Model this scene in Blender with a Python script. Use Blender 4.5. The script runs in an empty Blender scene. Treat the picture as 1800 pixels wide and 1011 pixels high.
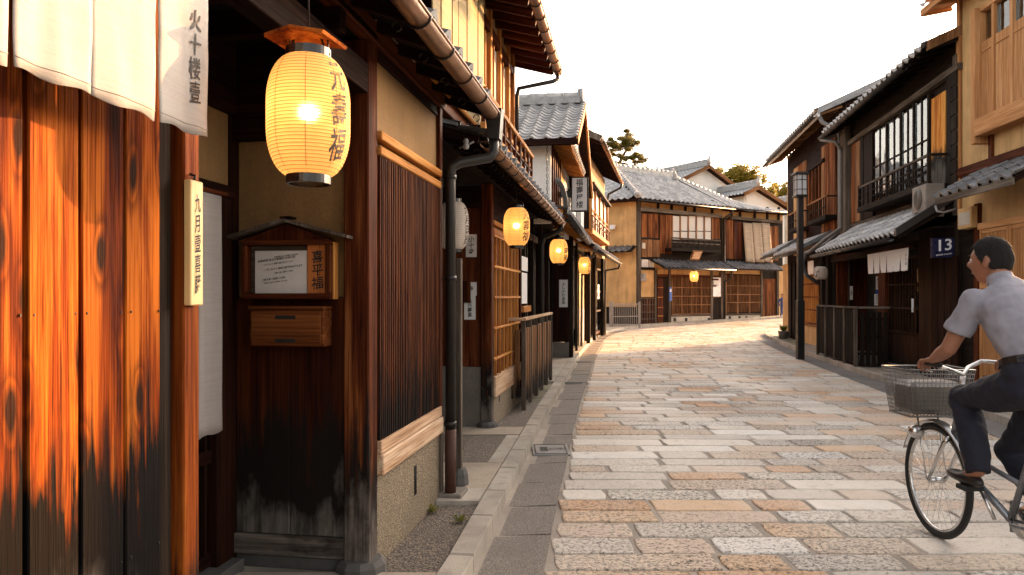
import bpy, bmesh, math, random
from mathutils import Vector, Matrix, noise
V=Vector; PI=math.pi; rad=math.radians
RN=random.Random(11)
SC=bpy.context.scene; COL=SC.collection
FOC=1300.0; HOR=520.0; EYE=1.4          # focal length and horizon of the 1800 px wide photograph, eye height in metres
# ---------------------------------------------------------------- camera, sky, sun, exposure
cam=bpy.data.cameras.new('camera'); co=bpy.data.objects.new('camera',cam); COL.objects.link(co)
co.location=(0,0,EYE); co.rotation_euler=(PI/2,0,0); cam.sensor_width=36; cam.lens=36*FOC/1800
cam.shift_y=14.5/1800; cam.clip_start=.05; cam.clip_end=3000; SC.camera=co
SUN=V((.743,.669,.255)).normalized(); EL=math.asin(SUN.z); AZ=math.atan2(SUN.x,SUN.y)
w=bpy.data.worlds.new('World'); SC.world=w; w.use_nodes=True; nt=w.node_tree
bg=nt.nodes['Background']; sky=nt.nodes.new('ShaderNodeTexSky'); sky.sky_type='NISHITA'; sky.sun_disc=False
sky.sun_elevation=EL; sky.sun_rotation=AZ; sky.air_density=1.0; sky.dust_density=4.0; sky.ozone_density=.6; sky.altitude=0
hs=nt.nodes.new('ShaderNodeHueSaturation'); hs.inputs['Saturation'].default_value=.45; nt.links.new(sky.outputs[0],hs.inputs['Color'])   # thin bright haze whitens the blue
vm=nt.nodes.new('ShaderNodeVectorMath'); vm.operation='MULTIPLY'; vm.inputs[1].default_value=(1.09,.97,.86); nt.links.new(hs.outputs[0],vm.inputs[0])
nt.links.new(vm.outputs[0],bg.inputs[0]); bg.inputs[1].default_value=.135
sl=bpy.data.lights.new('sun','SUN'); sl.energy=3.0; sl.angle=rad(.6); sl.color=(1,.50,.18)
so=bpy.data.objects.new('sun',sl); COL.objects.link(so); so.rotation_euler=(-SUN).to_track_quat('-Z','Y').to_euler()
so.location=(10,30,20)
vs=SC.view_settings; SC.display_settings.display_device='sRGB'; vs.view_transform='Standard'; vs.look='None'; vs.gamma=1; vs.use_curve_mapping=False
vs.exposure=2.4
SC.cycles.use_denoising=True
SC.cycles.max_bounces=7; SC.cycles.diffuse_bounces=3; SC.cycles.transparent_max_bounces=12
SC.cycles.sample_clamp_indirect=6

# ---------------------------------------------------------------- lettering, evaluated before the scene grows
GL={}
def prep(strings):
    obs=[]
    for key in strings:
        cu=bpy.data.curves.new('t','FONT'); cu.body=key; cu.size=1; cu.align_x='CENTER'; cu.align_y='CENTER'
        cu.space_line=1.02; cu.resolution_u=2; cu.offset=.012
        ob=bpy.data.objects.new('t',cu); COL.objects.link(ob); obs.append((key,ob))
    dg=bpy.context.evaluated_depsgraph_get(); dg.update()
    for key,ob in obs:
        e=ob.evaluated_get(dg); me=e.to_mesh()
        GL[key]=([tuple(v.co) for v in me.vertices],[tuple(p.vertices) for p in me.polygons]); e.to_mesh_clear()
    for key,ob in obs:
        cu=ob.data; bpy.data.objects.remove(ob); bpy.data.curves.remove(cu)
T_LAN='元\n壽\n福'; T_LAN2='喜\n壽\n福'; T_UNL='九\n月\n壽\n喜'; T_NOR='火\n十\n楼\n壹'; T_PLQ='九\n月\n壹\n喜\n藤'; T_SLIP='喜\n平\n福'
T_SIGN='福\n壽\n屋\n楼'; T_PAP='よ\nし\nか\nわ\n喜\n楽'; T_N='十\n喜\n月'; T_RECT='京 〒605\n\n八坂 亭'; T_SMALL='小\n十\n寺'
T_13='13'; T_13s='MINAMI GALLERY'; T_NOTICE1='営業時間 本日の御案内 お休み処'; T_NOTICE2='一月二日より 御席の御予約を承ります'; T_NOTICE3='〇御食事 〇御茶 〇甘味'
T_W1='手\n打\n十\n日'; T_LID='止水'; T_LAMP='寿'; T_WHITE='〇〇〇〇'
prep([T_LAN,T_LAN2,T_UNL,T_NOR,T_PLQ,T_SLIP,T_SIGN,T_PAP,T_N,T_RECT,T_SMALL,T_13,T_13s,T_NOTICE1,T_NOTICE2,T_NOTICE3,T_W1,T_LID,T_LAMP])

# ---------------------------------------------------------------- frames and survey helpers
class Frame:
    """a street-aligned system: x to the right, y along, z up; origin on the ground"""
    def __init__(s,ox,oy,ang): s.o=V((ox,oy,0)); s.a=ang; s.x=V((math.cos(ang),math.sin(ang),0)); s.y=V((-math.sin(ang),math.cos(ang),0))
    def w(s,x,y,z=0): return s.o+s.x*x+s.y*y+V((0,0,z))
    def fy(s,px,x=0):
        k=(px-900)/FOC; p=s.o+s.x*x; return (k*p.y-p.x)/(s.y.x-k*s.y.y)
    def fx(s,px,y=0):
        k=(px-900)/FOC; p=s.o+s.y*y; return (k*p.y-p.x)/(s.x.x-k*s.x.y)
    def fz(s,py,x,y): return EYE-(py-HOR)*s.w(x,y).y/FOC
FW=Frame(0,0,0); FL=Frame(-1.24,0,-math.atan(.16)); FD=Frame(-2.3,0,-math.atan(.22))
FR=Frame(4.82,0,-math.atan(.165)); F1=Frame(5.52,0,-math.atan(.1)); FE=Frame(5.0,29.6,math.atan2(.5615,.8275))
def gz(y):
    y=min(y,40); return .0015*max(0,y-18)**2
def pl(pts,y):
    if y<=pts[0][0]: a,b=pts[0],pts[1]
    elif y>=pts[-1][0]: a,b=pts[-2],pts[-1]
    else:
        for a,b in zip(pts,pts[1:]):
            if a[0]<=y<=b[0]: break
    return a[1]+(b[1]-a[1])*(y-a[0])/(b[0]-a[0])
KL=[(1,-.6),(3.7,-.2),(5.06,-.04),(9,.45),(13,1.0),(17.5,1.62),(22.3,2.4),(24.4,2.85),(26,3.35),(27.5,4.0),(28.8,4.95),(30.0,6.6),(31.6,9.0),(33.4,11.6),(36,15.5),(40,22)]
KR=[(1,4.16),(5,4.84),(11.4,5.93),(17.8,7.02),(22,7.85),(24.2,8.28),(25.2,8.6),(26.3,9.3),(26.9,10.2),(28.2,12.5),(32,19),(36,26)]

# ---------------------------------------------------------------- mesh builder
BASE={}
class MB:
    def __init__(s): s.v=[];s.f=[];s.g=[];s.r=[];s.mi=[];s.sm=[]
    def add(s,vs,fs,gs=None,m=0,sm=False,rnd=None):
        n=len(s.v); off=V((RN.uniform(-50,50),RN.uniform(-50,50),RN.uniform(-50,50))); rnd=RN.random() if rnd is None else rnd
        s.v+=[tuple(v) for v in vs]; gs=gs or vs
        s.g+=[tuple(V(g)+off) for g in gs]; s.r+=[rnd]*len(vs)
        for f in fs: s.f.append([i+n for i in f]); s.mi.append(m); s.sm.append(sm)
        return s
    def ebox(s,M,hx,hy,hz,c=.003,m=0,rnd=None):
        c=min(c,hx*.45,hy*.45,hz*.45); P=[];idx={}
        for sx in(-1,1):
            for sy in(-1,1):
                for sz in(-1,1):
                    b=(sx,sy,sz)
                    for a in range(3):
                        q=[hx*sx,hy*sy,hz*sz]
                        for k in range(3):
                            if k!=a: q[k]-=c*b[k]
                        idx[(b,a)]=len(P); P.append(V(q))
        F=[]
        for a in range(3):
            o1,o2=[k for k in range(3) if k!=a]
            for sg in(-1,1):
                f=[]
                for (p,q) in((-1,-1),(1,-1),(1,1),(-1,1)):
                    b=[0,0,0]; b[a]=sg; b[o1]=p; b[o2]=q; f.append(idx[(tuple(b),a)])
                F.append(f)
            for p in(-1,1):
                for q in(-1,1):
                    b0=[0,0,0]; b1=[0,0,0]; b0[a]=-1; b1[a]=1; b0[o1]=b1[o1]=p; b0[o2]=b1[o2]=q; b0=tuple(b0); b1=tuple(b1)
                    F.append([idx[(b0,o1)],idx[(b1,o1)],idx[(b1,o2)],idx[(b0,o2)]])
        for sx in(-1,1):
            for sy in(-1,1):
                for sz in(-1,1): F.append([idx[((sx,sy,sz),a)] for a in range(3)])
        G=[]
        for f in F:
            ctr=sum((P[i] for i in f),V()); nn=(P[f[1]]-P[f[0]]).cross(P[f[2]]-P[f[0]])
            G.append(f if nn.dot(ctr)>0 else f[::-1])
        h=(hx,hy,hz); L=h.index(max(h)); o=[k for k in range(3) if k!=L]
        gs=[V((p[o[0]],p[o[1]],p[L])) for p in P]
        return s.add([M@p for p in P],G,gs,m,False,rnd)
    def box(s,x0,x1,y0,y1,z0,z1,c=.003,m=0,rnd=None):
        return s.ebox(Matrix.Translation(((x0+x1)/2,(y0+y1)/2,(z0+z1)/2)),abs(x1-x0)/2,abs(y1-y0)/2,abs(z1-z0)/2,c,m,rnd)
    def beam(s,a,b,wd,ht,c=.003,m=0,up=V((0,0,1)),rnd=None):
        a=V(a);b=V(b);d=(b-a); L=d.length; d.normalize(); up=V(up)
        if abs(d.dot(up))>.98: up=V((0,1,0))
        x=d.cross(up).normalized(); u=x.cross(d)
        M=Matrix(((x.x,u.x,d.x),(x.y,u.y,d.y),(x.z,u.z,d.z)))
        if M.determinant()<0: M=Matrix(((-x.x,u.x,d.x),(-x.y,u.y,d.y),(-x.z,u.z,d.z)))
        M=M.to_4x4(); M.translation=(a+b)/2
        return s.ebox(M,wd/2,ht/2,L/2,c,m,rnd)
    def tube(s,pts,r,n=8,m=0,caps=True,sm=True,closed=False):
        pts=[V(p) for p in pts]; N=len(pts); rs=r if isinstance(r,(list,tuple)) else [r]*N
        vs=[];fs=[];gs=[]; t=(pts[1]-pts[0]).normalized(); x=t.orthogonal().normalized(); acc=0
        for i,p in enumerate(pts):
            if closed: t2=(pts[(i+1)%N]-pts[i-1]).normalized()
            elif i==0: t2=t
            elif i==N-1: t2=(pts[i]-pts[i-1]).normalized()
            else: t2=((pts[i+1]-p).normalized()+(p-pts[i-1]).normalized()); t2=t2.normalized() if t2.length>1e-6 else t
            x=(x-t2*x.dot(t2)).normalized(); y=t2.cross(x); t=t2
            if i: acc+=(p-pts[i-1]).length
            for k in range(n):
                a=2*PI*k/n; o=(x*math.cos(a)+y*math.sin(a))*rs[i]; vs.append(p+o); gs.append(V((o.x+o.y,o.z-o.y,acc)))
        for i in range(N if closed else N-1):
            for k in range(n):
                j=(i+1)%N; fs.append([i*n+k,i*n+(k+1)%n,j*n+(k+1)%n,j*n+k])
        if caps and not closed: fs.append(list(range(n))[::-1]); fs.append([(N-1)*n+k for k in range(n)])
        return s.add(vs,fs,gs,m,sm)
    def lathe(s,prof,n=24,c=(0,0,0),m=0,M=None,sm=True):
        vs=[];fs=[]; c=V(c)
        for (r,z) in prof:
            for k in range(n):
                p=V((r*math.cos(2*PI*k/n),r*math.sin(2*PI*k/n),z)); vs.append((M@p if M else p)+c)
        for i in range(len(prof)-1):
            for k in range(n): fs.append([i*n+k,i*n+(k+1)%n,(i+1)*n+(k+1)%n,(i+1)*n+k])
        return s.add(vs,fs,None,m,sm)
    def sheet(s,P,nu,nv,m=0,sm=True,th=0):
        """P(u,v) -> point, u,v in 0..1"""
        vs=[P(i/nu,j/nv) for j in range(nv+1) for i in range(nu+1)]
        fs=[[j*(nu+1)+i,j*(nu+1)+i+1,(j+1)*(nu+1)+i+1,(j+1)*(nu+1)+i] for j in range(nv) for i in range(nu)]
        return s.add(vs,fs,None,m,sm)
    def prism(s,poly,d,m=0,gax=2):
        """poly: 3-D points of a planar outline, d: extrusion vector"""
        poly=[V(p) for p in poly]; d=V(d); n=len(poly); vs=poly+[p+d for p in poly]
        nn=V()
        for i in range(n): nn+=poly[i].cross(poly[(i+1)%n])
        fl=nn.dot(d)>0
        fs=[list(range(n))[::-1],list(range(n,2*n))]+[[i,(i+1)%n,(i+1)%n+n,i+n] for i in range(n)]
        if not fl: fs=[f[::-1] for f in fs]
        o=[k for k in range(3) if k!=gax]; return s.add(vs,fs,[V((p[o[0]],p[o[1]],p[gax])) for p in vs],m)
    def text(s,key,org,xd,ud,size,m=0,warp=None,sx=1.0,jit=.012,seed=0):
        vs,fs=GL[key]; o=V(org);xd=V(xd);ud=V(ud); out=[]
        for (x,y,z) in vs:
            n=noise.noise_vector((x*3+seed,y*3,seed))*jit*3+noise.noise_vector((x*11+seed,y*9,seed))*jit
            x+=n.x+.05*y%1*.0; y+=n.y+x*.12
            out.append(warp(x*size*sx,y*size) if warp else o+xd*(x*size*sx)+ud*(y*size))
        return s.add(out,fs,None,m)
    def mesh(s,name,base=V()):
        me=bpy.data.meshes.new(name); b=base
        me.from_pydata([(v[0]-b.x,v[1]-b.y,v[2]-b.z) for v in s.v],[],s.f)
        a=me.attributes.new('gco','FLOAT_VECTOR','POINT'); a.data.foreach_set('vector',[c for g in s.g for c in g])
        a=me.attributes.new('rnd','FLOAT','POINT'); a.data.foreach_set('value',s.r)
        me.polygons.foreach_set('use_smooth',s.sm); me.polygons.foreach_set('material_index',s.mi)
        return me
    def build(s,name,mats,parent=None,kind=None,label=None):
        base=BASE.get(parent.name,V()) if parent else V()
        me=s.mesh(name,base)
        for m in (mats if isinstance(mats,(list,tuple)) else [mats]): me.materials.append(m)
        o=bpy.data.objects.new(name,me); COL.objects.link(o)
        if parent: o.parent=parent; BASE[o.name]=base
        if kind: o['kind']=kind
        if label: o['label']=label
        return o
def thing(name,label,cat,fr=FW,base=(0,0,0),group=None,kind=None):
    o=bpy.data.objects.new(name,None); COL.objects.link(o); o.empty_display_size=.2
    o.location=fr.w(*base); o.rotation_euler=(0,0,fr.a); BASE[o.name]=V(base)
    if label: o['label']=label; o['category']=cat
    if group: o['group']=group
    if kind: o['kind']=kind
    return o
def inst(name,me,parent,loc,rot=None,M=None):
    o=bpy.data.objects.new(name,me); COL.objects.link(o); o.parent=parent; b=BASE[parent.name]; l=V(loc)-b
    if M is not None: MM=M.to_4x4(); MM.translation=l; o.matrix_local=MM
    else:
        o.location=l
        if rot: o.rotation_euler=rot
    return o
def settle(o,mats):
    for m in (mats if isinstance(mats,(list,tuple)) else [mats]): o.materials.append(m)
    return o
def copy_thing(root,fr,base,label,group=None):
    def rec(o,par):
        c=o.copy(); COL.objects.link(c); c.parent=par
        for ch in list(o.children): rec(ch,c)
        return c
    c=rec(root,None); c.location=fr.w(*base); c.rotation_euler=(0,0,fr.a); c['label']=label
    if group: c['group']=group
    return c
# ---------------------------------------------------------------- materials
class NT:
    def __init__(s,name):
        s.m=bpy.data.materials.new(name); s.m.use_nodes=True; s.t=s.m.node_tree; s.t.nodes.clear(); s.out=s.t.nodes.new('ShaderNodeOutputMaterial')
    def n(s,typ,ins={},**pr):
        nd=s.t.nodes.new('ShaderNode'+typ)
        for k,v in pr.items(): setattr(nd,k,v)
        for k,v in ins.items():
            i=nd.inputs[k]
            if isinstance(v,bpy.types.NodeSocket): s.t.links.new(v,i)
            else: i.default_value=v
        return nd
    def math(s,op,a,b=0.,c=None,clamp=False):
        nd=s.n('Math',{0:a,1:b},operation=op,use_clamp=clamp)
        if c is not None:
            if isinstance(c,bpy.types.NodeSocket): s.t.links.new(c,nd.inputs[2])
            else: nd.inputs[2].default_value=c
        return nd.outputs[0]
    def ramp(s,f,st,inter='LINEAR'):
        nd=s.n('ValToRGB',{0:f}); cr=nd.color_ramp; cr.interpolation=inter
        while len(cr.elements)<len(st): cr.elements.new(.5)
        for e,(p,c) in zip(cr.elements,st):
            e.position=p; e.color=(c,c,c,1) if not isinstance(c,(tuple,list)) else (*c,1)
        return nd.outputs[0]
    def mix(s,f,a,b,bt='MIX'):
        nd=s.t.nodes.new('ShaderNodeMix'); nd.data_type='RGBA'; nd.blend_type=bt; nd.clamp_factor=True
        for i,v in((0,f),(6,a),(7,b)):
            if isinstance(v,bpy.types.NodeSocket): s.t.links.new(v,nd.inputs[i])
            elif i==0: nd.inputs[0].default_value=v
            else: nd.inputs[i].default_value=(*v,1)
        return nd.outputs[2]
    def coord(s,scale=(1,1,1),kind='gco'):
        if kind=='gco':
            a=s.n('Attribute',attribute_name='gco').outputs['Vector']
            r=s.n('ObjectInfo').outputs['Random']; r=s.math('MULTIPLY',r,61.0)
            a=s.n('VectorMath',{0:a,1:s.n('CombineXYZ',{0:r,1:r,2:r}).outputs[0]},operation='ADD').outputs[0]
        else: a=s.n('NewGeometry').outputs['Position']
        return s.n('VectorMath',{0:a,1:scale},operation='MULTIPLY').outputs[0]
    def noise(s,vec,scale,detail=4,rough=.55,dist=0.):
        return s.n('TexNoise',{'Vector':vec,'Scale':scale,'Detail':detail,'Roughness':rough,'Distortion':dist}).outputs[0]
    def finish(s,col,rough=.6,bump=None,bs=.3,bd=.01,**kw):
        ins={'Base Color':col if isinstance(col,bpy.types.NodeSocket) else (*col,1),'Roughness':rough}
        for k,v in kw.items(): ins[k.replace('_',' ')]=v
        if bump is not None: ins['Normal']=s.n('Bump',{'Height':bump,'Strength':bs,'Distance':bd}).outputs[0]
        p=s.n('BsdfPrincipled',ins); s.t.links.new(p.outputs[0],s.out.inputs[0]); return s.m
def worldz(s): 
    return s.n('SeparateXYZ',{0:s.n('NewGeometry').outputs['Position']}).outputs[2]
def wood(name,cols,rough=.55,weather=None,knots=False,bs=.35,sc=1.,contrast=(.3,.7),gray=(.16,.145,.13),black=(.012,.009,.008),gbias=.0,spec=.06):
    s=NT(name)
    v=s.coord((13*sc,13*sc,.75*sc)); n1=s.noise(v,1,5,.6,.9)
    fine=s.noise(s.coord((110*sc,110*sc,2.2*sc)),1,3,.6,.2)
    big=s.noise(s.coord((3*sc,3*sc,1.1*sc)),1,2)
    r=s.n('Attribute',attribute_name='rnd').outputs['Fac']
    f=s.math('ADD',s.math('MULTIPLY',n1,.75),s.math('MULTIPLY',fine,.3)); f=s.math('ADD',f,s.math('MULTIPLY',s.math('SUBTRACT',r,.5),.12))
    mid=(contrast[0]+contrast[1])/2
    col=s.ramp(f,[(contrast[0],cols[0]),(mid,cols[1]),(contrast[1],cols[2])])
    col=s.mix(s.math('MULTIPLY',s.ramp(big,[(.4,0.),(.62,1.)]),.35),col,cols[0])
    col=s.mix(s.ramp(fine,[(.3,.55),(.46,0.)]),col,tuple(c*.35 for c in cols[0]))
    if knots:
        kx=s.n('SeparateXYZ',{0:s.coord((1,1,1))}); kv=s.n('CombineXYZ',{0:s.math('MULTIPLY',kx.outputs[1],8.),1:s.math('MULTIPLY',kx.outputs[2],2.6)}).outputs[0]; kn=s.noise(s.coord((30,30,10)),1,2); k=s.math('ADD',s.n('TexVoronoi',{'Vector':kv,'Scale':1.,'Randomness':1.},voronoi_dimensions='2D').outputs['Distance'],s.math('MULTIPLY',s.math('SUBTRACT',kn,.5),.12))
        col=s.mix(s.ramp(k,[(.08,1.),(.17,.0)]),col,(.02,.006,.003)); col=s.mix(s.ramp(k,[(.17,0.),(.21,.5),(.30,0.)]),col,cols[0])
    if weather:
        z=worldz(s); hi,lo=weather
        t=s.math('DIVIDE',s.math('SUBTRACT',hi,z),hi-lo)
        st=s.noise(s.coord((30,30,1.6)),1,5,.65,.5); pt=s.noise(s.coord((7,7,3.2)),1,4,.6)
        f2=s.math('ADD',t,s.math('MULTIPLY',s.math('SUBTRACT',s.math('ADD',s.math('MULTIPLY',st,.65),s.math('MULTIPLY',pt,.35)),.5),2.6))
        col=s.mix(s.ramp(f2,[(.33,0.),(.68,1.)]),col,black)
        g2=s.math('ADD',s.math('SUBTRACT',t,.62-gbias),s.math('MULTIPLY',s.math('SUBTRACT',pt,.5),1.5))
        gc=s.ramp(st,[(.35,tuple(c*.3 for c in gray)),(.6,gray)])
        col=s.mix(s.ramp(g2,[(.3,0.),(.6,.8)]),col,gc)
    rg=s.ramp(fine,[(.3,min(1,rough+.3)),(.7,rough+.1)])
    return s.finish(col,rg,s.math('ADD',fine,s.math('MULTIPLY',n1,.6)),bs,.006,Specular_IOR_Level=spec)
def plaster(name,c,bs=.25,sc=60,rough=.9,var=.18,stain=0.):
    s=NT(name); v=s.coord((1,1,1),'pos'); n=s.noise(v,sc,4,.6); b=s.noise(v,1.6,3); 
    col=s.mix(s.ramp(b,[(.35,0.),(.7,1.)]),tuple(x*(1+var*.4) for x in c),tuple(x*(1-var) for x in c)); col=s.mix(s.ramp(n,[(.3,.5),(.55,0.)]),col,tuple(x*.6 for x in c))
    if stain:
        st=s.noise(s.coord((9,9,1.2),'pos'),1,4); col=s.mix(s.math('MULTIPLY',s.ramp(st,[(.5,0.),(.75,1.)]),stain),col,tuple(x*.35 for x in c))
    return s.finish(col,rough,n,bs,.004)
def aggregate(name,c,c2,sc=95,bs=.6,mort=(.05,.045,.04)):
    s=NT(name); v=s.coord((1,1,1),'pos'); vo=s.n('TexVoronoi',{'Vector':v,'Scale':sc},feature='F1'); d=vo.outputs['Distance']
    hs=s.n('SeparateColor',{0:vo.outputs['Color']}).outputs[0]
    col=s.ramp(hs,[(.0,c2),(.5,c),(1.,tuple(x*1.5 for x in c))]); col=s.mix(s.ramp(d,[(.35,0.),(.6,1.)]),col,mort)
    b=s.noise(v,2.3,3); col=s.mix(s.ramp(b,[(.4,0.),(.7,.55)]),col,tuple(x*.5 for x in c))
    return s.finish(col,.75,s.math('MULTIPLY',d,-1.),bs,.006)
def plain(name,c,rough=.5,met=0.,bs=0.,sc=80,var=.25):
    s=NT(name); v=s.coord((1,1,1)); n=s.noise(v,sc,3); b=s.noise(v,5,3)
    col=s.mix(s.math('MULTIPLY',s.ramp(b,[(.35,0.),(.7,1.)]),1.),c,tuple(x*(1-var) for x in c))
    return s.finish(col,s.ramp(b,[(.3,max(.05,rough-.08)),(.7,min(1,rough+.1))]),n if bs else None,bs,.002,Metallic=met)
def tilem(name,a,b,rough=.5):
    s=NT(name); v=s.coord((1,1,1)); n=s.noise(v,9,4); r=s.n('Attribute',attribute_name='rnd').outputs['Fac']; orr=s.n('ObjectInfo').outputs['Random']
    rr=s.math('FRACT',s.math('ADD',r,orr)); col=s.mix(rr,a,b); col=s.mix(s.ramp(n,[(.45,0.),(.7,.6)]),col,tuple(x*.5 for x in a))
    return s.finish(col,s.ramp(n,[(.3,rough-.08),(.7,rough+.15)]),s.noise(v,120,2),.12,.002,Specular_IOR_Level=.4)
def stonem(name,stops,pit=1.,rough=.62,bs=.8):
    s=NT(name); v=s.coord((1,1,1),'pos'); r=s.n('Attribute',attribute_name='rnd').outputs['Fac']
    base=s.ramp(r,stops,'CONSTANT'); g=s.noise(v,150,3,.7); r2=s.math('FRACT',s.math('MULTIPLY',r,17.3)); g2=s.math('ADD',s.noise(v,42,5,.75,.6),s.math('MULTIPLY',s.math('SUBTRACT',r2,.35),.13)); b=s.noise(v,5,3)
    col=s.mix(s.ramp(g,[(.42,.0),(.62,.35)]),base,(.78,.72,.64)); col=s.mix(s.ramp(g,[(.3,.7),(.42,0.)]),col,(.10,.085,.075))
    col=s.mix(s.ramp(g2,[(.36,.95*pit),(.48,0.)]),col,(.065,.048,.038)); col=s.mix(s.ramp(b,[(.45,0.),(.75,.3)]),col,(.52,.45,.38))
    h=s.math('ADD',s.ramp(g2,[(.3,0.),(.48,1.)]),s.math('MULTIPLY',g,.35))
    w_=s.noise(s.coord((.9,.35,1),'pos'),1,3); col=s.mix(s.ramp(w_,[(.42,0.),(.62,.4)]),col,(.70,.63,.54)); dt=s.noise(v,13,5,.7); col=s.mix(s.ramp(dt,[(.54,0.),(.72,.45)]),col,(.22,.18,.14))
    return s.finish(col,s.ramp(w_,[(.35,rough+.12),(.65,rough-.12)]),h,bs,.008,Specular_IOR_Level=.4)
def paperm(name,c,tr=.35,rough=.8):
    s=NT(name); n=s.noise(s.coord((1,1,1)),40,3); col=s.mix(s.ramp(n,[(.35,0.),(.7,.25)]),c,tuple(x*.75 for x in c))
    p=s.n('BsdfPrincipled',{'Base Color':col,'Roughness':rough,'Normal':s.n('Bump',{'Height':n,'Strength':.15,'Distance':.002}).outputs[0]})
    t=s.n('BsdfTranslucent',{0:col}); mx=s.n('MixShader',{0:tr,1:p.outputs[0],2:t.outputs[0]}); s.t.links.new(mx.outputs[0],s.out.inputs[0]); return s.m
def glassm(name,tint=(.8,.85,.85)):
    s=NT(name); n=s.noise(s.coord((1,1,1),'pos'),2.5,2); bp=s.n('Bump',{'Height':n,'Strength':.25,'Distance':.02}).outputs[0]
    g=s.n('BsdfGlossy',{'Color':(1,1,1,1),'Roughness':.03,'Normal':bp}); t=s.n('BsdfTransparent',{0:(*tint,1)})
    f=s.n('Fresnel',{'IOR':1.7,'Normal':bp}); f2=s.math('ADD',f.outputs[0],.06); mx=s.n('MixShader',{0:f2,1:t.outputs[0],2:g.outputs[0]}); s.t.links.new(mx.outputs[0],s.out.inputs[0]); return s.m
def clothm(name,c,tr):
    s=NT(name); v=s.coord((1,1,1),'pos'); sz=s.n('SeparateXYZ',{0:v}); wx=s.math('SINE',s.math('MULTIPLY',sz.outputs[1],2*PI/.0032)); wz=s.math('SINE',s.math('MULTIPLY',sz.outputs[2],2*PI/.0032))
    wv=s.math('MULTIPLY',wx,wz); n=s.noise(s.coord((6,6,1.6),'pos'),1,3); sl_=s.noise(s.coord((5,5,160),'pos'),1,3); cr=s.noise(s.coord((1,1,1),'pos'),9,4,.6,.8)
    col=s.mix(s.ramp(n,[(.35,0.),(.7,.3)]),c,tuple(x*.72 for x in c)); col=s.mix(s.ramp(sl_,[(.4,.18),(.6,0.)]),col,tuple(x*.6 for x in c))
    h=s.math('ADD',s.math('MULTIPLY',wv,.12),cr); b=s.n('Bump',{'Height':h,'Strength':.45,'Distance':.012}).outputs[0]
    p=s.n('BsdfPrincipled',{'Base Color':col,'Roughness':.95,'Specular IOR Level':.05,'Normal':b}); t=s.n('BsdfTranslucent',{0:col}); mx=s.n('MixShader',{0:tr,1:p.outputs[0],2:t.outputs[0]}); s.t.links.new(mx.outputs[0],s.out.inputs[0]); return s.m
def emit(name,c,st):
    s=NT(name); e=s.n('Emission',{'Color':(*c,1),'Strength':st}); s.t.links.new(e.outputs[0],s.out.inputs[0]); return s.m
def leafm(name,c,c2):
    s=NT(name); r=s.n('Attribute',attribute_name='rnd').outputs['Fac']; col=s.mix(r,c,c2)
    p=s.n('BsdfPrincipled',{'Base Color':col,'Roughness':.6}); t=s.n('BsdfTranslucent',{0:s.mix(.5,col,c2)}); mx=s.n('MixShader',{0:.45,1:p.outputs[0],2:t.outputs[0]}); s.t.links.new(mx.outputs[0],s.out.inputs[0]); return s.m

M={}
M['plank']=wood('cedar_plank',[(.026,.003,.001),(.20,.034,.002),(.46,.12,.010)],.5,(1.36,.74),True,.6,1.25,(.38,.62),(.06,.055,.052),(.004,.003,.003),gbias=-.12)
M['post']=wood('orange_post',[(.07,.012,.003),(.22,.05,.007),(.36,.11,.016)],.42,(1.1,.3),False,.4,1.,(.36,.66))
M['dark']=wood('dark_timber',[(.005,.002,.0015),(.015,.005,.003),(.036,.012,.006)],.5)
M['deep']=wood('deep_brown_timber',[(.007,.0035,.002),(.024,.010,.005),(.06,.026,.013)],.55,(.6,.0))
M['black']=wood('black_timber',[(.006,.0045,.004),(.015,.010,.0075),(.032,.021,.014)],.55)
M['red']=wood('red_brown_panel',[(.014,.003,.0015),(.05,.011,.004),(.15,.042,.012)],.45,(1.18,.40),False,.3,.8)
M['redpost']=wood('worn_post',[(.025,.005,.002),(.09,.021,.006),(.26,.09,.028)],.45,(1.25,.25),False,.4,1.,(.36,.66),(.2,.17,.15),gbias=.15)
M['redclean']=wood('red_brown_timber',[(.020,.004,.002),(.062,.014,.005),(.15,.043,.013)],.45)
M['slat']=wood('lattice_slat',[(.010,.003,.002),(.042,.011,.005),(.13,.042,.015)],.5,(1.45,.40),False,.4,1.5,(.36,.66),(.05,.05,.05))
M['lit']=wood('sunlit_honey_timber',[(.18,.055,.012),(.42,.16,.038),(.64,.31,.09)],.45)  # honey wood with the sun's glow on rails and lattice put into its colour
M['pale']=wood('bleached_board',[(.28,.16,.09),(.5,.33,.21),(.66,.5,.36)],.65,None,False,.4,1.,(.36,.66))
M['grey']=wood('grey_weathered_timber',[(.035,.026,.02),(.09,.07,.055),(.19,.155,.125)],.7)
M['fence']=wood('brown_fence_board',[(.05,.026,.011),(.19,.09,.04),(.36,.19,.10)],.65,(.7,.1))
M['shut']=wood('rusty_shutter',[(.025,.008,.004),(.10,.030,.010),(.30,.11,.035)],.6,None,False,.4,.6,(.33,.62))
M['cedar']=wood('new_cedar',[(.28,.12,.045),(.43,.21,.085),(.56,.31,.15)],.5,None,False,.15,1.)
M['box']=wood('letter_box_wood',[(.06,.016,.005),(.14,.042,.012),(.24,.085,.026)],.5,None,False,.3,.7)
M['orsh']=wood('orange_shutter',[(.25,.07,.012),(.5,.19,.03),(.75,.36,.08)],.5,(3.85,3.45),False,.3,1.2,(.36,.66))
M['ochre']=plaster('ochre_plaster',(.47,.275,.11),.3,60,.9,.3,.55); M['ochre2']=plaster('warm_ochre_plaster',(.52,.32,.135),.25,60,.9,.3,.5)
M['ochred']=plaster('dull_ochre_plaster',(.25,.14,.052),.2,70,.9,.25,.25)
M['white']=plaster('white_plaster',(.78,.76,.72),.1,60,.9,.08)
M['stucco']=aggregate('pebble_render',(.33,.26,.17),(.22,.17,.11),130,.8,(.12,.09,.06))
M['base']=plaster('pale_foundation',(.48,.43,.36),.3,50,.9,.25,.5)
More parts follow.
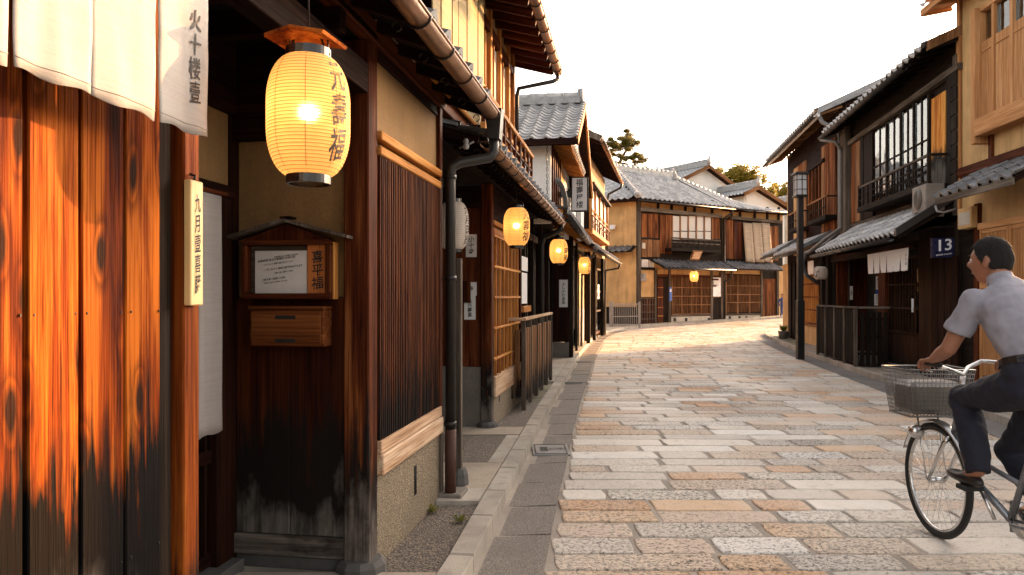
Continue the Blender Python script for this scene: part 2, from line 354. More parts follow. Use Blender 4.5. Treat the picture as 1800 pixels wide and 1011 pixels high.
M['cladding']=plaster('grey_stone_cladding',(.15,.13,.11),.5,25,.85,.4)
M['footst']=plaster('dark_foot_stone',(.09,.085,.08),.5,30,.85,.4)
M['aggr']=aggregate('exposed_aggregate',(.21,.165,.125),(.12,.098,.078),75,.9,(.055,.045,.04))
M['gut']=aggregate('grey_slab',(.29,.245,.205),(.20,.17,.145),160,.5,(.11,.1,.09))
M['conc']=plaster('smooth_concrete',(.36,.30,.235),.25,90,.85,.3,.3)
M['kerb']=plaster('kerb_granite',(.40,.355,.30),.6,110,.8,.35,.5)
M['rubble']=plaster('mossy_rubble',(.2,.18,.12),.8,20,.95,.6)
M['mortar']=plaster('paving_mortar',(.36,.31,.26),.4,60,.95,.3)
M['asph']=plaster('grey_asphalt',(.19,.175,.165),.5,140,.85,.25)
M['earth']=plaster('earth',(.16,.14,.10),.5,3,.95,.4)
M['tile']=tilem('roof_tile_grey',(.26,.26,.265),(.48,.47,.46)); M['tiled']=tilem('roof_tile_dark',(.08,.085,.09),(.2,.2,.21),.36)
M['stone']=stonem('paving_granite',[(0.,(.56,.50,.44)),(.16,(.64,.58,.51)),(.30,(.48,.43,.38)),(.42,(.70,.64,.56)),(.53,(.58,.31,.14)),(.63,(.60,.46,.34)),(.74,(.62,.40,.23)),(.82,(.56,.42,.32)),(.92,(.76,.72,.67))])
M['copper']=plain('brown_copper_gutter',(.30,.16,.09),.38,.75,.1,40,.45)
M['iron']=plain('black_iron',(.015,.014,.014),.4,.3); M['pipe']=plain('dark_downpipe',(.020,.016,.014),.45,.2,.1,30,.4); M['rust']=plain('rusty_pipe_foot',(.07,.025,.015),.6,.2)
M['steel']=plain('chrome',(.7,.7,.7),.22,1.); M['gpipe']=plain('grey_pipe',(.13,.12,.115),.5,.1); M['galv']=plain('painted_grey_metal',(.28,.27,.26),.5,.2)
M['lac']=plain('black_lacquer',(.01,.009,.009),.2); M['ink']=plain('ink',(.012,.011,.014),.7,0,0,80,.1); M['bulb']=emit('bulb',(1,.56,.20),24)
M['paper']=paperm('white_paper',(.75,.73,.72),.1); M['linen']=clothm('white_linen',(.46,.44,.43),.15); M['grlin']=clothm('greyed_linen',(.42,.385,.37),.2)
M['plaq']=plain('pale_cypress',(.72,.50,.22),.5); M['slip']=wood('orange_slip',[(.35,.1,.03),(.5,.17,.05),(.6,.24,.08)],.5)
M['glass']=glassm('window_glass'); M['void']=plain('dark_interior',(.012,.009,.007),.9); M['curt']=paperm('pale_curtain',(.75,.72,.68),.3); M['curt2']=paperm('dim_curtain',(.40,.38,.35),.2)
M['navy']=plain('navy_enamel',(.008,.01,.05),.3); M['wh']=plain('white_enamel',(.8,.8,.82),.4); M['ac']=plain('beige_metal',(.17,.145,.125),.6); M['acd']=plain('dark_grille',(.05,.045,.04),.5)
M['blue']=plain('blue_plate',(.02,.10,.45),.4)
M['opal']=paperm('opal_glass',(.78,.78,.80),.4,.3)
# special materials
def blindm(name,c):
    s=NT(name); z=worldz(s); wv=s.math('SINE',s.math('MULTIPLY',z,2*PI/.011)); n=s.noise(s.coord((2,2,90),'pos'),1,3); n2=s.noise(s.coord((1,1,1),'pos'),25,3)
    col=s.mix(s.ramp(n,[(.35,0.),(.7,1.)]),c,tuple(x*.55 for x in c)); col=s.mix(s.ramp(n2,[(.55,0.),(.75,.35)]),col,tuple(x*.4 for x in c))
    b=s.n('Bump',{'Height':wv,'Strength':.8,'Distance':.004}).outputs[0]
    p=s.n('BsdfPrincipled',{'Base Color':col,'Roughness':.6,'Normal':b}); t=s.n('BsdfTranslucent',{0:col}); mx=s.n('MixShader',{0:.25,1:p.outputs[0],2:t.outputs[0]}); s.t.links.new(mx.outputs[0],s.out.inputs[0]); return s.m
M['blind']=blindm('bamboo_blind',(.62,.45,.2)); M['blind2']=blindm('faded_blind',(.55,.40,.27))
def lanternm(name,c,tr,thru=.05):
    s=NT(name); n=s.noise(s.coord((1,1,1)),60,3); n2=s.noise(s.coord((1,1,1)),14,4); col=s.mix(s.ramp(n,[(.3,0.),(.7,.35)]),c,tuple(x*.8 for x in c)); col=s.mix(s.ramp(n2,[(.5,0.),(.75,.35)]),col,(c[0]*.7,c[1]*.55,c[2]*.4)); bp=s.n('Bump',{'Height':s.math('ADD',n,n2),'Strength':.5,'Distance':.006}).outputs[0]
    d=s.n('BsdfDiffuse',{0:col,'Normal':bp}); t=s.n('BsdfTranslucent',{0:col,'Normal':bp}); mx=s.n('MixShader',{0:tr,1:d.outputs[0],2:t.outputs[0]})
    rf=s.n('BsdfRefraction',{'Color':(1,.9,.7,1),'Roughness':.8,'IOR':1.15}); mx2=s.n('MixShader',{0:thru,1:mx.outputs[0],2:rf.outputs[0]}); s.t.links.new(mx2.outputs[0],s.out.inputs[0]); return s.m
M['lan']=lanternm('lit_lantern_paper',(.95,.66,.32),.62,.28); M['lanu']=lanternm('unlit_lantern_paper',(.76,.70,.64),.35,0.0)
M['rib']=plain('lantern_rib',(.45,.22,.07),.6)
# ================================================================ ground, road, kerbs
def setting(name,mb,mats,kind='structure'):
    o=mb.build(name,mats,None,kind); BASE[o.name]=V(); return o
mb=MB()
ys=[-60,-10,0,10,18,20,22,24,26,28,30,32,34,36,38,40,60,120,300,900,2500]; xs=[-2500,-300,-60,-15,-5,0,5,10,15,30,60,300,2500]
mb.add([(x,y,gz(y)-.06) for y in ys for x in xs],[[j*13+i,j*13+i+1,(j+1)*13+i+1,(j+1)*13+i] for j in range(len(ys)-1) for i in range(12)],None,0,True)
GROUND=setting('ground',mb,M['earth'])
mb=MB(); n=60
Ys=[1+34*i/n for i in range(n+1)]
mb.add([p for y in Ys for p in((pl(KL,y),y,gz(y)-.009),(pl(KR,y),y,gz(y)-.009))],[[2*i,2*i+1,2*i+3,2*i+2] for i in range(n)])
ROAD=setting('road',mb,M['mortar'])
# paving stones, rows across the street
def block(x0,x1,y0,y1,z,rnd,c=.010,th=.05,jit=.006,tilt=.003,seg=3,mb=None,sk=(0,0)):
    """one irregular stone: worn outline, rounded shoulder, slight tilt"""
    mb=mb or MB(); out=[]
    nx=seg if x1-x0>.3 else 2; ny=2
    for i in range(nx): out.append((x0+(x1-x0)*i/nx,y0))
    for i in range(ny): out.append((x1,y0+(y1-y0)*i/ny))
    for i in range(nx): out.append((x1-(x1-x0)*i/nx,y1))
    for i in range(ny): out.append((x0,y1-(y1-y0)*i/ny))
    cx,cy=(x0+x1)/2,(y0+y1)/2; tx,ty=RN.uniform(-tilt,tilt),RN.uniform(-tilt,tilt); N=len(out); P=[]
    for k,(x,y) in enumerate(out):
        a=abs((x-cx)/(x1-x0)*2); b=abs((y-cy)/(y1-y0)*2); q=.007 if a>.95 and b>.95 else 0
        P.append((x+RN.uniform(-jit,jit)-q*(1 if x>cx else -1),y+RN.uniform(-jit,jit)-q*(1 if y>cy else -1)))
    def ring(ins,dz):
        r=[]
        for (x,y) in P:
            dx,dy=cx-x,cy-y; x2=x+ins*(1 if dx>0 else -1)*(abs(dx)>(x1-x0)*.36); y2=y+ins*(1 if dy>0 else -1)*(abs(dy)>(y1-y0)*.36)
            r.append((x2,y2+sk[0]*(x2-cx)*0,z+dz+tx*(x2-cx)*4+ty*(y2-cy)*4))
        return r
    vs=ring(0,-th)+ring(0,-c*.8)+ring(c*.45,-c*.2)+ring(c*1.3,0)
    fs=[]
    for l in range(3):
        for k in range(N): fs.append([l*N+k,l*N+(k+1)%N,(l+1)*N+(k+1)%N,(l+1)*N+k])
    fs.append([3*N+k for k in range(N)])
    return mb.add(vs,fs,None,0,False,rnd)
singles=[];rest=MB(); y=2.45; stones=[]
while y<35.0:
    d=.245+RN.uniform(-.025,.03); 
    if y>12: d*=1.06
    yc=y+d/2; xl=pl(KL,yc); xr=pl(KR,yc)
    if yc<27.3: xl+=.36+.02*RN.random()
    else: xl+=.36*1.9
    xr-=.42 if yc<25 else .9
    x=xl+RN.uniform(0,.03); xl0=x
    first=True
    while x<xr-.12:
        wd=RN.choice([.34,.42,.5,.58,.66,.74,.85]) if not first else RN.choice([.3,.45,.6,.75,.85]); first=False
        x1=min(x+wd,xr)
        if xr-x1<.2: x1=xr
        stones.append((x,x1,y,y+d)); x=x1+(.022 if RN.random()<.8 else .038)
    y+=d+.013+ (.006*RN.random())
def seen(x0,x1,y): return (x0/y*FOC+900<1800)
vis=[s for s in stones if seen(s[0],s[1],s[2]) and s[3]>3.3]; vis.sort(key=lambda s:s[2]); pick=set(vis[:290])
GAP=.011
for s in stones:
    m_=MB() if s in pick else rest; near=s in pick
    dz=RN.uniform(-.003,.004)
    block(s[0],s[1],s[2],s[3],gz((s[2]+s[3])/2)+dz,RN.random(),.011 if near else .008,.03,.008 if near else .004,.0026,5 if near else 1,m_)
    if near: o=m_.build('paving_stone',M['stone'],ROAD)
rest.build('paving_stones',M['stone'],ROAD,'stuff')
# grey slabs of the gutter strip on the left, and on the right
y=1.2
ix=0
while y<27.2:
    L=.62+RN.uniform(-.06,.08); y1=y+L; yc=(y+y1)/2; m_=MB()
    if not(11.75<yc<11.95):
        a0,a1=pl(KL,y)+.006,pl(KL,y1-.012)+.006; w0=.352
        zt=gz(yc)+.002+RN.uniform(-.002,.003); sk=RN.uniform(-.03,.03)
        P=[(a0,y,zt-.05),(a0+w0,y+.02+sk,zt-.05),(a1+w0,y1-.01+.02+sk,zt-.05),(a1,y1-.01,zt-.05)]
        T=[(a0+.005,y+.005,zt-.012),(a0+w0-.005,y+.025+sk,zt),(a1+w0-.005,y1-.015+.02+sk,zt),(a1+.005,y1-.015,zt-.012)]
        m_.add(P+T,[[4,5,6,7],[0,1,5,4],[1,2,6,5],[2,3,7,6],[3,0,4,7]]); m_.build('gutter_slab',M['gut'],ROAD)
    y=y1
mb=MB(); ys=[1+25.5*i/40 for i in range(41)]
mb.add([p for y in ys for p in((pl(KR,y)-.425,y,gz(y)-.001),(pl(KR,y),y,gz(y)-.006))],[[2*i,2*i+1,2*i+3,2*i+2] for i in range(40)]); mb.build('gutter_strip',M['asph'],ROAD)
# kerbs
def kerb(K,side,y0,y1,name,wd=.125,h=.085):
    root=thing(name,None,None,FW,(pl(K,y0),y0,0),None,'structure'); pts=[]; y=y0
    while y<y1:
        slope=abs(pl(K,y+.3)-pl(K,y))/.3; dy=(.6+RN.uniform(-.05,.1))/math.sqrt(1+slope*slope); dy=min(dy,y1-y+.01); ya,yb=y,y+dy-.008
        a=V((pl(K,ya),ya,0)); b=V((pl(K,yb),yb,0)); t=(b-a).normalized(); nrm=V((-t.y,t.x,0))*side; wd2=wd
        q=[a,b,b+nrm*wd2,a+nrm*wd2]; z=gz(y)+h+RN.uniform(-.003,.004); i=.009
        ctr=(q[0]+q[2])/2; T=[p+(ctr-p).normalized()*i*1.4 for p in q]
        vs=[V((p.x,p.y,z-h-.06)) for p in q]+[V((p.x,p.y,z-.012)) for p in q]+[V((p.x,p.y,z)) for p in T]
        fs=[[k,(k+1)%4,4+(k+1)%4,4+k] for k in range(4)]+[[4+k,4+(k+1)%4,8+(k+1)%4,8+k] for k in range(4)]+[[8,9,10,11]]
        if side>0: pass
        else: fs=[f[::-1] for f in fs]
        m_=MB(); m_.add(vs,[f[::-1] for f in fs]); m_.build('kerb_stone',M['kerb'],root); y+=dy
    return root
kerb(KL,1,1.2,35.5,'kerb'); kerb(KR,-1,2.0,29.0,'kerb')
# pavements
pv=thing('pavement',None,None,FW,(0,1,0),None,'structure')
def paving(y0,y1,mat,x_in=1.75,dz=0.,name='paving_patch',off=.13,x_out=None,fr=None):
    m_=MB(); n=max(1,int((y1-y0)/1.)); vs=[]
    for i in range(n+1):
        y=y0+(y1-y0)*i/n-(.004 if i==n else 0); xe=pl(KL,y)-off-.003; xi=(-1.24+.16*y)-x_in if x_out is None else pl(KL,y)-x_out
        sk=(xe-xi)*-.03; vs+=[(xi,y+sk*0,gz(y)+.078+dz),(xe,y,gz(y)+.078+dz)]
    k=len(vs); vs+=[(a,b,c-.06) for a,b,c in vs]
    fs=[[2*i,2*i+1,2*i+3,2*i+2] for i in range(n)]+[[0,k,k+1,1],[k-2,k-1,2*k-1,2*k-2]]+[[2*i+1,k+2*i+1,k+2*i+3,2*i+3] for i in range(n)]
    m_.add(vs,fs); return m_.build(name,mat,pv)
for a in((1.0,2.9,M['conc'],1.75,.002),(2.91,3.53,M['conc'],1.75,.004),(3.54,4.70,M['aggr'],.0,-.012),(4.71,5.02,M['kerb'],.0,.016),(5.03,5.84,M['conc'],1.1,.006),(5.85,7.0,M['aggr'],1.1,-.002),
          (7.01,7.42,M['conc'],1.1,.008),(7.43,9.3,M['aggr'],.4,-.008),(9.31,11.3,M['rubble'],.6,-.02),(11.31,12.75,M['conc'],1.1,.006),(12.76,14.3,M['kerb'],1.1,.010),(14.31,17.,M['conc'],1.1,.0),(17.01,21.,M['gut'],1.1,.0),(21.01,29.,M['conc'],3,.0)):
    paving(*a)
paving(5.85,7.0,M['kerb'],0,.004,'border_stone',.13,.13+.12)
paving(11.32,14.28,M['kerb'],0,.014,'border_stone',.13,.13+.1)
# pavement in front of the far houses
m_=MB(); kk=[p for p in KL if p[0]>=27.4]; vs=[]
for (y,x) in kk:
    vs+=[(x,y,gz(y)+.08),(x-1.6,y+2.2,gz(y)+.08)]
m_.add(vs,[[2*i,2*i+1,2*i+3,2*i+2][::-1] for i in range(len(kk)-1)]); m_.build('paving_patch',M['conc'],pv)
# right pavement
def rpav(y0,y1,mat,dz=0.):
    m_=MB(); n=max(1,int((y1-y0)/1.)); vs=[]
    for i in range(n+1):
        y=y0+(y1-y0)*i/n-(.004 if i==n else 0); xe=pl(KR,y)+.145; vs+=[(xe,y,gz(y)+.078+dz),(max(xe+.5,9.9+(y-20)*.05),y,gz(y)+.078+dz)]
    m_.add(vs,[[2*i,2*i+1,2*i+3,2*i+2] for i in range(n)]); m_.build('paving_patch',mat,pv)
for a in((2,11.0,M['conc'],0),(11.01,13.6,M['conc'],.004),(13.61,16.6,M['aggr'],-.003),(16.61,20,M['conc'],.0),(20.01,23.6,M['rubble'],-.005),(23.61,26.8,M['conc'],0)): rpav(*a)
# iron lids and slots in the left gutter
y0,y1=6.5,6.95; xa=pl(KL,6.7)+.02
t=thing('manhole_cover','rectangular grey water valve lid set in the left gutter strip','manhole cover',FW,(xa+.15,6.7,0))
MB().box(xa,xa+.33,y0,y1,-.02,.007,.003).build('plate',M['galv'],t)
m=MB(); m.box(xa+.02,xa+.31,y0+.02,y0+.032,.007,.010,.001); m.box(xa+.02,xa+.31,y1-.032,y1-.02,.007,.010,.001); m.box(xa+.02,xa+.032,y0+.04,y1-.04,.007,.010,.001); m.box(xa+.298,xa+.31,y0+.04,y1-.04,.007,.010,.001); m.build('frame',M['iron'],t)
m=MB(); m.text(T_LID,(xa+.21,6.72,.009),(1,0,0),(0,1,0),.10); m.build('lettering',M['iron'],t)
m=MB()
for k in range(4): m.box(xa+.07,xa+.14,y0+.13+k*.05,y0+.15+k*.05,.007,.010,.001)
m.build('grille',M['iron'],t)
for yy,lb in((11.85,'black drain slot across the left gutter nearest the lattice shop fence'),(15.6,'far black drain slot across the left gutter')):
    xx=pl(KL,yy); t=thing('drain_slot',lb,'drain',FW,(xx+.18,yy,0),'drain slots in the left gutter')
    MB().box(xx+.01,xx+.36,yy-.11,yy+.11,-.03,.0005,.002).build('cover',M['void'],t)
    m=MB(); m.box(xx+.01,xx+.36,yy-.13,yy-.112,-.03,.004,.002); m.box(xx+.01,xx+.36,yy+.112,yy+.13,-.03,.004,.002); m.build('frame',M['galv'],t)
# weeds
def tuft(x,y,z,n,r,label):
    m=MB()
    for k in range(n):
        a=RN.uniform(0,2*PI); L=RN.uniform(.4,1)*r; p=V((x+RN.uniform(-.02,.02),y+RN.uniform(-.02,.02),z)); d=V((math.cos(a),math.sin(a),RN.uniform(.3,1.1))); s_=V((-math.sin(a),math.cos(a),0))*.006
        e=p+d*L*.6; m.add([p-s_,p+s_,e+s_*1.4,e-s_*1.4,e+V((d.x,d.y,-.2))*L*.4],[[0,1,2,3],[3,2,4]])
    o=m.build('weed',M['weed']); o['label']=label; o['category']='weed'; BASE[o.name]=V(); return o
M['weed']=leafm('weed_leaf',(.07,.10,.02),(.2,.18,.03))
tuft(-.31,4.35,.075,20,.055,'small green weed growing against the kerb below the lattice wall')
tuft(-.50,4.55,.075,22,.07,'small green weed at the foot of the pebble base')
# ================================================================ shared building helpers
def slats(T,name,x,y0,y1,z0,z1,n,w,d,mat,edge=.0015):
    """n vertical slats, one shared mesh, each an object"""
    m=MB(); m.box(-d/2,d/2,-w/2,w/2,0,z1-z0,edge); me=settle(m.mesh(name),mat)
    for k in range(n):
        y=y0+(y1-y0)*(k+.5)/n; inst(name,me,T,(x+RN.uniform(-.001,.001),y,z0))
def slatsx(T,name,y,x0,x1,z0,z1,n,w,d,mat,edge=.0015):
    m=MB(); m.box(-w/2,w/2,-d/2,d/2,0,z1-z0,edge); me=settle(m.mesh(name),mat)
    for k in range(n): inst(name,me,T,(x0+(x1-x0)*(k+.5)/n,y,z0))
def one(T,name,mat,*b,c=.004,label=None): return MB().box(*b,c=c).build(name,mat,T,None,label)
TPROF=[(0,.35),(.1,-.25),(.24,-.85),(.4,-1.),(.56,-.75),(.68,-.1),(.78,.75),(.88,1.),(1.0,.38)]
def tile_geo(m,P,U,W,N,a,th=.018,rnd=None,over=1.13):
    """one curved tile: U across, W up-slope, N normal"""
    A=[P+U*s+N*(a*h+th) for s,h in TPROF]; B=[P+U*s+W*over+N*(a*h+th*.1) for s,h in TPROF]; C=[p-N*th*1.2 for p in A]; n=len(A)
    fs=[[i,i+1,n+i+1,n+i] for i in range(n-1)]; m.add(A+B,fs,None,0,True,rnd)
    m.add(C+A,[[i,i+1,n+i+1,n+i] for i in range(n-1)],None,0,False,rnd)
def tiles(T,P0,U,W,nc,nr,mat,single=False,a=.018,name='roof_tile',th=.018,skip=None):
    P0,U,W=V(P0),V(U),V(W); N=U.cross(W).normalized()
    if N.z<0:
        P0=P0+U*nc; U=-U; N=U.cross(W).normalized()
        if skip: sk0=skip; skip=lambda i,j: sk0(nc-1-i,j)
    if single:
        ul,wl=U.length,W.length; u,w_=U.normalized(),W.normalized(); w_=N.cross(u)
        sh=W-w_*W.dot(w_); R3=Matrix(((u.x,w_.x,N.x),(u.y,w_.y,N.y),(u.z,w_.z,N.z)))
        mes=[]
        for q in range(4):
            m=MB(); tile_geo(m,V((0,0,0)),V((ul,0,0)),V((sh.dot(u),W.dot(w_),0)),V((0,0,1)),a,th,RN.random()); mes.append(settle(m.mesh(name),mat))
        for j in range(nr):
            for i in range(nc):
                if skip and skip(i,j): continue
                inst(name,RN.choice(mes),T,P0+U*i+W*j+N*RN.uniform(0,.003),M=R3)
    else:
        m=MB()
        for j in range(nr):
            for i in range(nc):
                if skip and skip(i,j): continue
                tile_geo(m,P0+U*i+W*j+N*RN.uniform(0,.004),U,W,N,a,th)
        m.build(name+'s',mat,T,'stuff')
def ridge(T,a,b,mat,h=.16,w=.2,nm='ridge',end=True):
    a,b=V(a),V(b); m=MB(); m.beam(a+V((0,0,h*.4)),b+V((0,0,h*.4)),w*.75,h*.8,.01); d=(b-a).normalized(); L=(b-a).length; n=max(1,int(L/.3))
    for k in range(n):
        p=a+(b-a)*k/n; q=a+(b-a)*(k+.97)/n; m.tube([p+V((0,0,h*.85)),q+V((0,0,h*.85))],[w*.36,w*.33],8)
    if end:
        for e,sg in((a,-1),(b,1)): m.tube([e+d*sg*.0+V((0,0,h*.75)),e+d*sg*.05+V((0,0,h*.75))],w*.55,10); m.box(e.x-.05,e.x+.05,e.y-.05,e.y+.05,e.z+h*.9,e.z+h*1.6,.01)
    m.build(nm,mat,T)
def eave(T,xw,xe,zw,ze,y0,y1,mat,rmat,raf=.3,th=.03,rw=.04,rh=.05,name='soffit'):
    """sloping eave boards along y with separate rafters under them"""
    d=V((xe-xw,0,ze-zw)); m=MB(); m.prism([(xw,y0,zw),(xe,y0,ze),(xe,y0,ze+th),(xw,y0,zw+th)],(0,y1-y0,0),gax=1); m.build(name,mat,T)
    n=max(1,int((y1-y0)/raf)); mm=MB(); L=d.length; mm.beam((0,0,0),(d.x*.985,0,d.z*.985),rw,rh,.002); me=settle(mm.mesh('rafter'),rmat)
    for k in range(n+1): inst('rafter',me,T,(xw,y0+.03+(y1-y0-.06)*k/n,zw-rh/2-.004))
def gutter(T,x,z,y0,y1,r,mat,strap=.5,dz=0.,hooks=True):
    n=10; m=MB()
    vs=[];gs=[]
    for j,y in enumerate((y0,y1)):
        for k in range(n+1):
            a=PI+PI*k/n; vs.append(V((x+r*math.cos(a),y,z+r*math.sin(a)*.9+dz*j))); 
        for k in range(n+1):
            a=2*PI-PI*k/n; vs.append(V((x+(r-.004)*math.cos(a),y,z+(r-.004)*math.sin(a)*.9+dz*j)))
    k2=2*(n+1); fs=[[k,k+1,k2+k+1,k2+k] for k in range(k2-1)]+[[k2-1,0,k2,2*k2-1]]+[list(range(k2))[::-1],[k2+k for k in range(k2)]]
    m.add(vs,fs,None,0,True)
    for yy in (y0,y1): m.tube([(x-r,yy,z+.004),(x+r,yy,z+.004)],.006,6)
    m.tube([(x+(r if x>0 else -r),y0,z),(x+(r if x>0 else -r),y1,z+dz)],.007,6)
    g=m.build('gutter',mat,T)
    y=y0+.15
    while y<y1:
        q=[(x+(r+.004)*math.cos(PI+PI*i/10),y,z+dz*(y-y0)/(y1-y0)+(r+.004)*math.sin(PI+PI*i/10)*.92) for i in range(11)]
        mm=MB(); mm.tube(q,.005,5)
        if hooks:
            sg=-1 if x>0 else 1; mm.tube([(x+sg*(r+.05+.022*math.cos(i*.6)),y+.02,z-.03+.022*math.sin(i*.6)) for i in range(9)],.0035,5)
        mm.build('strap',M['iron'],g); y+=strap
    return g
def pane_grid(T,name,x,y0,y1,z0,z1,nv,nh,mat,w=.022,d=.03,back=None,bx=-.03,bar_h=None):
    """a window or lattice door: frame bars as parts, panes behind"""
    slats(T,'mullion',x,y0,y1,z0,z1,nv,w,d,mat)
    for k in range(nh+1):
        z=z0+(z1-z0)*k/nh; one(T,'rail',mat,x-d/2-.004,x+d/2+.006,y0,y1,z-w/2,z+w/2)
    if back: one(T,'pane',back,x+bx-.003,x+bx+.003,y0,y1,z0,z1,c=.001)
def lantern(label,fr,pos,R_,H_,key,lit=True,ang=0,ribs=30,group=None,board=False,seg=48,tw=.5,ts=None,hang=None):
    """paper lantern; pos = centre of the shade"""
    x,y,z=pos; t=thing('paper_lantern',label,'lantern',fr,(x,y,z),group)
    def prof(u): # u -1..1
        k=abs(u); return R_*(.50+.50*max(0,1-max(0,(k-.18)/.82)**2.3)**.62)
    P=[];n=ribs
    for i in range(n*3+1):
        u=-1+2*i/(n*3); ph=(i%3); P.append((prof(u)*(1-(.009 if ph==0 else -.004)),u*H_/2))
    m=MB(); m.lathe(P,seg,(x,y,z)); sh=m.build('paper_shade',M['lan'] if lit else M['lanu'],t)
    m=MB()
    for i in range(1,n):
        u=-1+2*i/n; r=prof(u)*.993; m.tube([(x+r*math.cos(2*PI*k/seg),y+r*math.sin(2*PI*k/seg),z+u*H_/2) for k in range(seg)],R_*.0085,4,closed=True)
    for k in range(8):
        a=2*PI*k/8+.35; m.tube([(x+(prof(u)*.996)*math.cos(a),y+prof(u)*.996*math.sin(a),z+u*H_/2) for u in [-.98+1.96*i/20 for i in range(21)]],R_*.011,4)
    m.build('bamboo_ribs',M['rib'],t,'stuff')
    rt=R_*.54
    for nm,z0,z1 in(('top_ring',H_/2-.002,H_/2+R_*.2),('bottom_ring',-H_/2-R_*.2,-H_/2+.002)):
        m=MB(); m.lathe([(rt,z0),(rt,z1),(rt-.008,z1),(rt-.008,z0),(rt,z0)],32,(x,y,z),sm=False); m.build(nm,M['lac'],t)
    if lit:
        m=MB(); br=R_*.17; m.lathe([(br*math.sin(PI*i/10)+1e-4,-br*math.cos(PI*i/10)) for i in range(11)],16,(x,y,z+H_*.03)); m.build('bulb',M['bulb'],t)
    m=MB(); top=z+H_/2+R_*.28
    m.tube([(x-rt,y,top-.03),(x-rt*.9,y,top+.02),(x,y,top+R_*.35),(x+rt*.9,y,top+.02),(x+rt,y,top-.03)],.0028,6)
    m.tube([(x,y,top+R_*.35),(x,y,hang if hang else top+R_*.9)],.0028,6); m.build('wire_bail',M['iron'],t)
    if key:
        nch=key.count('\n')+1; sz=ts or H_*.86/nch/1.05
        def wp(a,b):
            th=ang+a/R_; u=max(-.97,min(.97,b/(H_/2))); r=prof(u)*1.02; return V((x+r*math.cos(th),y+r*math.sin(th),z+b))
        m=MB(); m.text(key,(0,0,0),(1,0,0),(0,0,1),sz,warp=wp,sx=tw*2,seed=len(label)); m.build('lettering',M['ink'],sh)
    if board:
        tp=z+H_/2+R_*.42; b=MB()
        b.prism([(x-.10,y-.07,tp-.006),(x-.02,y-.08,tp+.012),(x+.07,y-.07,tp-.004),(x+.075,y-.07,tp+.004),(x-.02,y-.08,tp+.02),(x-.10,y-.07,tp+.004)],(0.01,.15,0)); b.build('rain_board',M['post'],t)
        m=MB()
        for dx in(-.07,.06): m.tube([(x+dx*.6,y,tp+.01),(x+dx*.9,y,tp-.04),(x+dx,y-.01,tp-.08)],.003,5)
        m.build('board_wires',M['iron'],t)
    return t
def paper(label,fr,corner,xd,w_,h_,key=None,size=None,mat=None,group=None,cat='paper sign',name='paper_notice',cols=1,th=.004,nv=None):
    """flat sheet: corner = lower left, xd = direction of its width in frame coordinates"""
    xd=V(xd).normalized(); c=V(corner); n=xd.cross(V((0,0,1))); n=n if nv is None else V(nv)
    t=thing(name,label,cat,fr,tuple(c),group); m=MB(); m.prism([c,c+xd*w_,c+xd*w_+V((0,0,h_)),c+V((0,0,h_))],n*th); m.build('sheet',mat or M['paper'],t)
    if key:
        m=MB(); k=key.count('\n')+1; sz=size or min(h_/k*.8,w_*.75)
        o=c+xd*w_/2+V((0,0,h_/2))+n*(th+.0015); m.text(key,o,xd,(0,0,1),sz,seed=len(label)); m.build('lettering',M['ink'],t)
    return t
# ================================================================ LEFT ROW
# ---- near plank wall
T=thing('plank_wall','orange cedar plank wall charred black along its foot, nearest on the left','wall',FL,(0,.9,.08))
y=.95
px_edges=[-160,-60,48,143,222,287]
E=[FL.fy(p,0) for p in px_edges]; E=[E[0]-.31,E[0]-.16]+E
for a,b in zip(E,E[1:]): 
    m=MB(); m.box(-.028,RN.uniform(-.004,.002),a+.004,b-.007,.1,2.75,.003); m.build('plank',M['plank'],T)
    for zz in(1.36,2.3,.75):
        q=MB(); 
        for yy in (a+.018,b-.018): q.box(-.002,.0015,yy-.002,yy+.002,zz-.003,zz+.003,.0005)
        q.build('nails',M['iron'],T)
for a in E[1:]: one(T,'batten',M['black'],-.045,-.026,a-.03,a+.028,.1,2.75)
ye=E[-1]; one(T,'recessed_board',M['black'],-.06,-.022,ye+.002,FL.fy(303,-.02),.1,2.75)
one(T,'recessed_board',M['black'],-.075,-.035,FL.fy(304,-.02),FL.fy(318,0)-.002,.1,2.75)
yp=FL.fy(320,0); one(T,'corner_post',M['post'],-.10,.006,yp,yp+.075,.1,2.75,c=.005)
one(T,'sill',M['black'],-.06,.012,.5,yp-.002,.075,.14)
one(T,'backing',M['void'],-.12,-.062,.2,yp+.05,.08,2.9)
PE=yp+.075
# ---- name plaque on the post
x0=.008
t=thing('name_plaque','narrow pale wooden name plaque with black brush writing hung on the orange post','plaque',FL,(x0,yp+.04,1.4))
zt=FL.fz(318,x0,yp+.02); zb=FL.fz(537,x0,yp+.02)
MB().box(x0,x0+.022,yp-.006,yp+.055,zb,zt,.003).build('board',M['plaq'],t)
m=MB(); m.text(T_PLQ,(x0+.0235,yp+.026,(zt+zb)/2-.005),(0,1,0),(0,0,1),.055,sx=.55,seed=4); m.build('lettering',M['ink'],t)
m=MB(); m.tube([(x0+.01,yp+.028,zt-.005),(x0+.014,yp+.028,zt+.015),(x0+.0,yp+.028,zt+.02)],.004,6); m.build('hook',M['iron'],t)
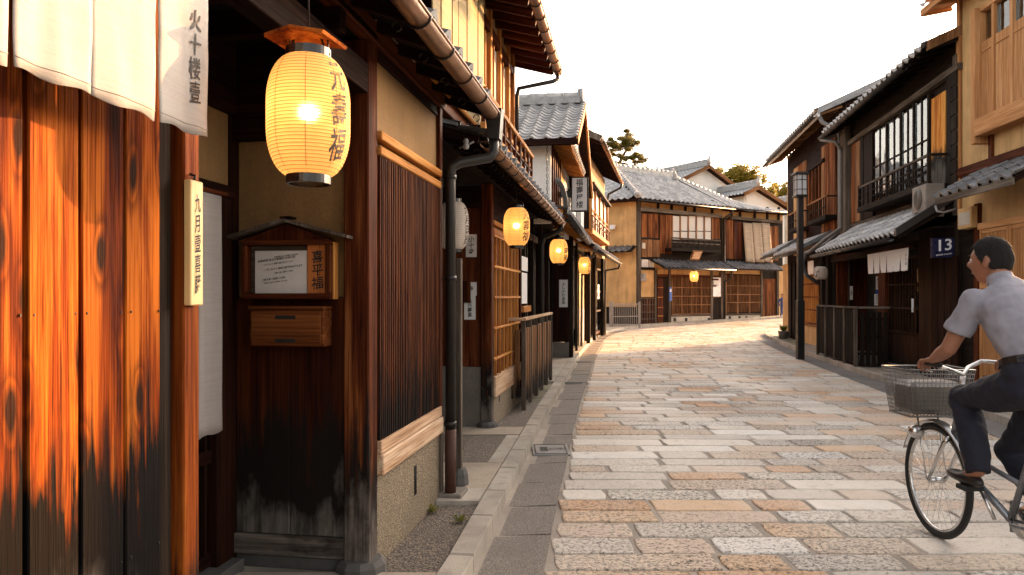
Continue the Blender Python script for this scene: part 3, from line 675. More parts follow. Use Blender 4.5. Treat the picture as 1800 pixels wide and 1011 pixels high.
# ---- big noren over the plank wall
XN=.13
def noren(label,fr,xo,ys,ztop,zbot,mat,key=None,kpos=None,ksz=.08,cat='shop curtain',gap=.006,wave=.004,axis='y',rod=True,flare=0.,nm='shop_curtain'):
    t=thing(nm,label,cat,fr,(xo,ys[0],ztop) if axis=='y' else (ys[0],xo,ztop))
    for i,(a,b) in enumerate(zip(ys,ys[1:])):
        sgn=1 if b>a else -1; ph=RN.uniform(0,6); zb=zbot(i) if callable(zbot) else zbot; am=RN.uniform(.7,1.3)*wave
        def P(u,v,a=a,b=b,ph=ph,zb=zb,am=am):
            k=1-v; g=gap*(k**1.6); yy=a+g*sgn+(b-a-2*g*sgn)*u+flare*k*(u-.5); z=zb+(ztop-zb)*v-.004*math.sin(u*9+ph)*(v<.02)
            dx=am*k*(math.sin(u*5.5+ph)+.5*math.sin(u*13+ph*2+v*3))+.0015*math.sin(v*14+u*7+ph)*k+.002*noise.noise(V((u*6+ph,v*8,i)))
            return V((xo+dx,yy,z)) if axis=='y' else V((yy,xo+dx,z))
        m=MB(); m.sheet(P,14,22); c=m.build('curtain_panel',mat,t)
        so=c.modifiers.new('s','SOLIDIFY'); so.thickness=.0025; so.offset=0
        # hem seam
        m=MB(); m.tube([P(i/14,.035)+(V((.002,0,0)) if axis=='y' else V((0,.002,0))) for i in range(15)],.0012,4); m.build('seam',M['grlin'],c)
        if key and i==len(ys)-2:
            ky=kpos; m=MB()
            def wp(x_,y_,P=P):
                vv=(ky[1]+y_-zb)/(ztop-zb); uu=(ky[0]+x_-a)/(b-a); p=P(uu,vv); s_=.0035 if fr is FL else -.0035; return p+V((s_,0,0))
            m.text(key,(0,0,0),(0,1,0),(0,0,1),ksz,warp=wp,sx=.85,seed=7); m.build('lettering',M['ink'],c)
    if rod:
        m=MB(); a,b=min(ys[0],ys[-1])-.05,max(ys[0],ys[-1])+.04; m.tube([(xo,a,ztop+.012),(xo,b,ztop+.012)] if axis=='y' else [(a,xo,ztop+.012),(b,xo,ztop+.012)],.011,8); m.build('rod',M['redclean'],t)
    return t
zn=FL.fz(248,XN,FL.fy(365,XN)); ysn=[FL.fy(p,XN) for p in(-420,-190,20,160,277,365)]
noren('large white shop curtain with slits and black brush writing hanging over the plank wall',FL,XN,ysn,2.40,lambda i:zn+.006,M['linen'],T_NOR,(FL.fy(342,XN),FL.fz(103,XN,FL.fy(342,XN))),.060)
# ---- house A: entry recess, lattice wall, upper floor
A=thing('townhouse','dark two-storey townhouse with entry recess, lattice wall and yellow blinds, first on the left','house',FL,(0,3.5,.08))
ya=FL.fy(648,0); PY=ya; yb=FL.fy(770,0)
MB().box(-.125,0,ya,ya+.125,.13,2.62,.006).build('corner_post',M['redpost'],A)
m=MB(); m.lathe([(.125,.0),(.12,.05),(.10,.075),(.0,.078)],10,(-.06,ya+.06,.06),sm=False); m.build('foot_stone',M['footst'],A)
# panel facing the viewer
xp0=FL.fx(415,ya+.03); xs_=FL.fx(509,ya+.03)
za,zb_=FL.fz(942,-.3,ya+.03),FL.fz(523,-.3,ya+.03)
for a,b in((xp0,xs_-.001),(xs_+.001,-.127)): MB().box(a,b,ya+.03,ya+.055,za,zb_,.003).build('panel_board',M['red'],A)
one(A,'bottom_rail',M['redpost'],xp0-.005,-.127,ya+.015,ya+.07,FL.fz(983,-.3,ya),za-.003)
one(A,'plinth',M['footst'],xp0,-.127,ya+.03,ya+.08,.07,FL.fz(985,-.3,ya))
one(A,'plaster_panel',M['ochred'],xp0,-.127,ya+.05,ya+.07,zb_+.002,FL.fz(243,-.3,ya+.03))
one(A,'beam',M['dark'],xp0-.3,-.127,ya+.0,ya+.08,FL.fz(243,-.3,ya+.03)+.001,2.62)
one(A,'jamb_post',M['dark'],xp0-.10,xp0-.002,ya-.02,ya+.08,.08,2.62)
# back wall of the recess
xb=-.70
one(A,'plaster_panel',M['ochred'],xb-.02,xb,2.0,ya-.03,FL.fz(303,xb,3.1),2.28)
one(A,'beam',M['dark'],xb-.03,xb+.03,2.0,ya-.025,FL.fz(328,xb,3.1),FL.fz(304,xb,3.1))
one(A,'beam',M['dark'],xb-.03,xb+.04,2.0,ya-.025,2.28,2.62)
one(A,'inner_wall',M['void'],xb-.10,xb-.06,1.8,ya,.05,2.3)
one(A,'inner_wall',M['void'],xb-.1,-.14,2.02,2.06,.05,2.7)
for b in((2.45,2.5),(ya-.16,ya-.03)): one(A,'door_post',M['dark'],xb-.04,xb+.02,b[0],b[1],.08,FL.fz(328,xb,3.1))
slats(A,'door_slat',xb-.02,2.5,ya-.17,.2,1.9,13,.018,.02,M['dark'])
for z in(.14,.62,1.3): one(A,'door_rail',M['dark'],xb-.04,xb-.005,2.5,ya-.165,z,z+.06)
one(A,'inner_wall',M['black'],xb-.055,xb-.045,2.1,ya-.05,.1,1.95)
one(A,'threshold',M['footst'],xb-.06,xb+.08,2.1,ya-.02,.07,.13)
# ceiling beams of the recess
m=MB(); m.box(-.9,.02,1.6,3.62,2.63,2.66,.003); m.build('ceiling',M['black'],A)
for yy in(2.3,2.75,3.15): one(A,'ceiling_beam',M['dark'],-.68,.02,yy,yy+.07,2.52,2.625)
one(A,'lintel_beam',M['dark'],-.09,.0,2.2,ya-.003,2.36,2.50)
# lattice wall beyond the post
y0,y1=ya+.13,yb
zt1=FL.fz(219,0,ya); zc=FL.fz(246,0,ya)
one(A,'top_rail',M['lit'],-.03,.022,y0,y1+.02,zt1-.045,zt1,c=.005); one(A,'top_rail',M['lit'],-.035,.018,y0,y1+.02,zc-.045,zc,c=.005)
one(A,'groove',M['black'],-.05,-.02,y0,y1,zc,zt1-.045)
zl=FL.fz(785,0,ya); zl2=FL.fz(810,0,ya); zl3=FL.fz(848,0,ya)
one(A,'lower_rail',M['pale'],-.03,.020,y0,y1+.03,zl2+.003,zl,c=.005); one(A,'lower_rail',M['pale'],-.03,.030,y0,y1+.03,zl3,zl2,c=.006)
slats(A,'lattice_slat',-.004,y0+.004,y1-.004,zl,zc-.045,38,.015,.026,M['slat'])
for z in(zl+.45,zl+.95,zl+1.2): one(A,'lattice_tie',M['slat'],-.028,-.018,y0,y1,z,z+.018)
one(A,'inner_wall',M['black'],-.05,-.034,y0,y1,zl,zc-.045)
MB().box(-.06,-.004,y0,y1+.05,.05,zl3-.002,.004).build('pebbled_base',M['stucco'],A)
yv=FL.fy(731,0); zv=FL.fz(844,0,yv); m=MB(); m.box(-.01,-.001,yv-.022,yv+.022,zv-.085,zv+.085,.001); v_=m.build('vent',M['void'],A)
for k in(-1,0,1): 
    q=MB(); q.tube([(.0,yv+k*.011,zv-.08),(.0,yv+k*.011,zv+.08)],.0025,5); q.build('vent_bar',M['iron'],v_)
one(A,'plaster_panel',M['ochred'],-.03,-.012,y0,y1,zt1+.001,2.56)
one(A,'end_post',M['redclean'],-.06,.012,y1+.002,y1+.07,zl-.1,2.62); one(A,'end_post',M['grey'],-.05,.012,y1+.052,y1+.10,.12,zl-.1)
one(A,'side_wall',M['black'],-2.5,-.061,y1+.06,y1+.10,.05,2.62)
one(A,'plaster_panel',M['dark'],-.03,.0,y0,y1+.07,2.56,2.66)
# eave of the ground floor
XE=.27
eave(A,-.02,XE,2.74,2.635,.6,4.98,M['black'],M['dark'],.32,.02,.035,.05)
one(A,'eave_board',M['dark'],XE-.005,XE+.012,.6,4.98,2.60,2.655)
gutter(A,XE+.055,2.60,.6,4.97,.052,M['copper'],.42)
tiles(A,(XE+.045,.6,2.675),(0,.27,0),(-.20,0,.075),16,2,M['tiled'],True,.03,th=.03)
one(A,'inner_wall',M['void'],-.06,-.03,.4,9.0,2.68,3.05)
# hopper, elbow and downpipe
D=thing('downpipe','dark downpipe with hopper and elbow between the lattice wall and the lantern recess','downpipe',FL,(.075,4.93,.08))
yh=5.05; xh=XE+.055
m=MB(); m.prism([(xh-.055,yh-.05,2.64),(xh+.06,yh-.05,2.64),(xh+.045,yh-.05,2.44),(xh-.03,yh-.05,2.44)],(0,.11,0)); m.build('hopper',M['pipe'],D)
xp,ypp=.065,4.90
m=MB(); m.tube([(xh,yh,2.47),(xh,yh,2.36),(xh-.03,yh-.01,2.32),(xp+.06,ypp+.02,2.27),(xp+.01,ypp,2.24),(xp,ypp,2.18),(xp,ypp,.52)],.034,14); m.build('pipe',M['pipe'],D)
m=MB(); m.tube([(xp,ypp,.53),(xp,ypp,.08)],.037,14); m.build('rusty_foot',M['rust'],D)
for z in(2.16,1.5,.55): 
    m=MB(); m.tube([(xp,ypp,z),(xp,ypp,z+.03)],.039,14); m.tube([(xp,ypp,z+.015),(xp-.09,ypp,z+.015)],.006,5); m.build('bracket',M['iron'],D)
m=MB(); m.tube([(.10,5.0,2.38),(.2,5.0,2.42)],.006,6); m.lathe([(.018,0),(.022,.02),(.012,.035),(.02,.05),(.008,.07)],12,(.15,4.98,2.37)); m.build('insulator',M['galv'],D)
# upper floor of house A
zc0,zc1=2.78,4.02; EU=FL.fy(903,0)
one(A,'upper_wall',M['dark'],-.10,-.05,2.5,EU,2.66,4.1)
for p in(735,): 
    yy=FL.fy(p,0); one(A,'upper_post',M['redclean'],-.05,.0,yy-.06,yy,2.7,4.05)
ypos=[FL.fy(p,-.0) for p in(862,879,894)]
for yy in ypos: one(A,'upper_post',M['lit'],-.05,.012,yy-.04,yy+.04,2.66,4.05)
one(A,'upper_post',M['lit'],-.05,.015,EU-.07,EU,2.60,4.05)
one(A,'upper_sill',M['redclean'],-.05,.02,2.5,EU,2.62,2.72); one(A,'upper_lintel',M['redclean'],-.05,.01,FL.fy(852,0),EU-.072,3.72,3.80)
yw0=FL.fy(850,0)
for a,b in zip([yw0]+ypos,ypos+[EU-.03]):
    one(A,'shoji_panel',M['curt'],-.035,-.028,a+.04,b-.04,2.74,3.70); one(A,'window_bar',M['lit'],-.025,-.01,(a+b)/2-.012,(a+b)/2+.012,2.74,3.70)
    one(A,'window_bar',M['lit'],-.024,-.012,a+.04,b-.04,3.2,3.22)
one(A,'plaster_panel',M['ochre'],-.03,-.02,yw0,EU-.07,3.80,4.05)
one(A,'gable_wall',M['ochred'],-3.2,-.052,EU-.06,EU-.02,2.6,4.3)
B_=thing('bamboo_blind','nearer yellow bamboo blind hanging on the upper floor on the left','blind',FL,(.05,FL.fy(760,.05),4.0),'bamboo blinds on the upper floor at left')
B2=thing('bamboo_blind','farther yellow bamboo blind, next to the balcony windows at left','blind',FL,(.05,FL.fy(806,.05),4.0),'bamboo blinds on the upper floor at left')
for t,a,b in((B_,760,805),(B2,806,850)):
    y0_,y1_=FL.fy(a,.05),FL.fy(b,.05); m=MB(); m.box(.045,.053,y0_,y1_,2.72,4.0,.001); m.build('reed_mat',M['blind'],t)
    m=MB(); m.tube([(.05,y0_,2.71),(.05,y1_,2.71)],.014,8); m.build('bottom_rod',M['lit'],t)
    for f in(.28,.72): q=MB(); q.tube([(.056,y0_+(y1_-y0_)*f,2.7),(.056,y0_+(y1_-y0_)*f,4.0)],.003,4); q.build('cord',M['dark'],t)
t=thing('bamboo_blind','slim dark-edged blind above the near gutter at left','blind',FL,(.02,FL.fy(712,.02),4.0))
m=MB(); m.box(.015,.024,FL.fy(660,.02),FL.fy(730,.02),2.72,4.0,.001); m.build('reed_mat',M['blind2'],t)
# balcony
xb_=.15; b0,b1=FL.fy(849,xb_),FL.fy(934.5,xb_)
K=thing('balcony','narrow wooden balcony railing glowing orange under the upper windows on the left','balcony',FL,(xb_,b0,2.6))
zt_=FL.fz(273,xb_,b1); zb2=FL.fz(326,xb_,b1)
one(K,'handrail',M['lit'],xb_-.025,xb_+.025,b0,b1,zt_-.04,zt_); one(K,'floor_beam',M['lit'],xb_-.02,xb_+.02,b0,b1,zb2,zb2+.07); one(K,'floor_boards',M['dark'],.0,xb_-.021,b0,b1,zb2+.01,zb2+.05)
n=9
for k in range(n+1):
    yy=b0+.02+(b1-b0-.04)*k/n; one(K,'baluster',M['redclean'],xb_-.015,xb_+.015,yy-.016,yy+.016,zb2+.07,zt_-.04)
    if k<n: one(K,'block',M['lit'],xb_-.01,xb_+.012,yy+.07,yy+.15,zb2+.17,zb2+.215)
one(K,'middle_rail',M['redclean'],xb_-.008,xb_+.008,b0,b1,zb2+.14,zb2+.165)
one(K,'end_rail',M['lit'],-.0,xb_-.026,b1-.04,b1,zt_-.04,zt_)
# top eave
XT=.40; YT=FL.fy(978,XT+.03); zT=FL.fz(128,XT,YT)
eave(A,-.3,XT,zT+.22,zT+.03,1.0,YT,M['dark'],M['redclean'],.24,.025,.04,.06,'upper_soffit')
gutter(A,XT+.05,zT,1.0,YT,.045,M['copper'],.3,hooks=False)
tiles(A,(XT+.05,1.0,zT+.07),(0,.27,0),(-.22,0,.08),int((YT-1)/.27),3,M['tiled'],False,.026)
m=MB(); m.prism([(-3,YT-.03,zT+1.0),(-.3,YT-.03,zT+.18),(XT,YT-.03,zT-.02),(XT,YT-.03,zT+.07),(-3,YT-.03,zT+1.15)],(0,.04,0)); m.build('verge_board',M['dark'],A)
m=MB(); m.prism([(-3,1.,zT+1.0),(-.3,1.,zT+.24),(-.3,1.,zT+.28),(-3,1.,zT+1.05)],(0,YT-1.05,0)); m.build('roof_deck',M['dark'],A)
m=MB(); m.tube([(XT+.05,YT-.05,zT-.03),(XT+.05,YT-.06,zT-.09),(XT-.0,YT-.12,zT-.13),(.05,EU+.02,zT-.22),(.03,EU+.02,zT-.3),(.03,EU+.02,2.6)],.022,10); m.build('roof_pipe',M['pipe'],A)
# small roof bracket of lower eave B
# ---- house B: shop with recess and honey lattice
B=thing('shop_house','low shop with wide grid lattice and tiled eave behind the downpipe on the left','house',FL,(-.15,5.2,.08))
xw=-.14; ylp=FL.fy(865,xw); 
xq0,xq1=FL.fx(800,ylp),FL.fx(846,ylp)
zcl=FL.fz(645,-.3,ylp)
one(B,'recess_panel',M['redclean'],xq0-.5,xq1-.002,ylp+.01,ylp+.04,zcl,2.5); one(B,'beam',M['dark'],xq0-.5,xq1,ylp-.02,ylp+.008,2.28,2.5)
one(B,'stone_cladding',M['cladding'],xq0-.5,xq1-.002,ylp+.0,ylp+.04,.05,zcl-.003)
m=MB(); m.box(xq1,xw+.0,ylp-.02,ylp+.09,.14,2.52,.006); m.build('corner_post',M['redpost'],B)
m=MB(); m.lathe([(.11,0),(.105,.05),(.08,.07),(0,.072)],10,((xq1+xw)/2,ylp+.03,.07),sm=False); m.build('foot_stone',M['footst'],B)
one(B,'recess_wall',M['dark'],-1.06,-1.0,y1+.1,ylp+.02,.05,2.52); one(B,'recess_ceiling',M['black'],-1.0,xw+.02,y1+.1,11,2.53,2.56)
# red box on the panel
one(B,'meter_box',M['red'],xq0+.08,xq0+.16,ylp-.02,ylp+.009,1.33,1.55,c=.004)
slats(B,'recess_slat',-.95,y1+.2,ylp-.1,.15,2.3,14,.03,.03,M['dark'])
yl1=FL.fy(914,xw); zL1=FL.fz(385,xw,ylp); zL0=FL.fz(662,xw,ylp+.1)
yg0,yg1=ylp+.095,yl1-.03
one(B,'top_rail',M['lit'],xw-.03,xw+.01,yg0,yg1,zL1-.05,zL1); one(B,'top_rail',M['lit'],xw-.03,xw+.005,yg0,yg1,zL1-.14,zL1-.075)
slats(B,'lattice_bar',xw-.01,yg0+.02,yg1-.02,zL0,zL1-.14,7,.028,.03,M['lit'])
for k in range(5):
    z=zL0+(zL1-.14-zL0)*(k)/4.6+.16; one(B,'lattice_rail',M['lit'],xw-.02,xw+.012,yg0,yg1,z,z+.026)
one(B,'inner_panel',M['redclean'],xw-.07,xw-.05,yg0,yg1,zL0,zL1)
zs=FL.fz(700,xw,ylp+.1); one(B,'sill_board',M['pale'],xw-.03,xw+.02,yg0,yg1+.02,zs,zL0-.002); MB().box(xw-.06,xw-.003,yg0,yl1,.05,zs-.003,.003).build('pebbled_base',M['stucco'],B)
yv=FL.fy(878,xw); m=MB(); m.box(xw-.02,xw-.001,yv-.025,yv+.025,.28,.46,.001); m.build('vent',M['void'],B)
one(B,'lattice_post',M['redclean'],xw-.05,xw+.015,yg1,yl1+.02,zs-.1,2.52)
one(B,'plaster_panel',M['dark'],xw-.03,xw-.01,yg0,yl1,zL1,2.56)
# dark bay beyond the lattice
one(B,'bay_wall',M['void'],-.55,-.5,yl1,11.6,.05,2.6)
for p in(920,934,950,962): yy=FL.fy(p,-.2); one(B,'bay_post',M['black'],-.22,-.17,yy,yy+.05,.1,2.55)
one(B,'bay_rail',M['lit'],-.24,-.16,FL.fy(916,-.2),FL.fy(929,-.2),FL.fz(552,-.2,9),FL.fz(540,-.2,9)); one(B,'bay_rail',M['black'],-.24,-.18,yl1,11.5,2.2,2.3)
one(B,'bay_panel',M['black'],-.30,-.25,yl1,11.5,.08,.85)
# eave B
XB=.20; yB0,yB1=5.05,FL.fy(988,XB+.05)
zB=FL.fz(396,XB+.05,yB1)+.03
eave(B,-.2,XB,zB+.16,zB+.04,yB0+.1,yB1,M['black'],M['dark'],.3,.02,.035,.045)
gutter(B,XB+.05,zB,yB0+.12,yB1,.048,M['copper'],.33)
tiles(B,(XB+.06,yB0+.12,zB+.05),(0,.25,0),(-.2,0,.06),int((yB1-yB0)/.25),2,M['tiled'],True,.032,th=.034)
m=MB(); m.prism([(-.3,yB0+.1,zB+.20),(.05,yB0+.1,zB+.12),(.05,yB0+.1,zB+.14),(-.3,yB0+.1,zB+.28)],(0,yB1-yB0,0)); m.build('roof_deck',M['tiled'],B)
m=MB(); m.tube([(XB+.05,yB1-.06,zB-.03),(XB+.04,yB1-.05,zB-.10),(XB-.1,yB1-.02,zB-.16),(-.02,yB1+.03,zB-.2),(-.05,yB1+.05,zB-.3),(-.05,yB1+.05,.1)],.036,12); m.build('end_pipe',M['pipe'],B)
# timber guard post behind the pipe
t=thing('guard_post','square weathered timber post on a black foot stone behind the dark downpipe','post',FL,(.07,5.22,.08))
one(t,'shaft',M['grey'],.028,.066,5.20,5.25,.20,1.66)
m=MB(); m.lathe([(.065,0),(.06,.07),(.045,.11),(0,.112)],8,(.05,5.225,.09),sm=False); m.build('foot_stone',M['footst'],t)
# step stone
t=thing('step_stone','flat grey step stone beside the foot of the dark downpipe','stone',FL,(.05,5.0,.08))
MB().box(-.06,.15,4.84,5.05,.085,.118,.012).build('slab',M['cladding'],t)
# ---- objects on house A
ybx=ya+.03; fx=lambda p:FL.fx(p,ybx-.06)
nb=thing('notice_board','small roofed wooden notice board with a white sheet, on the entry panel','notice board',FL,(fx(505),ybx,1.4))
X0,X1=fx(426),fx(583); Z0,Z1=FL.fz(526,-.3,ybx-.06),FL.fz(422,-.3,ybx-.06); YF=ybx-.075
for a in((X0,X1,Z0,Z0+.028),(X0,X1,Z1-.022,Z1),): one(nb,'frame_rail',M['redclean'],a[0],a[1],YF,ybx-.004,a[2],a[3])
for a in((X0,X0+.026),(X1-.028,X1)): one(nb,'frame_stile',M['redclean'],a[0],a[1],YF+.001,ybx-.005,Z0+.029,Z1-.023)
one(nb,'side_cheek',M['lit'],X1+.001,X1+.012,YF+.02,ybx-.005,Z0,Z1-.01)
one(nb,'back_panel',M['grey'],X0+.026,X1-.028,YF+.045,ybx-.01,Z0+.028,Z1-.022)
m=MB(); xm=(X0+X1)/2; m.prism([(X0-.0,YF+.01,Z1),(X1+.0,YF+.01,Z1),(xm+.02,YF+.01,Z1+.075),(xm-.02,YF+.01,Z1+.075)],(0,.05,0)); m.build('gable',M['redclean'],nb)
for sx in(-1,1):
    m=MB(); xa_=xm-.004*sx; xe_=fx(400) if sx<0 else fx(616); m.prism([(xm,YF-.03,Z1+.085),(xe_,YF-.03,Z1+.004),(xe_,YF-.03,Z1+.018),(xm,YF-.03,Z1+.101)],(0,.12,0)); m.build('roof_board',M['grey'],nb)
m=MB(); m.box(xm-.02,xm+.035,YF-.02,YF+.05,Z1+.101,Z1+.112,.002); m.build('roof_cap',M['dark'],nb)
xa_,xb2=fx(444),fx(536); za_,zb3=FL.fz(516,-.3,ybx-.05),FL.fz(440,-.3,ybx-.05)
sh=MB().box(xa_,xb2,YF+.038,YF+.044,za_,zb3,.001).build('notice_sheet',M['paper'],nb)
m=MB(); w_=xb2-xa_; yy=YF+.0365
for (tx,cx,cz,s_) in((T_NOTICE1,.42,.80,.0145),(T_NOTICE2,.55,.60,.0125),(T_NOTICE3,.36,.34,.0125),(T_NOTICE1,.6,.88,.009),(T_NOTICE2,.45,.71,.010),(T_NOTICE3,.55,.5,.010),(T_NOTICE1,.4,.27,.009)):
    m.text(tx,(xa_+w_*cx,yy,za_+(zb3-za_)*cz),(1,0,0),(0,0,1),s_*.92,seed=int(cx*100))
m.build('lettering',M['ink'],sh)
MB().box(fx(538),fx(574),YF+.030,YF+.044,FL.fz(518,-.3,ybx-.05),FL.fz(424,-.3,ybx-.05),.001).build('orange_slip',M['slip'],nb)
m=MB(); m.text(T_SLIP,(fx(556),YF+.0285,(za_+zb3)/2+.005),(1,0,0),(0,0,1),.062,seed=3); m.build('lettering',M['ink'],nb)
lb=thing('letter_box','brown wooden letter box with two slots below the notice board','letter box',FL,(fx(510),ybx,1.25))
Z0,Z1=FL.fz(609,-.3,ybx-.08),FL.fz(540,-.3,ybx-.08); X0,X1=fx(446),fx(575)
one(lb,'box',M['box'],X0,X1,ybx-.10,ybx-.004,Z0,Z1-.012); one(lb,'lid',M['box'],X0-.004,X1+.004,ybx-.112,ybx-.003,Z1-.011,Z1+.004)
one(lb,'door',M['box'],X0+.012,X1-.014,ybx-.107,ybx-.1005,Z0+.006,Z1-.020)
for zz in(Z1-.048,Z0+.028): 
    q=MB(); q.box(fx(492),fx(527),ybx-.1085,ybx-.1075,zz-.009,zz+.009,.0005); q.build('slot',M['void'],lb)
noren('long off-white linen strip curtain hanging in the entry beside the plank wall',FL,-.60,[2.72,FL.fy(349,-.60),FL.fy(389,-.60)],FL.fz(335,-.6,3.1),lambda i:FL.fz(772,-.6,3.1),M['grlin'],gap=.006,wave=.006,flare=.02)
# ---- lanterns on the left
def lpos(px,py,Y,dx=0):
    p=V(((px-900)/FOC*Y,Y,EYE-(py-HOR)*Y/FOC)); q=p-FL.o; return (q.dot(FL.x),q.dot(FL.y),p.z)
LY=2.115; lp=lpos(542.5,206,LY); W_=143*LY/FOC/2; 
lantern('large glowing yellow paper lantern with black characters under an orange board, nearest',FL,lp,W_,208*LY/FOC,T_LAN,True,rad(-20),36,'paper lanterns along the left eaves',True,64,.34,ts=.095,hang=2.56)
lantern('unlit white paper lantern half hidden behind the dark downpipe',FL,lpos(797,397,6.1),.127,83*6.1/FOC,T_UNL,False,rad(-12),26,None,False,40,.45,hang=2.5)
lantern('second glowing lantern from the front, before the honey lattice window',FL,lpos(908,399,7.2),.128,66*7.2/FOC,T_LAN,True,rad(-32),26,'paper lanterns along the left eaves',False,40,.5,hang=2.45)
lantern('third glowing lantern from the front, at the end of the long copper gutter',FL,lpos(982,442,11.3),.139,42*11.3/FOC,T_LAN,True,rad(-32),22,'paper lanterns along the left eaves',False,32,.5,hang=2.45)
lantern('small glowing lantern farthest along the left row, beyond the white hanging sign',FL,lpos(1027.5,467,16.7),.137,30*16.7/FOC,T_LAN,True,rad(-32),18,'paper lanterns along the left eaves',False,28,.5,hang=2.5)
# papers on panel B
yy=ylp+.008
def pp(l,a,b,c,d,key,sz=None): 
    x0_,x1_=FL.fx(a,yy),FL.fx(b,yy); z0_,z1_=FL.fz(d,-.3,yy),FL.fz(c,-.3,yy); paper(l,FL,(x0_,yy,z0_),(1,0,0),x1_-x0_,z1_-z0_,key,sz)
pp('topmost white paper with brush writing on the panel behind the white lantern',819,838,412,452,T_SMALL)
pp('middle small white card with a crest on the recess panel',818,838,496,520,T_LAMP,.05)
pp('lowest long white paper with vertical writing on the recess panel',816,836,520,562,T_UNL)
yy=9.3
pp2=lambda l,a,b,c,d: paper(l,FL,(-.16,FL.fy(a,-.16),FL.fz(d,-.16,9)),(0,1,0),FL.fy(b,-.16)-FL.fy(a,-.16),FL.fz(c,-.16,9)-FL.fz(d,-.16,9),None)
pp2('upper pale paper in the dark bay just beyond the honey lattice',917,927,445,472); pp2('lower pale paper in the dark bay just beyond the honey lattice',917,926,476,535)
# ---- barrier fence
fa,fb=FL.fy(920,0),FL.fy(968,0.0)
f=thing('barrier_fence','waist-high brown slatted timber barrier standing at the edge of the left pavement','fence',FL,(0,fa,.08))
zf=1.145
one(f,'top_rail',M['pale'],-.03,.035,fa-.02,fb,zf-.035,zf,c=.006); one(f,'side_rail',M['pale'],-.24,-.031,fa-.02,fa+.04,zf-.035,zf)
for x_,y_ in((0,fa),(0,fb-.05),(-.21,fa)): one(f,'post',M['grey'],x_-.025,x_+.025,y_,y_+.05,.06,zf-.036,c=.005)
slats(f,'slat',0.0,fa+.06,fb-.06,.16,zf-.13,14,.155,.018,M['fence'])
for k in range(1,5): yy=fa+(fb-fa)*k/5; one(f,'post',M['grey'],-.03,.022,yy-.02,yy+.02,.08,zf-.036)
for z in(zf-.13,.22): one(f,'cross_rail',M['grey'],-.045,-.012,fa,fb,z-.03,z)
slatsx(f,'slat',fa+.012,-.19,-.03,.2,zf-.14,2,.055,.014,M['fence'])
# ---- house C: dark shop under the kura
C=thing('corner_shop','dark shop front with stone-based panel and curved tiled eave below the white storehouse','house',FL,(-.1,11.8,.08))
yc=16.0; xc0,xc1=FL.fx(966,yc),FL.fx(1000,yc)
one(C,'shop_panel',M['dark'],xc0-.6,xc1,yc,yc+.05,FL.fz(601,-.3,yc),2.75); one(C,'stone_base',M['cladding'],xc0-.6,xc1,yc-.01,yc+.05,.05,FL.fz(602,-.3,yc))
one(C,'corner_post',M['black'],xc1+.001,xc1+.09,yc-.01,yc+.09,.08,2.8)
one(C,'recess_wall',M['void'],-1.2,-1.1,11.0,yc+.1,.05,2.8); one(C,'recess_ceiling',M['black'],-1.1,.0,11.2,18,2.72,2.78)
for yy in(11.7,12.6,13.6,14.8): one(C,'recess_post',M['black'],-.6,-.5,yy,yy+.09,.08,2.72)
zz0=FL.fz(540,-.3,yc); paper('long white paper sign with black script on the dark panel below the third lantern',FL,(FL.fx(983,yc),yc-.008,zz0),(1,0,0),FL.fx(998,yc)-FL.fx(983,yc),FL.fz(492,-.3,yc)-zz0,T_PAP)
one(C,'side_wall',M['dark'],-.16,-.1,yc+.09,yc+.8,.05,2.72); one(C,'reed_panel',M['ochre2'],-.12,-.09,FL.fy(1018,-.1),FL.fy(1027,-.1),FL.fz(545,-.1,17.5),2.5)
one(C,'panel_base',M['base'],-.12,-.085,FL.fy(1018,-.1),FL.fy(1028,-.1),.06,FL.fz(546,-.1,17.5))
for p in(1003,1013,1029): yy=FL.fy(p,-.05); one(C,'front_post',M['black'],-.08,-.02,yy,yy+.07,.08,2.72)
one(C,'glass_pane',M['glass'],-.11,-.10,yc+.85,FL.fy(1017,-.1),.6,2.3); one(C,'inner_wall',M['void'],-.5,-.4,yc,19,.05,2.8)
c0,c1=FL.fy(1003,.3),FL.fy(1045,.32)
zC=2.56
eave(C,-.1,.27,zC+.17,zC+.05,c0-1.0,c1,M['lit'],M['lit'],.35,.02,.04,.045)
gutter(C,.32,zC,c0-1.0,c1,.055,M['pipe'],.6,hooks=False)
tiles(C,(.33,c0-1.0,zC+.06),(0,.26,0),(-.22,0,.08),int((c1-c0+1.0)/.26),3,M['tiled'],False,.035,th=.035)
m=MB(); m.tube([(.32,c1,zC-.03),(.28,c1+.02,zC-.15),(.0,c1+.05,zC-.25),(-.02,c1+.06,.1)],.035,10); m.build('end_pipe',M['gpipe'],C)
m=MB(); m.tube([(.18,yB1+.05,zC+.52),(.2,yB1+.6,zC+.5),(.22,yB1+.9,zC+.35),(.22,yB1+1.0,zC-.0)],.04,10); m.build('curved_pipe',M['gpipe'],C)
# ---- white storehouse above it
S=thing('white_storehouse','white plastered upper storey with grey wavy-tiled gable roof behind the balcony','house',FL,(-.05,12.3,2.6))
k0=12.35; xr=-.05
xr=FL.fx(968,k0)
one(S,'front_wall',M['white'],-2.6,xr,k0,k0+.12,2.60,3.98); 
k1=16.5
one(S,'side_wall',M['dark'],xr-.1,xr-.02,k0+.13,k0+1.1,2.6,3.95,c=.004); one(S,'side_wall',M['ochre2'],xr-.1,xr-.01,k0+1.1,k0+2.6,2.6,3.95); one(S,'side_wall',M['white'],xr-.1,xr+.0,k0+2.6,k1+1.5,2.6,3.95)
for d in(.14,.45,.8,1.15,1.5): one(S,'side_post',M['redclean'],xr-.04,xr+.03,k0+d,k0+d+.09,2.6,3.92)
ze=FL.fz(243,.1,12.0); ye_=12.0; zr_=ze+1.10; yr=14.1; X1=FL.fx(1016,ye_)
XL=-3.2
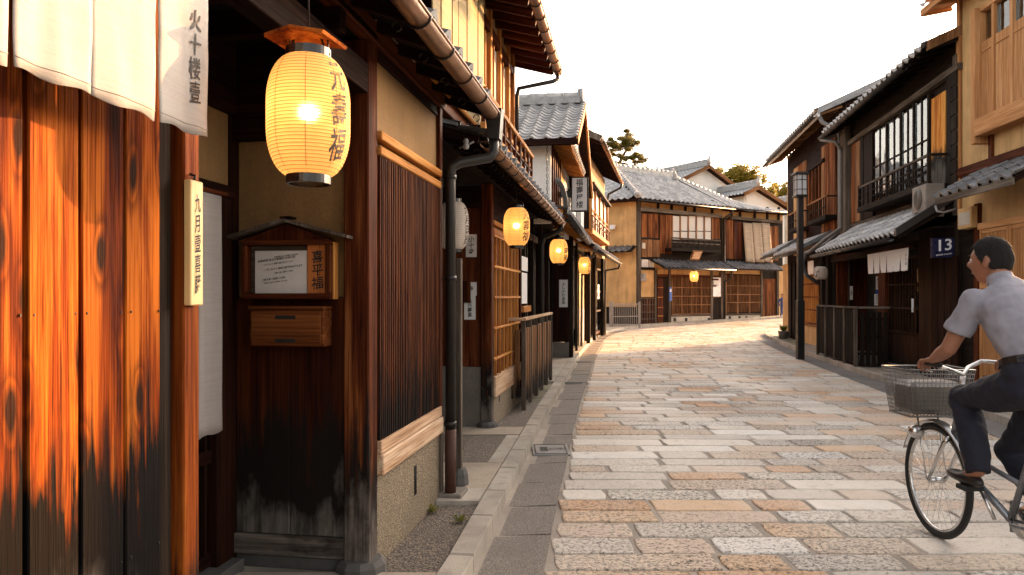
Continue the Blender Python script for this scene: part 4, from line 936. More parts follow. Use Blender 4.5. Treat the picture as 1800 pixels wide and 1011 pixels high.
tiles(S,(XL,ye_,ze),(.24,0,0),(0,(yr-ye_)/14,(zr_-ze)/14),int((X1-XL)/.24),14,M['tile'],True,.03,th=.028)
m=MB(); m.prism([(XL,ye_+.02,ze-.05),(XL,yr,zr_-.05),(XL,yr+2.6,ze-.3),(XL,yr+2.6,ze-.36),(XL,yr,zr_-.11),(XL,ye_+.02,ze-.11)],(X1-XL-.02,0,0),gax=0); m.build('roof_deck',M['dark'],S)
tiles(S,(XL,yr+2.6,ze-.22),(.24,0,0),(0,-.16,(zr_-ze+.2)/16.2),int((X1-XL)/.24),16,M['tile'],False,.03,th=.028)
m=MB(); m.box(XL,X1,ye_-.02,ye_+.03,ze-.10,ze-.0,.004); m.build('eave_board',M['dark'],S)
ridge(S,(XL,yr,zr_-.02),(X1-.1,yr,zr_-.02),M['tile'],.17,.24)
m=MB(); m.prism([(X1-.30,ye_+.35,ze-.0),(X1-.30,yr,zr_-.12),(X1-.30,yr+2.6,ze-.36),(X1-.30,yr+2.6,2.6),(X1-.30,15.8,2.6),(X1-.30,15.8,ze+.0)],(.10,0,0)); m.build('gable_wall',M['white'],S)
for a,b in(((ye_,ze-.06),(yr,zr_-.06)),((yr,zr_-.06),(yr+2.6,ze-.32))):
    m=MB(); m.beam((X1-.01,a[0],a[1]),(X1-.01,b[0],b[1]),.035,.12); m.build('bargeboard',M['lit'],S)
# lower side eave facing the street
xs0=xr-.02; xs1=FL.fx(1021,14.5)
eave(S,xs0,xs1,3.98,3.86,k0-.1,15.7,M['redclean'],M['lit'],.2,.02,.035,.045,'side_soffit')
tiles(S,(xs1+.02,k0-.1,3.92),(0,.22,0),(-.15,0,.05),15,2,M['tile'],False,.03)
m=MB(); m.tube([(xs1,15.7,3.83),(xs1-.02,15.72,3.72),(xs1-.4,15.75,3.6)],.03,8); m.build('side_pipe',M['pipe'],S)
t=thing('rain_chain','thin black rain chain hanging before the white storehouse wall','chain',FL,(FL.fx(962,ye_),ye_,3.9))
xx=FL.fx(962,12.1)
for k in range(24): 
    z=3.86-k*.052; m=MB(); a=(k%2)*PI/2; m.tube([(xx+.016*math.cos(q*PI/3)*math.cos(a),12.1+.016*math.cos(q*PI/3)*math.sin(a),z+.030*math.sin(q*PI/3)) for q in range(6)],.006,4,closed=True); m.build('chain_link',M['iron'],t)
# hanging sign
ys_=13.6; X0,X1=FL.fx(1004,ys_),FL.fx(1034,ys_); Z0,Z1=FL.fz(372,.4,ys_),FL.fz(311,.4,ys_)
t=thing('hanging_sign','white vertical shop sign in a dark frame with brush characters, on a wall bracket','sign',FL,((X0+X1)/2,ys_,Z0))
MB().box(X0+.02,X1-.02,ys_-.03,ys_+.05,Z0+.02,Z1-.02,.002).build('sign_face',M['paper'],t)
for b in((X0,X1,Z0,Z0+.02),(X0,X1,Z1-.02,Z1)): one(t,'frame_bar',M['black'],b[0],b[1],ys_-.04,ys_+.06,b[2],b[3])
for b in((X0,X0+.019),(X1-.019,X1)): one(t,'frame_bar',M['black'],b[0],b[1],ys_-.039,ys_+.059,Z0+.021,Z1-.021)
m=MB(); m.text(T_SIGN,((X0+X1)/2,ys_-.0325,(Z0+Z1)/2),(1,0,0),(0,0,1),(Z1-Z0)*.21,seed=5); m.build('lettering',M['ink'],t)
m=MB(); m.box(X0-.35,X0-.001,ys_,ys_+.03,(Z0+Z1)/2-.05,(Z0+Z1)/2+.07,.003); m.build('bracket',M['iron'],t)
# ---- house D
Dh=thing('timber_house','ochre two-storey house with projecting window box and dark deep eaves, last on the left','house',FD,(0,18.8,.1))
d0,d1=18.9,24.9
one(Dh,'upper_wall',M['ochre'],-.12,0,d0,d1,2.6,5.2); one(Dh,'side_wall',M['black'],-3,-.121,d0,d0+.1,2.6,5.6); one(Dh,'ground_wall',M['void'],-.5,-.42,d0,d1,.1,2.7)
one(Dh,'end_wall',M['ochre'],-3,-.121,d1-.1,d1,.1,5.3)
for p in(1036,1046,1060,1064): yy=FD.fy(p,-.02); one(Dh,'ground_post',M['black'],-.1,0,yy,yy+.12,.1,2.6)
one(Dh,'ground_post',M['grey'],-.1,0.02,d1-.12,d1,.1,2.6)
yg=FD.fy(1048,-.1); yh2=FD.fy(1059,-.1); one(Dh,'glass_door',M['glass'],-.12,-.10,yg,yh2,.3,2.2); one(Dh,'door_panel',M['redclean'],-.14,-.121,yg,yh2,.2,.9)
for z in(.9,1.5,2.2): one(Dh,'door_rail',M['grey'],-.13,-.09,yg,yh2,z,z+.06)
paper('small white poster in the glass door of the last house on the left',FD,(-.085,yg+.3,1.3),(0,1,0),.5,.45,T_SMALL,.12)
zD=2.42; e0,e1=FD.fy(1043,.5),FD.fy(1087,.5)
eave(Dh,-.0,.5,zD+.32,zD+.04,e0,e1,M['dark'],M['redclean'],.35)
tiles(Dh,(.53,e0,zD+.08),(0,.27,0),(-.2,0,.11),int((e1-e0)/.27),3,M['tiled'],False,.03)
gutter(Dh,.56,zD,e0,e1,.05,M['pipe'],.8,hooks=False)
m=MB(); m.tube([(.56,e1-.05,zD-.02),(.5,e1-.05,zD-.15),(.1,e1-.05,zD-.22),(.05,e1-.05,.2)],.035,8); m.build('downpipe',M['pipe'],Dh)
# top eaves
zE=5.13; xe=FD.fx(1093,25)-.05; f0,f1=18.3,25.3
eave(Dh,-.3,xe,zE+.42,zE+.05,f0,f1,M['black'],M['dark'],.4,.03,.05,.07)
gutter(Dh,xe+.04,zE,f0,f1,.05,M['copper'],.9,hooks=False)
tiles(Dh,(xe+.04,f0,zE+.1),(0,.28,0),(-.25,0,.12),int((f1-f0)/.28),10,M['tile'],False,.03)
m=MB(); m.prism([(-2.4,f0-.02,zE+1.25),(xe,f0-.02,zE-.02),(xe,f0-.02,zE+.14),(-2.4,f0-.02,zE+1.42)],(0,.08,0)); m.build('verge_board',M['grey'],Dh)
m=MB(); m.prism([(-2.6,f0,zE+1.30),(-.3,f0,zE+.4),(-.3,f0,zE+.44),(-2.6,f0,zE+1.36)],(0,f1-f0,0)); m.build('roof_deck',M['dark'],Dh)
m=MB(); m.tube([(xe+.04,f1-.1,zE-.03),(xe,f1-.1,zE-.15),(.1,f1-.1,zE-.35),(.05,f1-.1,zE-.6),(.05,f1-.1,2.7)],.04,8); m.build('roof_pipe',M['pipe'],Dh)
# window box
w0,w1=FD.fy(1042,.22),FD.fy(1071,.22); zA,zBt=FD.fz(398,.22,w0),FD.fz(300,.2,w0)
wb=MB().box(.0,.22,w0,w1,2.98,3.10,.004).build('window_box',M['lit'],Dh)
one(Dh,'window_shade',M['black'],0,.28,w0-.1,w1+.1,4.22,4.28)
for k in range(5): yy=w0+(w1-w0)*k/4; one(Dh,'window_post',M['lit'],.13,.18,yy-.03,yy+.03,3.10,4.22)
one(Dh,'window_pane',M['curt'],.11,.12,w0,w1,3.10,4.22); 
for z in(3.62,): one(Dh,'window_rail',M['lit'],.14,.17,w0,w1,z,z+.03)
one(Dh,'railing',M['redclean'],.20,.235,w0,w1,3.42,3.46); one(Dh,'railing',M['redclean'],.20,.23,w0,w1,3.28,3.30)
for k in range(9): yy=w0+(w1-w0)*k/8; one(Dh,'railing_post',M['redclean'],.205,.228,yy-.014,yy+.014,3.10,3.42)
one(Dh,'window_side',M['black'],0,.2,w0-.02,w0,3.1,4.22)
# ================================================================ FAR CORNER HOUSES
def RE(T,name,mat,p0,p1,q0,q1,y0=-.02,y1=.03,c=.003):
    """facade rectangle on the far front: columns p0..p1, rows q0..q1 of the survey"""
    a,b=FE.fx(p0,y0),FE.fx(p1,y0); xm=(a+b)/2; return MB().box(a,b,y0,y1,FE.fz(q1,xm,y0),FE.fz(q0,xm,y0),c).build(name,mat,T)
E_=thing('corner_house','ochre and dark timber house with white-papered upper windows across the bend','house',FE,(0,0,.2))
xe1=FE.fx(1272,0); 
one(E_,'front_wall',M['ochre'],0,xe1,.06,.2,.1,5.3); 
# left wall
lw=MB(); L=3.2; lw.prism([(0,.0,.1),(-.38*L,.92*L,.1),(-.38*L,.92*L,5.3),(0,.0,5.3)],(.15,.06,0)); lw.build('side_wall',M['ochre2'],E_)
lw=MB(); lw.prism([(-.02,.0,.1),(-.02-.38*L,.92*L,.1),(-.02-.38*L,.92*L,.95),(-.02,.0,.95)],(.015,.006,0)); lw.build('dark_dado',M['black'],E_)
RE(E_,'corner_post',M['grey'],1121,1127,352,576,-.06,.05)
# upper storey
zeE=FE.fz(352,.3,-.4)
for p in(1158,1182,1206,1222,1253): RE(E_,'upper_post',M['black'],p-1.5,p+1.5,352,375,-.01,.06)
RE(E_,'lintel_shade',M['grey'],1127,1270,371,377,-.14,.05); 
RE(E_,'shutter_board',M['shut'],1128,1157,376,419); RE(E_,'dark_panel',M['black'],1128,1270,377,458,.0,.055)
for a,b in((1128,1137),(1138,1147),(1148,1157)): RE(E_,'shutter_board',M['shut'],a,b,376,419,-.04,-.021)
for a,b in((1161,1169),(1170,1177),(1177.6,1181)): RE(E_,'shutter_board',M['shut'],a,b,378,446,-.06,-.01)
for a,b in((1128,1137),(1138,1147),(1148,1160)): RE(E_,'lower_shutter_board',M['fence'],a,b,421,452,-.03,.0)
RE(E_,'cross_rail',M['black'],1127,1161,418,421,-.05,.0)
for a,b in((1128,1140),(1142,1150)): RE(E_,'small_pane',M['curt'],a,b,456,470,.0,.05)
RE(E_,'cross_rail',M['black'],1127,1152,453,456,-.03,.05); RE(E_,'cross_rail',M['black'],1127,1152,470,474,-.03,.05)
RE(E_,'balcony_shutter',M['shut'],1253,1265,380,420,-.03,.0)
for k in range(5):
    a=1182+k*14.1+1.2; b=1182+(k+1)*14.1-1; 
    if k==4: b-=2
    RE(E_,'paper_screen',M['curt'],a,b,380,421,-.012,-.005); RE(E_,'screen_bar',M['black'],a,b,406,407.3,-.022,-.013)
for k in range(6): RE(E_,'window_post',M['fence'],1182+k*14.1-1,1182+k*14.1+1,379,421,-.04,-.005)
RE(E_,'balcony_floor',M['black'],1180,1268,438,443,-.42,.0); RE(E_,'balcony_rail',M['grey'],1180,1267,419.5,422,-.42,-.38); RE(E_,'balcony_rail',M['grey'],1180,1267,427,428.6,-.41,-.385)
for k in range(10): RE(E_,'baluster',M['black'],1181+k*9.3,1183+k*9.3,421,439,-.41,-.39)
# middle awning
a0,a1=FE.fx(1152,-.3),FE.fx(1276,-.3)
zA0=FE.fz(472,(a0+a1)/2,-.75)
tiles(E_,(a0,-.78,zA0),(.25,0,0),(0,.26,.12),int((a1-a0)/.25),3,M['tiled'],False,.03)
m=MB(); m.prism([(a0,-.8,zA0-.05),(a0,.0,zA0+.30),(a0,.0,zA0+.34),(a0,-.8,zA0-.0)],(a1-a0,0,0)); m.build('awning_deck',M['black'],E_)
m=MB(); m.tube([(a0,-.82,zA0-.04),(a1,-.82,zA0-.04)],.04,8); m.build('awning_gutter',M['pipe'],E_)
# strip roof on the left wall
c0=V((-.02,0,FE.fz(442,0,0))); U2=V((-.38,.92,0))
tiles(E_,c0+V((-.5,-.1,0)),U2*.27,V((.92,.38,0))*.24+V((0,0,.12)),11,2,M['tiled'],False,.03)
m=MB(); m.prism([c0+V((-.46,-.19,-.05)),c0+V((0,0,.2)),c0+U2*3.1+V((0,0,.2)),c0+U2*3.1+V((-.46,-.19,-.05))],(0,0,.03)); m.build('strip_deck',M['black'],E_)
# ground floor
RE(E_,'ochre_panel',M['ochre2'],1127,1152,475,522,-.0,.055); RE(E_,'dado_lattice_back',M['redclean'],1127,1152,523,574,.0,.055)
for k in range(6): RE(E_,'dado_slat',M['grey'],1128+k*4.6,1129.4+k*4.6,524,574,-.03,-.0)
for q in(524,535,548,560): RE(E_,'dado_rail',M['grey'],1127,1152,q,q+1.4,-.035,.0)
for p in(1153,1178,1252,1270): RE(E_,'ground_post',M['grey'],p-2,p+1.6,474,570,-.05,.06)
RE(E_,'doorway',M['black'],1154,1177,475,571,.03,.058); RE(E_,'door',M['redclean'],1156,1166,489,569,.0,.028)
for q in(505,522,540,555): RE(E_,'door_rail',M['lit'],1156,1166,q,q+1,-.01,.0)
RE(E_,'transom_plaster',M['ochre'],1156,1250,474,483,-.005,.056); RE(E_,'lattice_back',M['dark'],1181,1250,484,553,.02,.056)
RE(E_,'lintel',M['redclean'],1154,1268,483.5,487,-.03,.03)
a,b=FE.fx(1182,-.01),FE.fx(1249,-.01); xm=(a+b)/2; slatsx(E_,'window_slat',-.01,a,b,FE.fz(552,xm,0),FE.fz(488,xm,0),30,.022,.02,M['fence'],.0005)
for k in range(5): RE(E_,'window_frame',M['fence'],1181+k*17.2,1182.3+k*17.2,487,553,-.04,-.015)
for q in(505,520,535,551): RE(E_,'window_rail',M['fence'],1181,1250,q,q+1.6,-.035,-.02)
RE(E_,'sill',M['grey'],1180,1251,552.5,555.5,-.06,.05); RE(E_,'foundation',M['base'],1180,1251,556,571,-.02,.055)
for p in(1186,1206,1246): RE(E_,'foundation_vent',M['void'],p-2,p+2.5,559,565,-.025,-.0)
RE(E_,'side_door',M['black'],1253.5,1268.5,523,569,-.01,.04); RE(E_,'white_board',M['wh'],1253.5,1267.5,488,521.5,-.03,.02)
# roof
RY=3.2; zR=FE.fz(301,1.76,RY); dz=(zR-zeE)/((RY+.4)/.27)
hx=lambda y:-.3+(y+.4)*(2.06/3.6)
n_c=int((xe1+.5)/.27)+2
tiles(E_,(-.45,-.42,zeE+.06),(.27,0,0),(0,.27,dz),n_c,13,M['tile'],False,.034,skip=lambda i,j:(-.45+i*.27+.1)<hx(-.42+j*.27))
CL=V((-.35,-.42,zeE+.06)); W2=V((.92,.38,0))*.27; W2.z=(zR-zeE)/(3.31/.27)
def sk(i,j):
    p=CL+U2*.27*i+W2*j; return (p.x+.05)>hx(p.y) or (p.y>RY and p.x+.1>1.76-(p.y-RY)*.42)
tiles(E_,CL,U2*.27,W2,20,12,M['tile'],False,.034,skip=sk)
m=MB(); RS=V((1.76,RY,zR)); RE_=V((xe1+.2,RY,zR)); q=[V((-.35,-.42,zeE)),V((xe1+.3,-.42,zeE)),RE_,RS]
m.add([*q,V((-.35,-.42,zeE-.06)),V((xe1+.3,-.42,zeE-.06))],[[0,1,2,3],[4,5,1,0]])
e=q[0]+U2*5; m.add([q[0],RS,RS+U2*4+V((0,0,0)),e,V((-.35,-.42,zeE-.06)),e-V((0,0,.06))],[[0,1,2,3],[4,0,3,5]]); 
m.add([V((-.35,-.42,zeE-.06)),V((xe1+.3,-.42,zeE-.06)),V((xe1+.3,.1,zeE+.1)),V((0,.1,zeE+.1)),e-V((0,0,.06)),V((0,0,zeE+.1))+U2*4],[[0,1,2,3],[0,3,5,4]])
m.add([RE_,RS,V((1.76,6.9,zeE)),V((xe1+.2,6.9,zeE))],[[0,1,2,3]]); m.add([V((-.35,-.36,zeE-.03)),V((xe1+.3,-.36,zeE-.03)),V((xe1+.3,6.9,zeE-.03)),V((1.7,6.9,zeE-.03)),q[0]+U2*5.0],[[0,1,2,3,4]]); m.build('roof_deck',M['dark'],E_); one(E_,'rear_wall',M['ochre'],-1,xe1,6.4,6.5,.1,zeE)
ridge(E_,V((-.32,-.38,zeE+.06)),RS,M['tile'],.15,.24,'hip_ridge'); ridge(E_,RS,RE_,M['tile'],.3,.3,'ridge')
m=MB(); m.tube([(-.35,-.5,zeE-.05),(xe1+.2,-.5,zeE-.05)],.035,8); m.build('gutter',M['pipe'],E_)
m=MB(); m.tube([(xe1,-.5,zeE-.05),(xe1,-.45,zeE-.2),(xe1-.05,-.08,zeE-.4),(xe1-.05,-.08,2.9),(xe1+.1,-.35,2.5),(xe1+.1,-.35,2.2),(xe1-.02,-.08,2.0),(xe1-.02,-.08,.2)],.04,8); m.build('downpipe',M['pipe'],E_)
t=thing('wall_lamp','small white box lamp on the ochre side wall across the bend','lamp',FE,(0,0,4)); p=V((-.45,.92,FE.fz(400,-.45,.9))); MB().box(p.x-.12,p.x+.03,p.y-.12,p.y+.08,p.z-.08,p.z+.1,.01).build('body',M['wh'],t)
t=thing('meter_box','pale box on the boards under the upper shutters of the far corner house','meter box',FE,(.2,-.05,3.4)); RE(t,'body',M['base'],1129.5,1134.5,427,437,-.09,-.031)
t=thing('meter_box','grey electric meter box on the ochre panel of the far corner house','meter box',FE,(.2,-.05,2.4)); RE(t,'body',M['galv'],1127.5,1136,483,494,-.12,-.001); RE(t,'cover',M['galv'],1131,1136,481,489,-.16,-.121)
t=thing('blue_sign','narrow blue vertical sign plate on the post beside the far red door','sign',FE,(1.6,-.06,1.9)); RE(t,'plate',M['blue'],1177,1181,505,529,-.09,-.051,.001); RE(t,'white_band',M['wh'],1177.6,1180.4,508,513,-.093,-.0905,.0005)
t=thing('wooden_signboard','weathered wooden signboard leaning over the awning tiles of the corner house','signboard',FE,(3,-.5,3))
x_=FE.fx(1223,-.6); zq=FE.fz(449,x_,-.6); m=MB(); m.ebox(Matrix.Translation((x_,-.62,zq))@Matrix.Rotation(rad(28),4,'X'),.28,.03,.21,.01); m.build('frame',M['fence'],t)
m=MB(); m.ebox(Matrix.Translation((x_,-.655,zq))@Matrix.Rotation(rad(28),4,'X'),.22,.012,.15,.005); m.build('panel',M['pale'],t)
t=thing('wall_notice','small framed notice with a little roof on the white board of the corner house','notice',FE,(5,-.05,1.8)); RE(t,'sheet',M['paper'],1254.5,1262,493,500,-.06,-.031); RE(t,'small_roof',M['redclean'],1253,1263.5,490,492.8,-.10,-.031); RE(t,'tray',M['rust'],1254,1260,501,504,-.08,-.031)
lx=FE.fx(1220,-.95); 
lantern('small orange lantern glowing under the awning of the far corner house',FE,(lx,-.95,FE.fz(486,lx,-.95)),.17,.43,None,True,0,14,None,False,24,hang=2.55)
# metal gate fence
g=thing('metal_fence','low grey metal picket fence closing the gap before the ochre side wall','fence',FW,(3.75,28.3,.15))
ga,gb=V((3.72,28.0,.16)),V((4.92,28.55,.16)); zt=1300
H=.92
dg=(gb-ga).normalized()
for z in(.10,.45,H): m=MB(); m.beam(ga+V((0,0,z)),gb+V((0,0,z)),.03,.035); m.build('rail',M['galv'],g)
m0=MB(); m0.box(-.012,.012,-.008,.008,.1,H,.001); me=settle(m0.mesh('picket'),M['galv'])
for k in range(15): inst('picket',me,g,tuple(ga+(gb-ga)*(k+.5)/15))
for p in(ga,ga+(gb-ga)*.08,gb): m=MB(); m.box(p.x-.035,p.x+.035,p.y-.03,p.y+.03,.1,H+.25,.004); m.build('post',M['galv'],g)
# ---- second far house F
F_=thing('end_house','dark timber house with three long bamboo blinds and brown lattice across the bend','house',FE,(xe1,0,.3))
xf0=xe1+.02; xf1=FE.fx(1378,0)
one(F_,'front_wall',M['ochre'],xf0,xf1,.06,.2,.1,5.2); one(F_,'end_wall',M['ochre'],xf1-.1,xf1,.2,5.8,.1,5.2); one(F_,'rear_wall',M['ochre'],xf0,xf1,5.8,5.9,.1,5.0)
zf=FE.fz(376,xf1,-.4)
for p in(1287,1302,1328,1350,1370): RE(F_,'upper_post',M['black'],p-1.3,p+1.3,364,388,-.01,.06)
RE(F_,'lintel_shade',M['grey'],1286,1376,384,389,-.14,.05); RE(F_,'upper_back',M['black'],1273,1376,388,466,.0,.055)
for a,b in((1273.5,1281),(1281.6,1289)): RE(F_,'shutter_board',M['shut'],a,b,387,455,-.06,-.01)
for a,b in((1290.5,1297),(1297.6,1305)): RE(F_,'shutter_board',M['redclean'],a,b,390,456,-.045,-.01)
for a,b in((1354,1361),(1361.5,1368)): RE(F_,'shutter_board',M['shut'],a,b,398,458,-.05,-.01)
for i,(a,b) in enumerate(((1306,1321.4),(1322,1337.4),(1338,1353))):
    x0_,x1_=FE.fx(a,-.1),FE.fx(b,-.1); t=thing('bamboo_blind',['leftmost','middle','rightmost'][i]+' of three pale bamboo blinds hanging on the far end house','blind',FE,(x0_,-.1,4.9),'bamboo blinds on the far end house')
    zA_,zB_=FE.fz(392,(x0_+x1_)/2,-.1),FE.fz(461,(x0_+x1_)/2,-.1); m=MB(); m.sheet(lambda u,v:V((x0_+(x1_-x0_)*u,-.10-.16*(1-v)-.01*math.sin(u*7),zB_+(zA_-zB_)*v)),6,8); o=m.build('reed_mat',M['blind2'],t); so=o.modifiers.new('s','SOLIDIFY'); so.thickness=.01
    m=MB(); m.tube([(x0_,-.27,zB_),(x1_,-.27,zB_)],.012,6); m.build('bottom_rod',M['fence'],t)
a0,a1=FE.fx(1277,-.3),FE.fx(1369,-.3); zA0=FE.fz(474,(a0+a1)/2,-.75)
tiles(F_,(a0,-.78,zA0),(.25,0,0),(0,.26,.12),int((a1-a0)/.25),3,M['tiled'],False,.03)
m=MB(); m.prism([(a0,-.8,zA0-.05),(a0,.0,zA0+.30),(a0,.0,zA0+.34),(a0,-.8,zA0-.0)],(a1-a0,0,0)); m.build('awning_deck',M['black'],F_)
RE(F_,'transom_plaster',M['ochre'],1284,1340,475,482,-.005,.056)
for p in(1274,1339.5,1368): RE(F_,'ground_post',M['grey'],p-1.8,p+1.5,474,563,-.05,.06)
RE(F_,'lattice_back',M['dark'],1276,1338,482,553,.02,.056)
a,b=FE.fx(1276,-.01),FE.fx(1338,-.01); xm=(a+b)/2; slatsx(F_,'window_slat',-.01,a,b,FE.fz(549,xm,0),FE.fz(484,xm,0),30,.024,.02,M['fence'],.0005)
for k in range(4): RE(F_,'window_frame',M['fence'],1276+k*20.5,1277.4+k*20.5,483,553,-.04,-.015)
for q in(502,517,531): RE(F_,'window_rail',M['fence'],1276,1338,q,q+1.4,-.035,-.02)
RE(F_,'sill',M['grey'],1275,1339,551,554,-.06,.05); RE(F_,'foundation',M['base'],1275,1338,554.5,567,-.02,.055)
for p in(1283,1300,1312): RE(F_,'foundation_vent',M['void'],p-2,p+2,556,561.5,-.025,-.0)
RE(F_,'doorway',M['black'],1341,1367,475,560,.03,.058)
for a,b in((1341,1348),(1348.5,1356),(1356.5,1363)): RE(F_,'door_board',M['shut'],a,b,490,560,-.01,.028)
Ep0=V((xf0-.1,-.42,zeE+.02)); Ep1=V((xf1+.3,-.42,zf+.1)); dpt=2.6; zRF=zeE+(zR-zeE)*3.02/3.6+.04
xr0=FE.fx(1168,dpt); xr1=xf1+.3; zr1=FE.fz(368,xr1,dpt); zr1=max(zr1,zf+.35); zr0=zRF
nc=int((Ep1.x-Ep0.x)/.27)
m=MB(); 
for j in range(10):
    v0=j/10
    for i in range(nc):
        u0=i/nc; A0=Ep0.lerp(Ep1,u0); A1=Ep0.lerp(Ep1,u0+1/nc); B0=V((xf0-.1,dpt,zr0)).lerp(V((xr1,dpt,zr1)),u0); P=A0.lerp(B0,v0); U=(A1-A0); W=(B0-A0)/10; tile_geo(m,P,U,W,U.cross(W).normalized(),.034)
m.build('roof_tiles',M['tile'],F_,'stuff')
m=MB(); m.add([Ep0-V((0,0,.06)),Ep1-V((0,0,.06)),V((xr1,dpt,zr1-.06)),V((xf0-.1,dpt,zr0-.06)),V((xf0,.1,zeE+.1)),V((xr1,.1,zf+.2)),V((xf0,6,4)),V((xr1,6,4))],[[0,1,2,3],[0,4,5,1],[3,2,7,6]]); m.add([Ep0-V((0,0,.09)),Ep1-V((0,0,.09)),V((xr1,6,zf-.1)),V((xf0-.1,6,zeE-.1))],[[0,1,2,3]]); m.add([Ep1-V((0,0,.09)),V((xr1,dpt,zr1-.06)),V((xr1,6,zf-.1))],[[0,1,2]]); m.build('roof_deck',M['dark'],F_)
ridge(F_,V((xf0-.3,dpt,zr0)),V((xr1,dpt,zr1)),M['tile'],.22,.26)
m=MB(); m.tube([(xf0,-.5,zeE-.02),(xr1,-.5,zf+.04)],.035,8); m.build('gutter',M['pipe'],F_)
m=MB(); m.beam((xf0-.12,-.4,zeE+.06),(xf0-.12,dpt,zr0+.04),.09,.12,.02); m.build('verge_tiles',M['tiled'],F_)
# ---- gabled houses behind
def gable(label,apex,gd,rd,wl,wr,slope,rl,wallm,base_z,name='gabled_house',win=False):
    a=V(apex); gd=V((*gd,0)).normalized(); rd=V((*rd,0)).normalized(); t=thing(name,label,'house',FW,(a.x,a.y,.5)); dn=V((0,0,-1))
    Lp=a-gd*wl+dn*slope*wl; Rp=a+gd*wr+dn*slope*wr; b=rd*rl; f=rd*.35
    m=MB(); m.prism([a+f+dn*.12,Lp+f+gd*.35+dn*.0,V((Lp.x+f.x+gd.x*.35,Lp.y+f.y+gd.y*.35,base_z)),V((Rp.x+f.x-gd.x*.35,Rp.y+f.y-gd.y*.35,base_z)),Rp+f-gd*.35],rd*.1); m.build('gable_wall',wallm,t)
    for P in(Lp,Rp):
        m=MB(); q=[a,P,P+b,a+b]; m.prism([p+dn*.04 for p in q],dn*.1); m.build('roof_deck',M['dark'],t)
        W=(a-P)/ max(1,round((a-P).length/.27)); nr=max(1,round((a-P).length/.27)); nu=int(rl/.27); tiles(t,P,rd*.27,W,nu,nr,M['tile'],False,.034)
        m=MB(); m.beam(a-rd*.02+dn*.05,P-rd*.02+dn*.05,.06,.20,.01); m.build('bargeboard',M['fence'],t)
    ridge(t,a-rd*.0,a+b,M['tile'],.34,.34)
    for P in(Lp,Rp):
        e=P+gd*(.4 if P is Lp else -.4)+f; m=MB(); m.prism([e,V((e.x,e.y,base_z)),V((e.x+rd.x*rl,e.y+rd.y*rl,base_z)),e+rd*rl],gd*.05); m.build('side_wall',wallm,t)
    return t
gable('house with a broad white gable and brown bargeboards rising behind the corner house roof',(11.2,42,FW.fz(291,0,42)),(.85,.53),(-.53,.85),2.4,3.0,.44,4.2,M['white'],1.0)
gable('small gabled house with grey tiles at the right edge of the far roofs',(FW.fx(1333,40),40,FW.fz(328,0,40)),(.9,.42),(-.42,.9),1.0,2.6,.42,4,M['white'],1.0)
t=gable('pale flat-fronted house in the gap beside the right row',(FW.fx(1402,43),43,FW.fz(352,0,43)),(.95,.3),(-.3,.95),2.2,3.0,.2,5,M['base'],.5)
# ---- hill, trees
mb=MB(); n=40
def hillz(x,y): 
    d=(y-300)/400; return 4+ (62+26*noise.noise(V((x/260,y/300,0)))+9*noise.noise(V((x/60,y/60,3)))) *max(0,math.sin(min(1,max(0,d))*PI/2))*(.35+.65*min(1,max(0,(x+100)/260)))
vs=[];nx,ny=70,24
for j in range(ny+1):
    for i in range(nx+1):
        x=-500+1500*i/nx; y=300+500*j/ny; vs.append((x,y,hillz(x,y)+RN.uniform(-1.5,1.5)))
mb.add(vs,[[j*(nx+1)+i,j*(nx+1)+i+1,(j+1)*(nx+1)+i+1,(j+1)*(nx+1)+i] for j in range(ny) for i in range(nx)],None,0,True)
s=NT('wooded_hill'); nn=s.noise(s.coord((1,1,1),'pos'),.12,5); s.finish(s.ramp(nn,[(.35,(.03,.05,.02)),(.65,(.09,.10,.04))]),.9,nn,1.,3.); M['hill']=s.m
setting('hill',mb,M['hill'])
M['needle']=leafm('pine_needles',(.06,.07,.012),(.32,.23,.035)); M['leaf']=leafm('broad_leaves',(.14,.13,.015),(.50,.36,.045)); M['bark']=wood('pine_bark',[(.04,.02,.01),(.11,.06,.03),(.2,.12,.06)],.8)
def tree(label,base,trunkpts,rads,pads,mat,leaf,n_per,name='pine_tree',flat=.5):
    b=V(base); t=thing(name,label,'tree',FW,tuple(b)); m=MB(); m.tube([b+V(p) for p in trunkpts],rads,8)
    for (c,r) in pads:
        c=V(c); k=min(range(len(trunkpts)),key=lambda i:(V(trunkpts[i])-c).length+abs(trunkpts[i][2]-c.z+.3)); a=V(trunkpts[k]); mid=(a+c)/2+V((RN.uniform(-.1,.1),0,.1)); m.tube([b+a,b+mid,b+c-V((0,0,r*.1))],[.05,.035,.015],5)
        for q in range(4): e=c+V((RN.uniform(-1,1)*r*.8,RN.uniform(-1,1)*r*.7,RN.uniform(-.1,.2)*r)); m.tube([b+c-V((0,0,r*.1)),b+e],[.015,.006],4)
    m.build('trunk',M['bark'],t)
    m=MB()
    for (c,r) in pads:
        c=V(c); r*=1.2
        subs=[(c+V((RN.gauss(0,.55)*r,RN.gauss(0,.5)*r,RN.gauss(0,.3)*r*flat*2)),r*RN.uniform(.3,.6)) for _ in range(10)]
        for _ in range(int(n_per*r*r)):
            sc,sr=RN.choice(subs); d=V((RN.gauss(0,1),RN.gauss(0,1),RN.gauss(0,1))).normalized()*(RN.random()**.45)*sr; d.z*=flat; p=b+sc+d
            u=V((RN.gauss(0,1),RN.gauss(0,1),RN.gauss(0,.7)+.3)).normalized(); v=u.orthogonal().normalized(); L=leaf*RN.uniform(.6,1.4); wd=L*(.35 if mat=='needle' else .6)
            m.add([p-v*wd*.5,p+u*L*.5-v*wd*.1,p+v*wd*.5,p-u*L*.5],[[0,1,2,3]],None,0,False,RN.random()**1.5)
    m.build('crown',M[mat],t,'stuff'); return t
PZ=46.; k=PZ/FOC
def pp_(px,py,dy=0): return V(((px-1095)*k,dy,(380-py)*k))
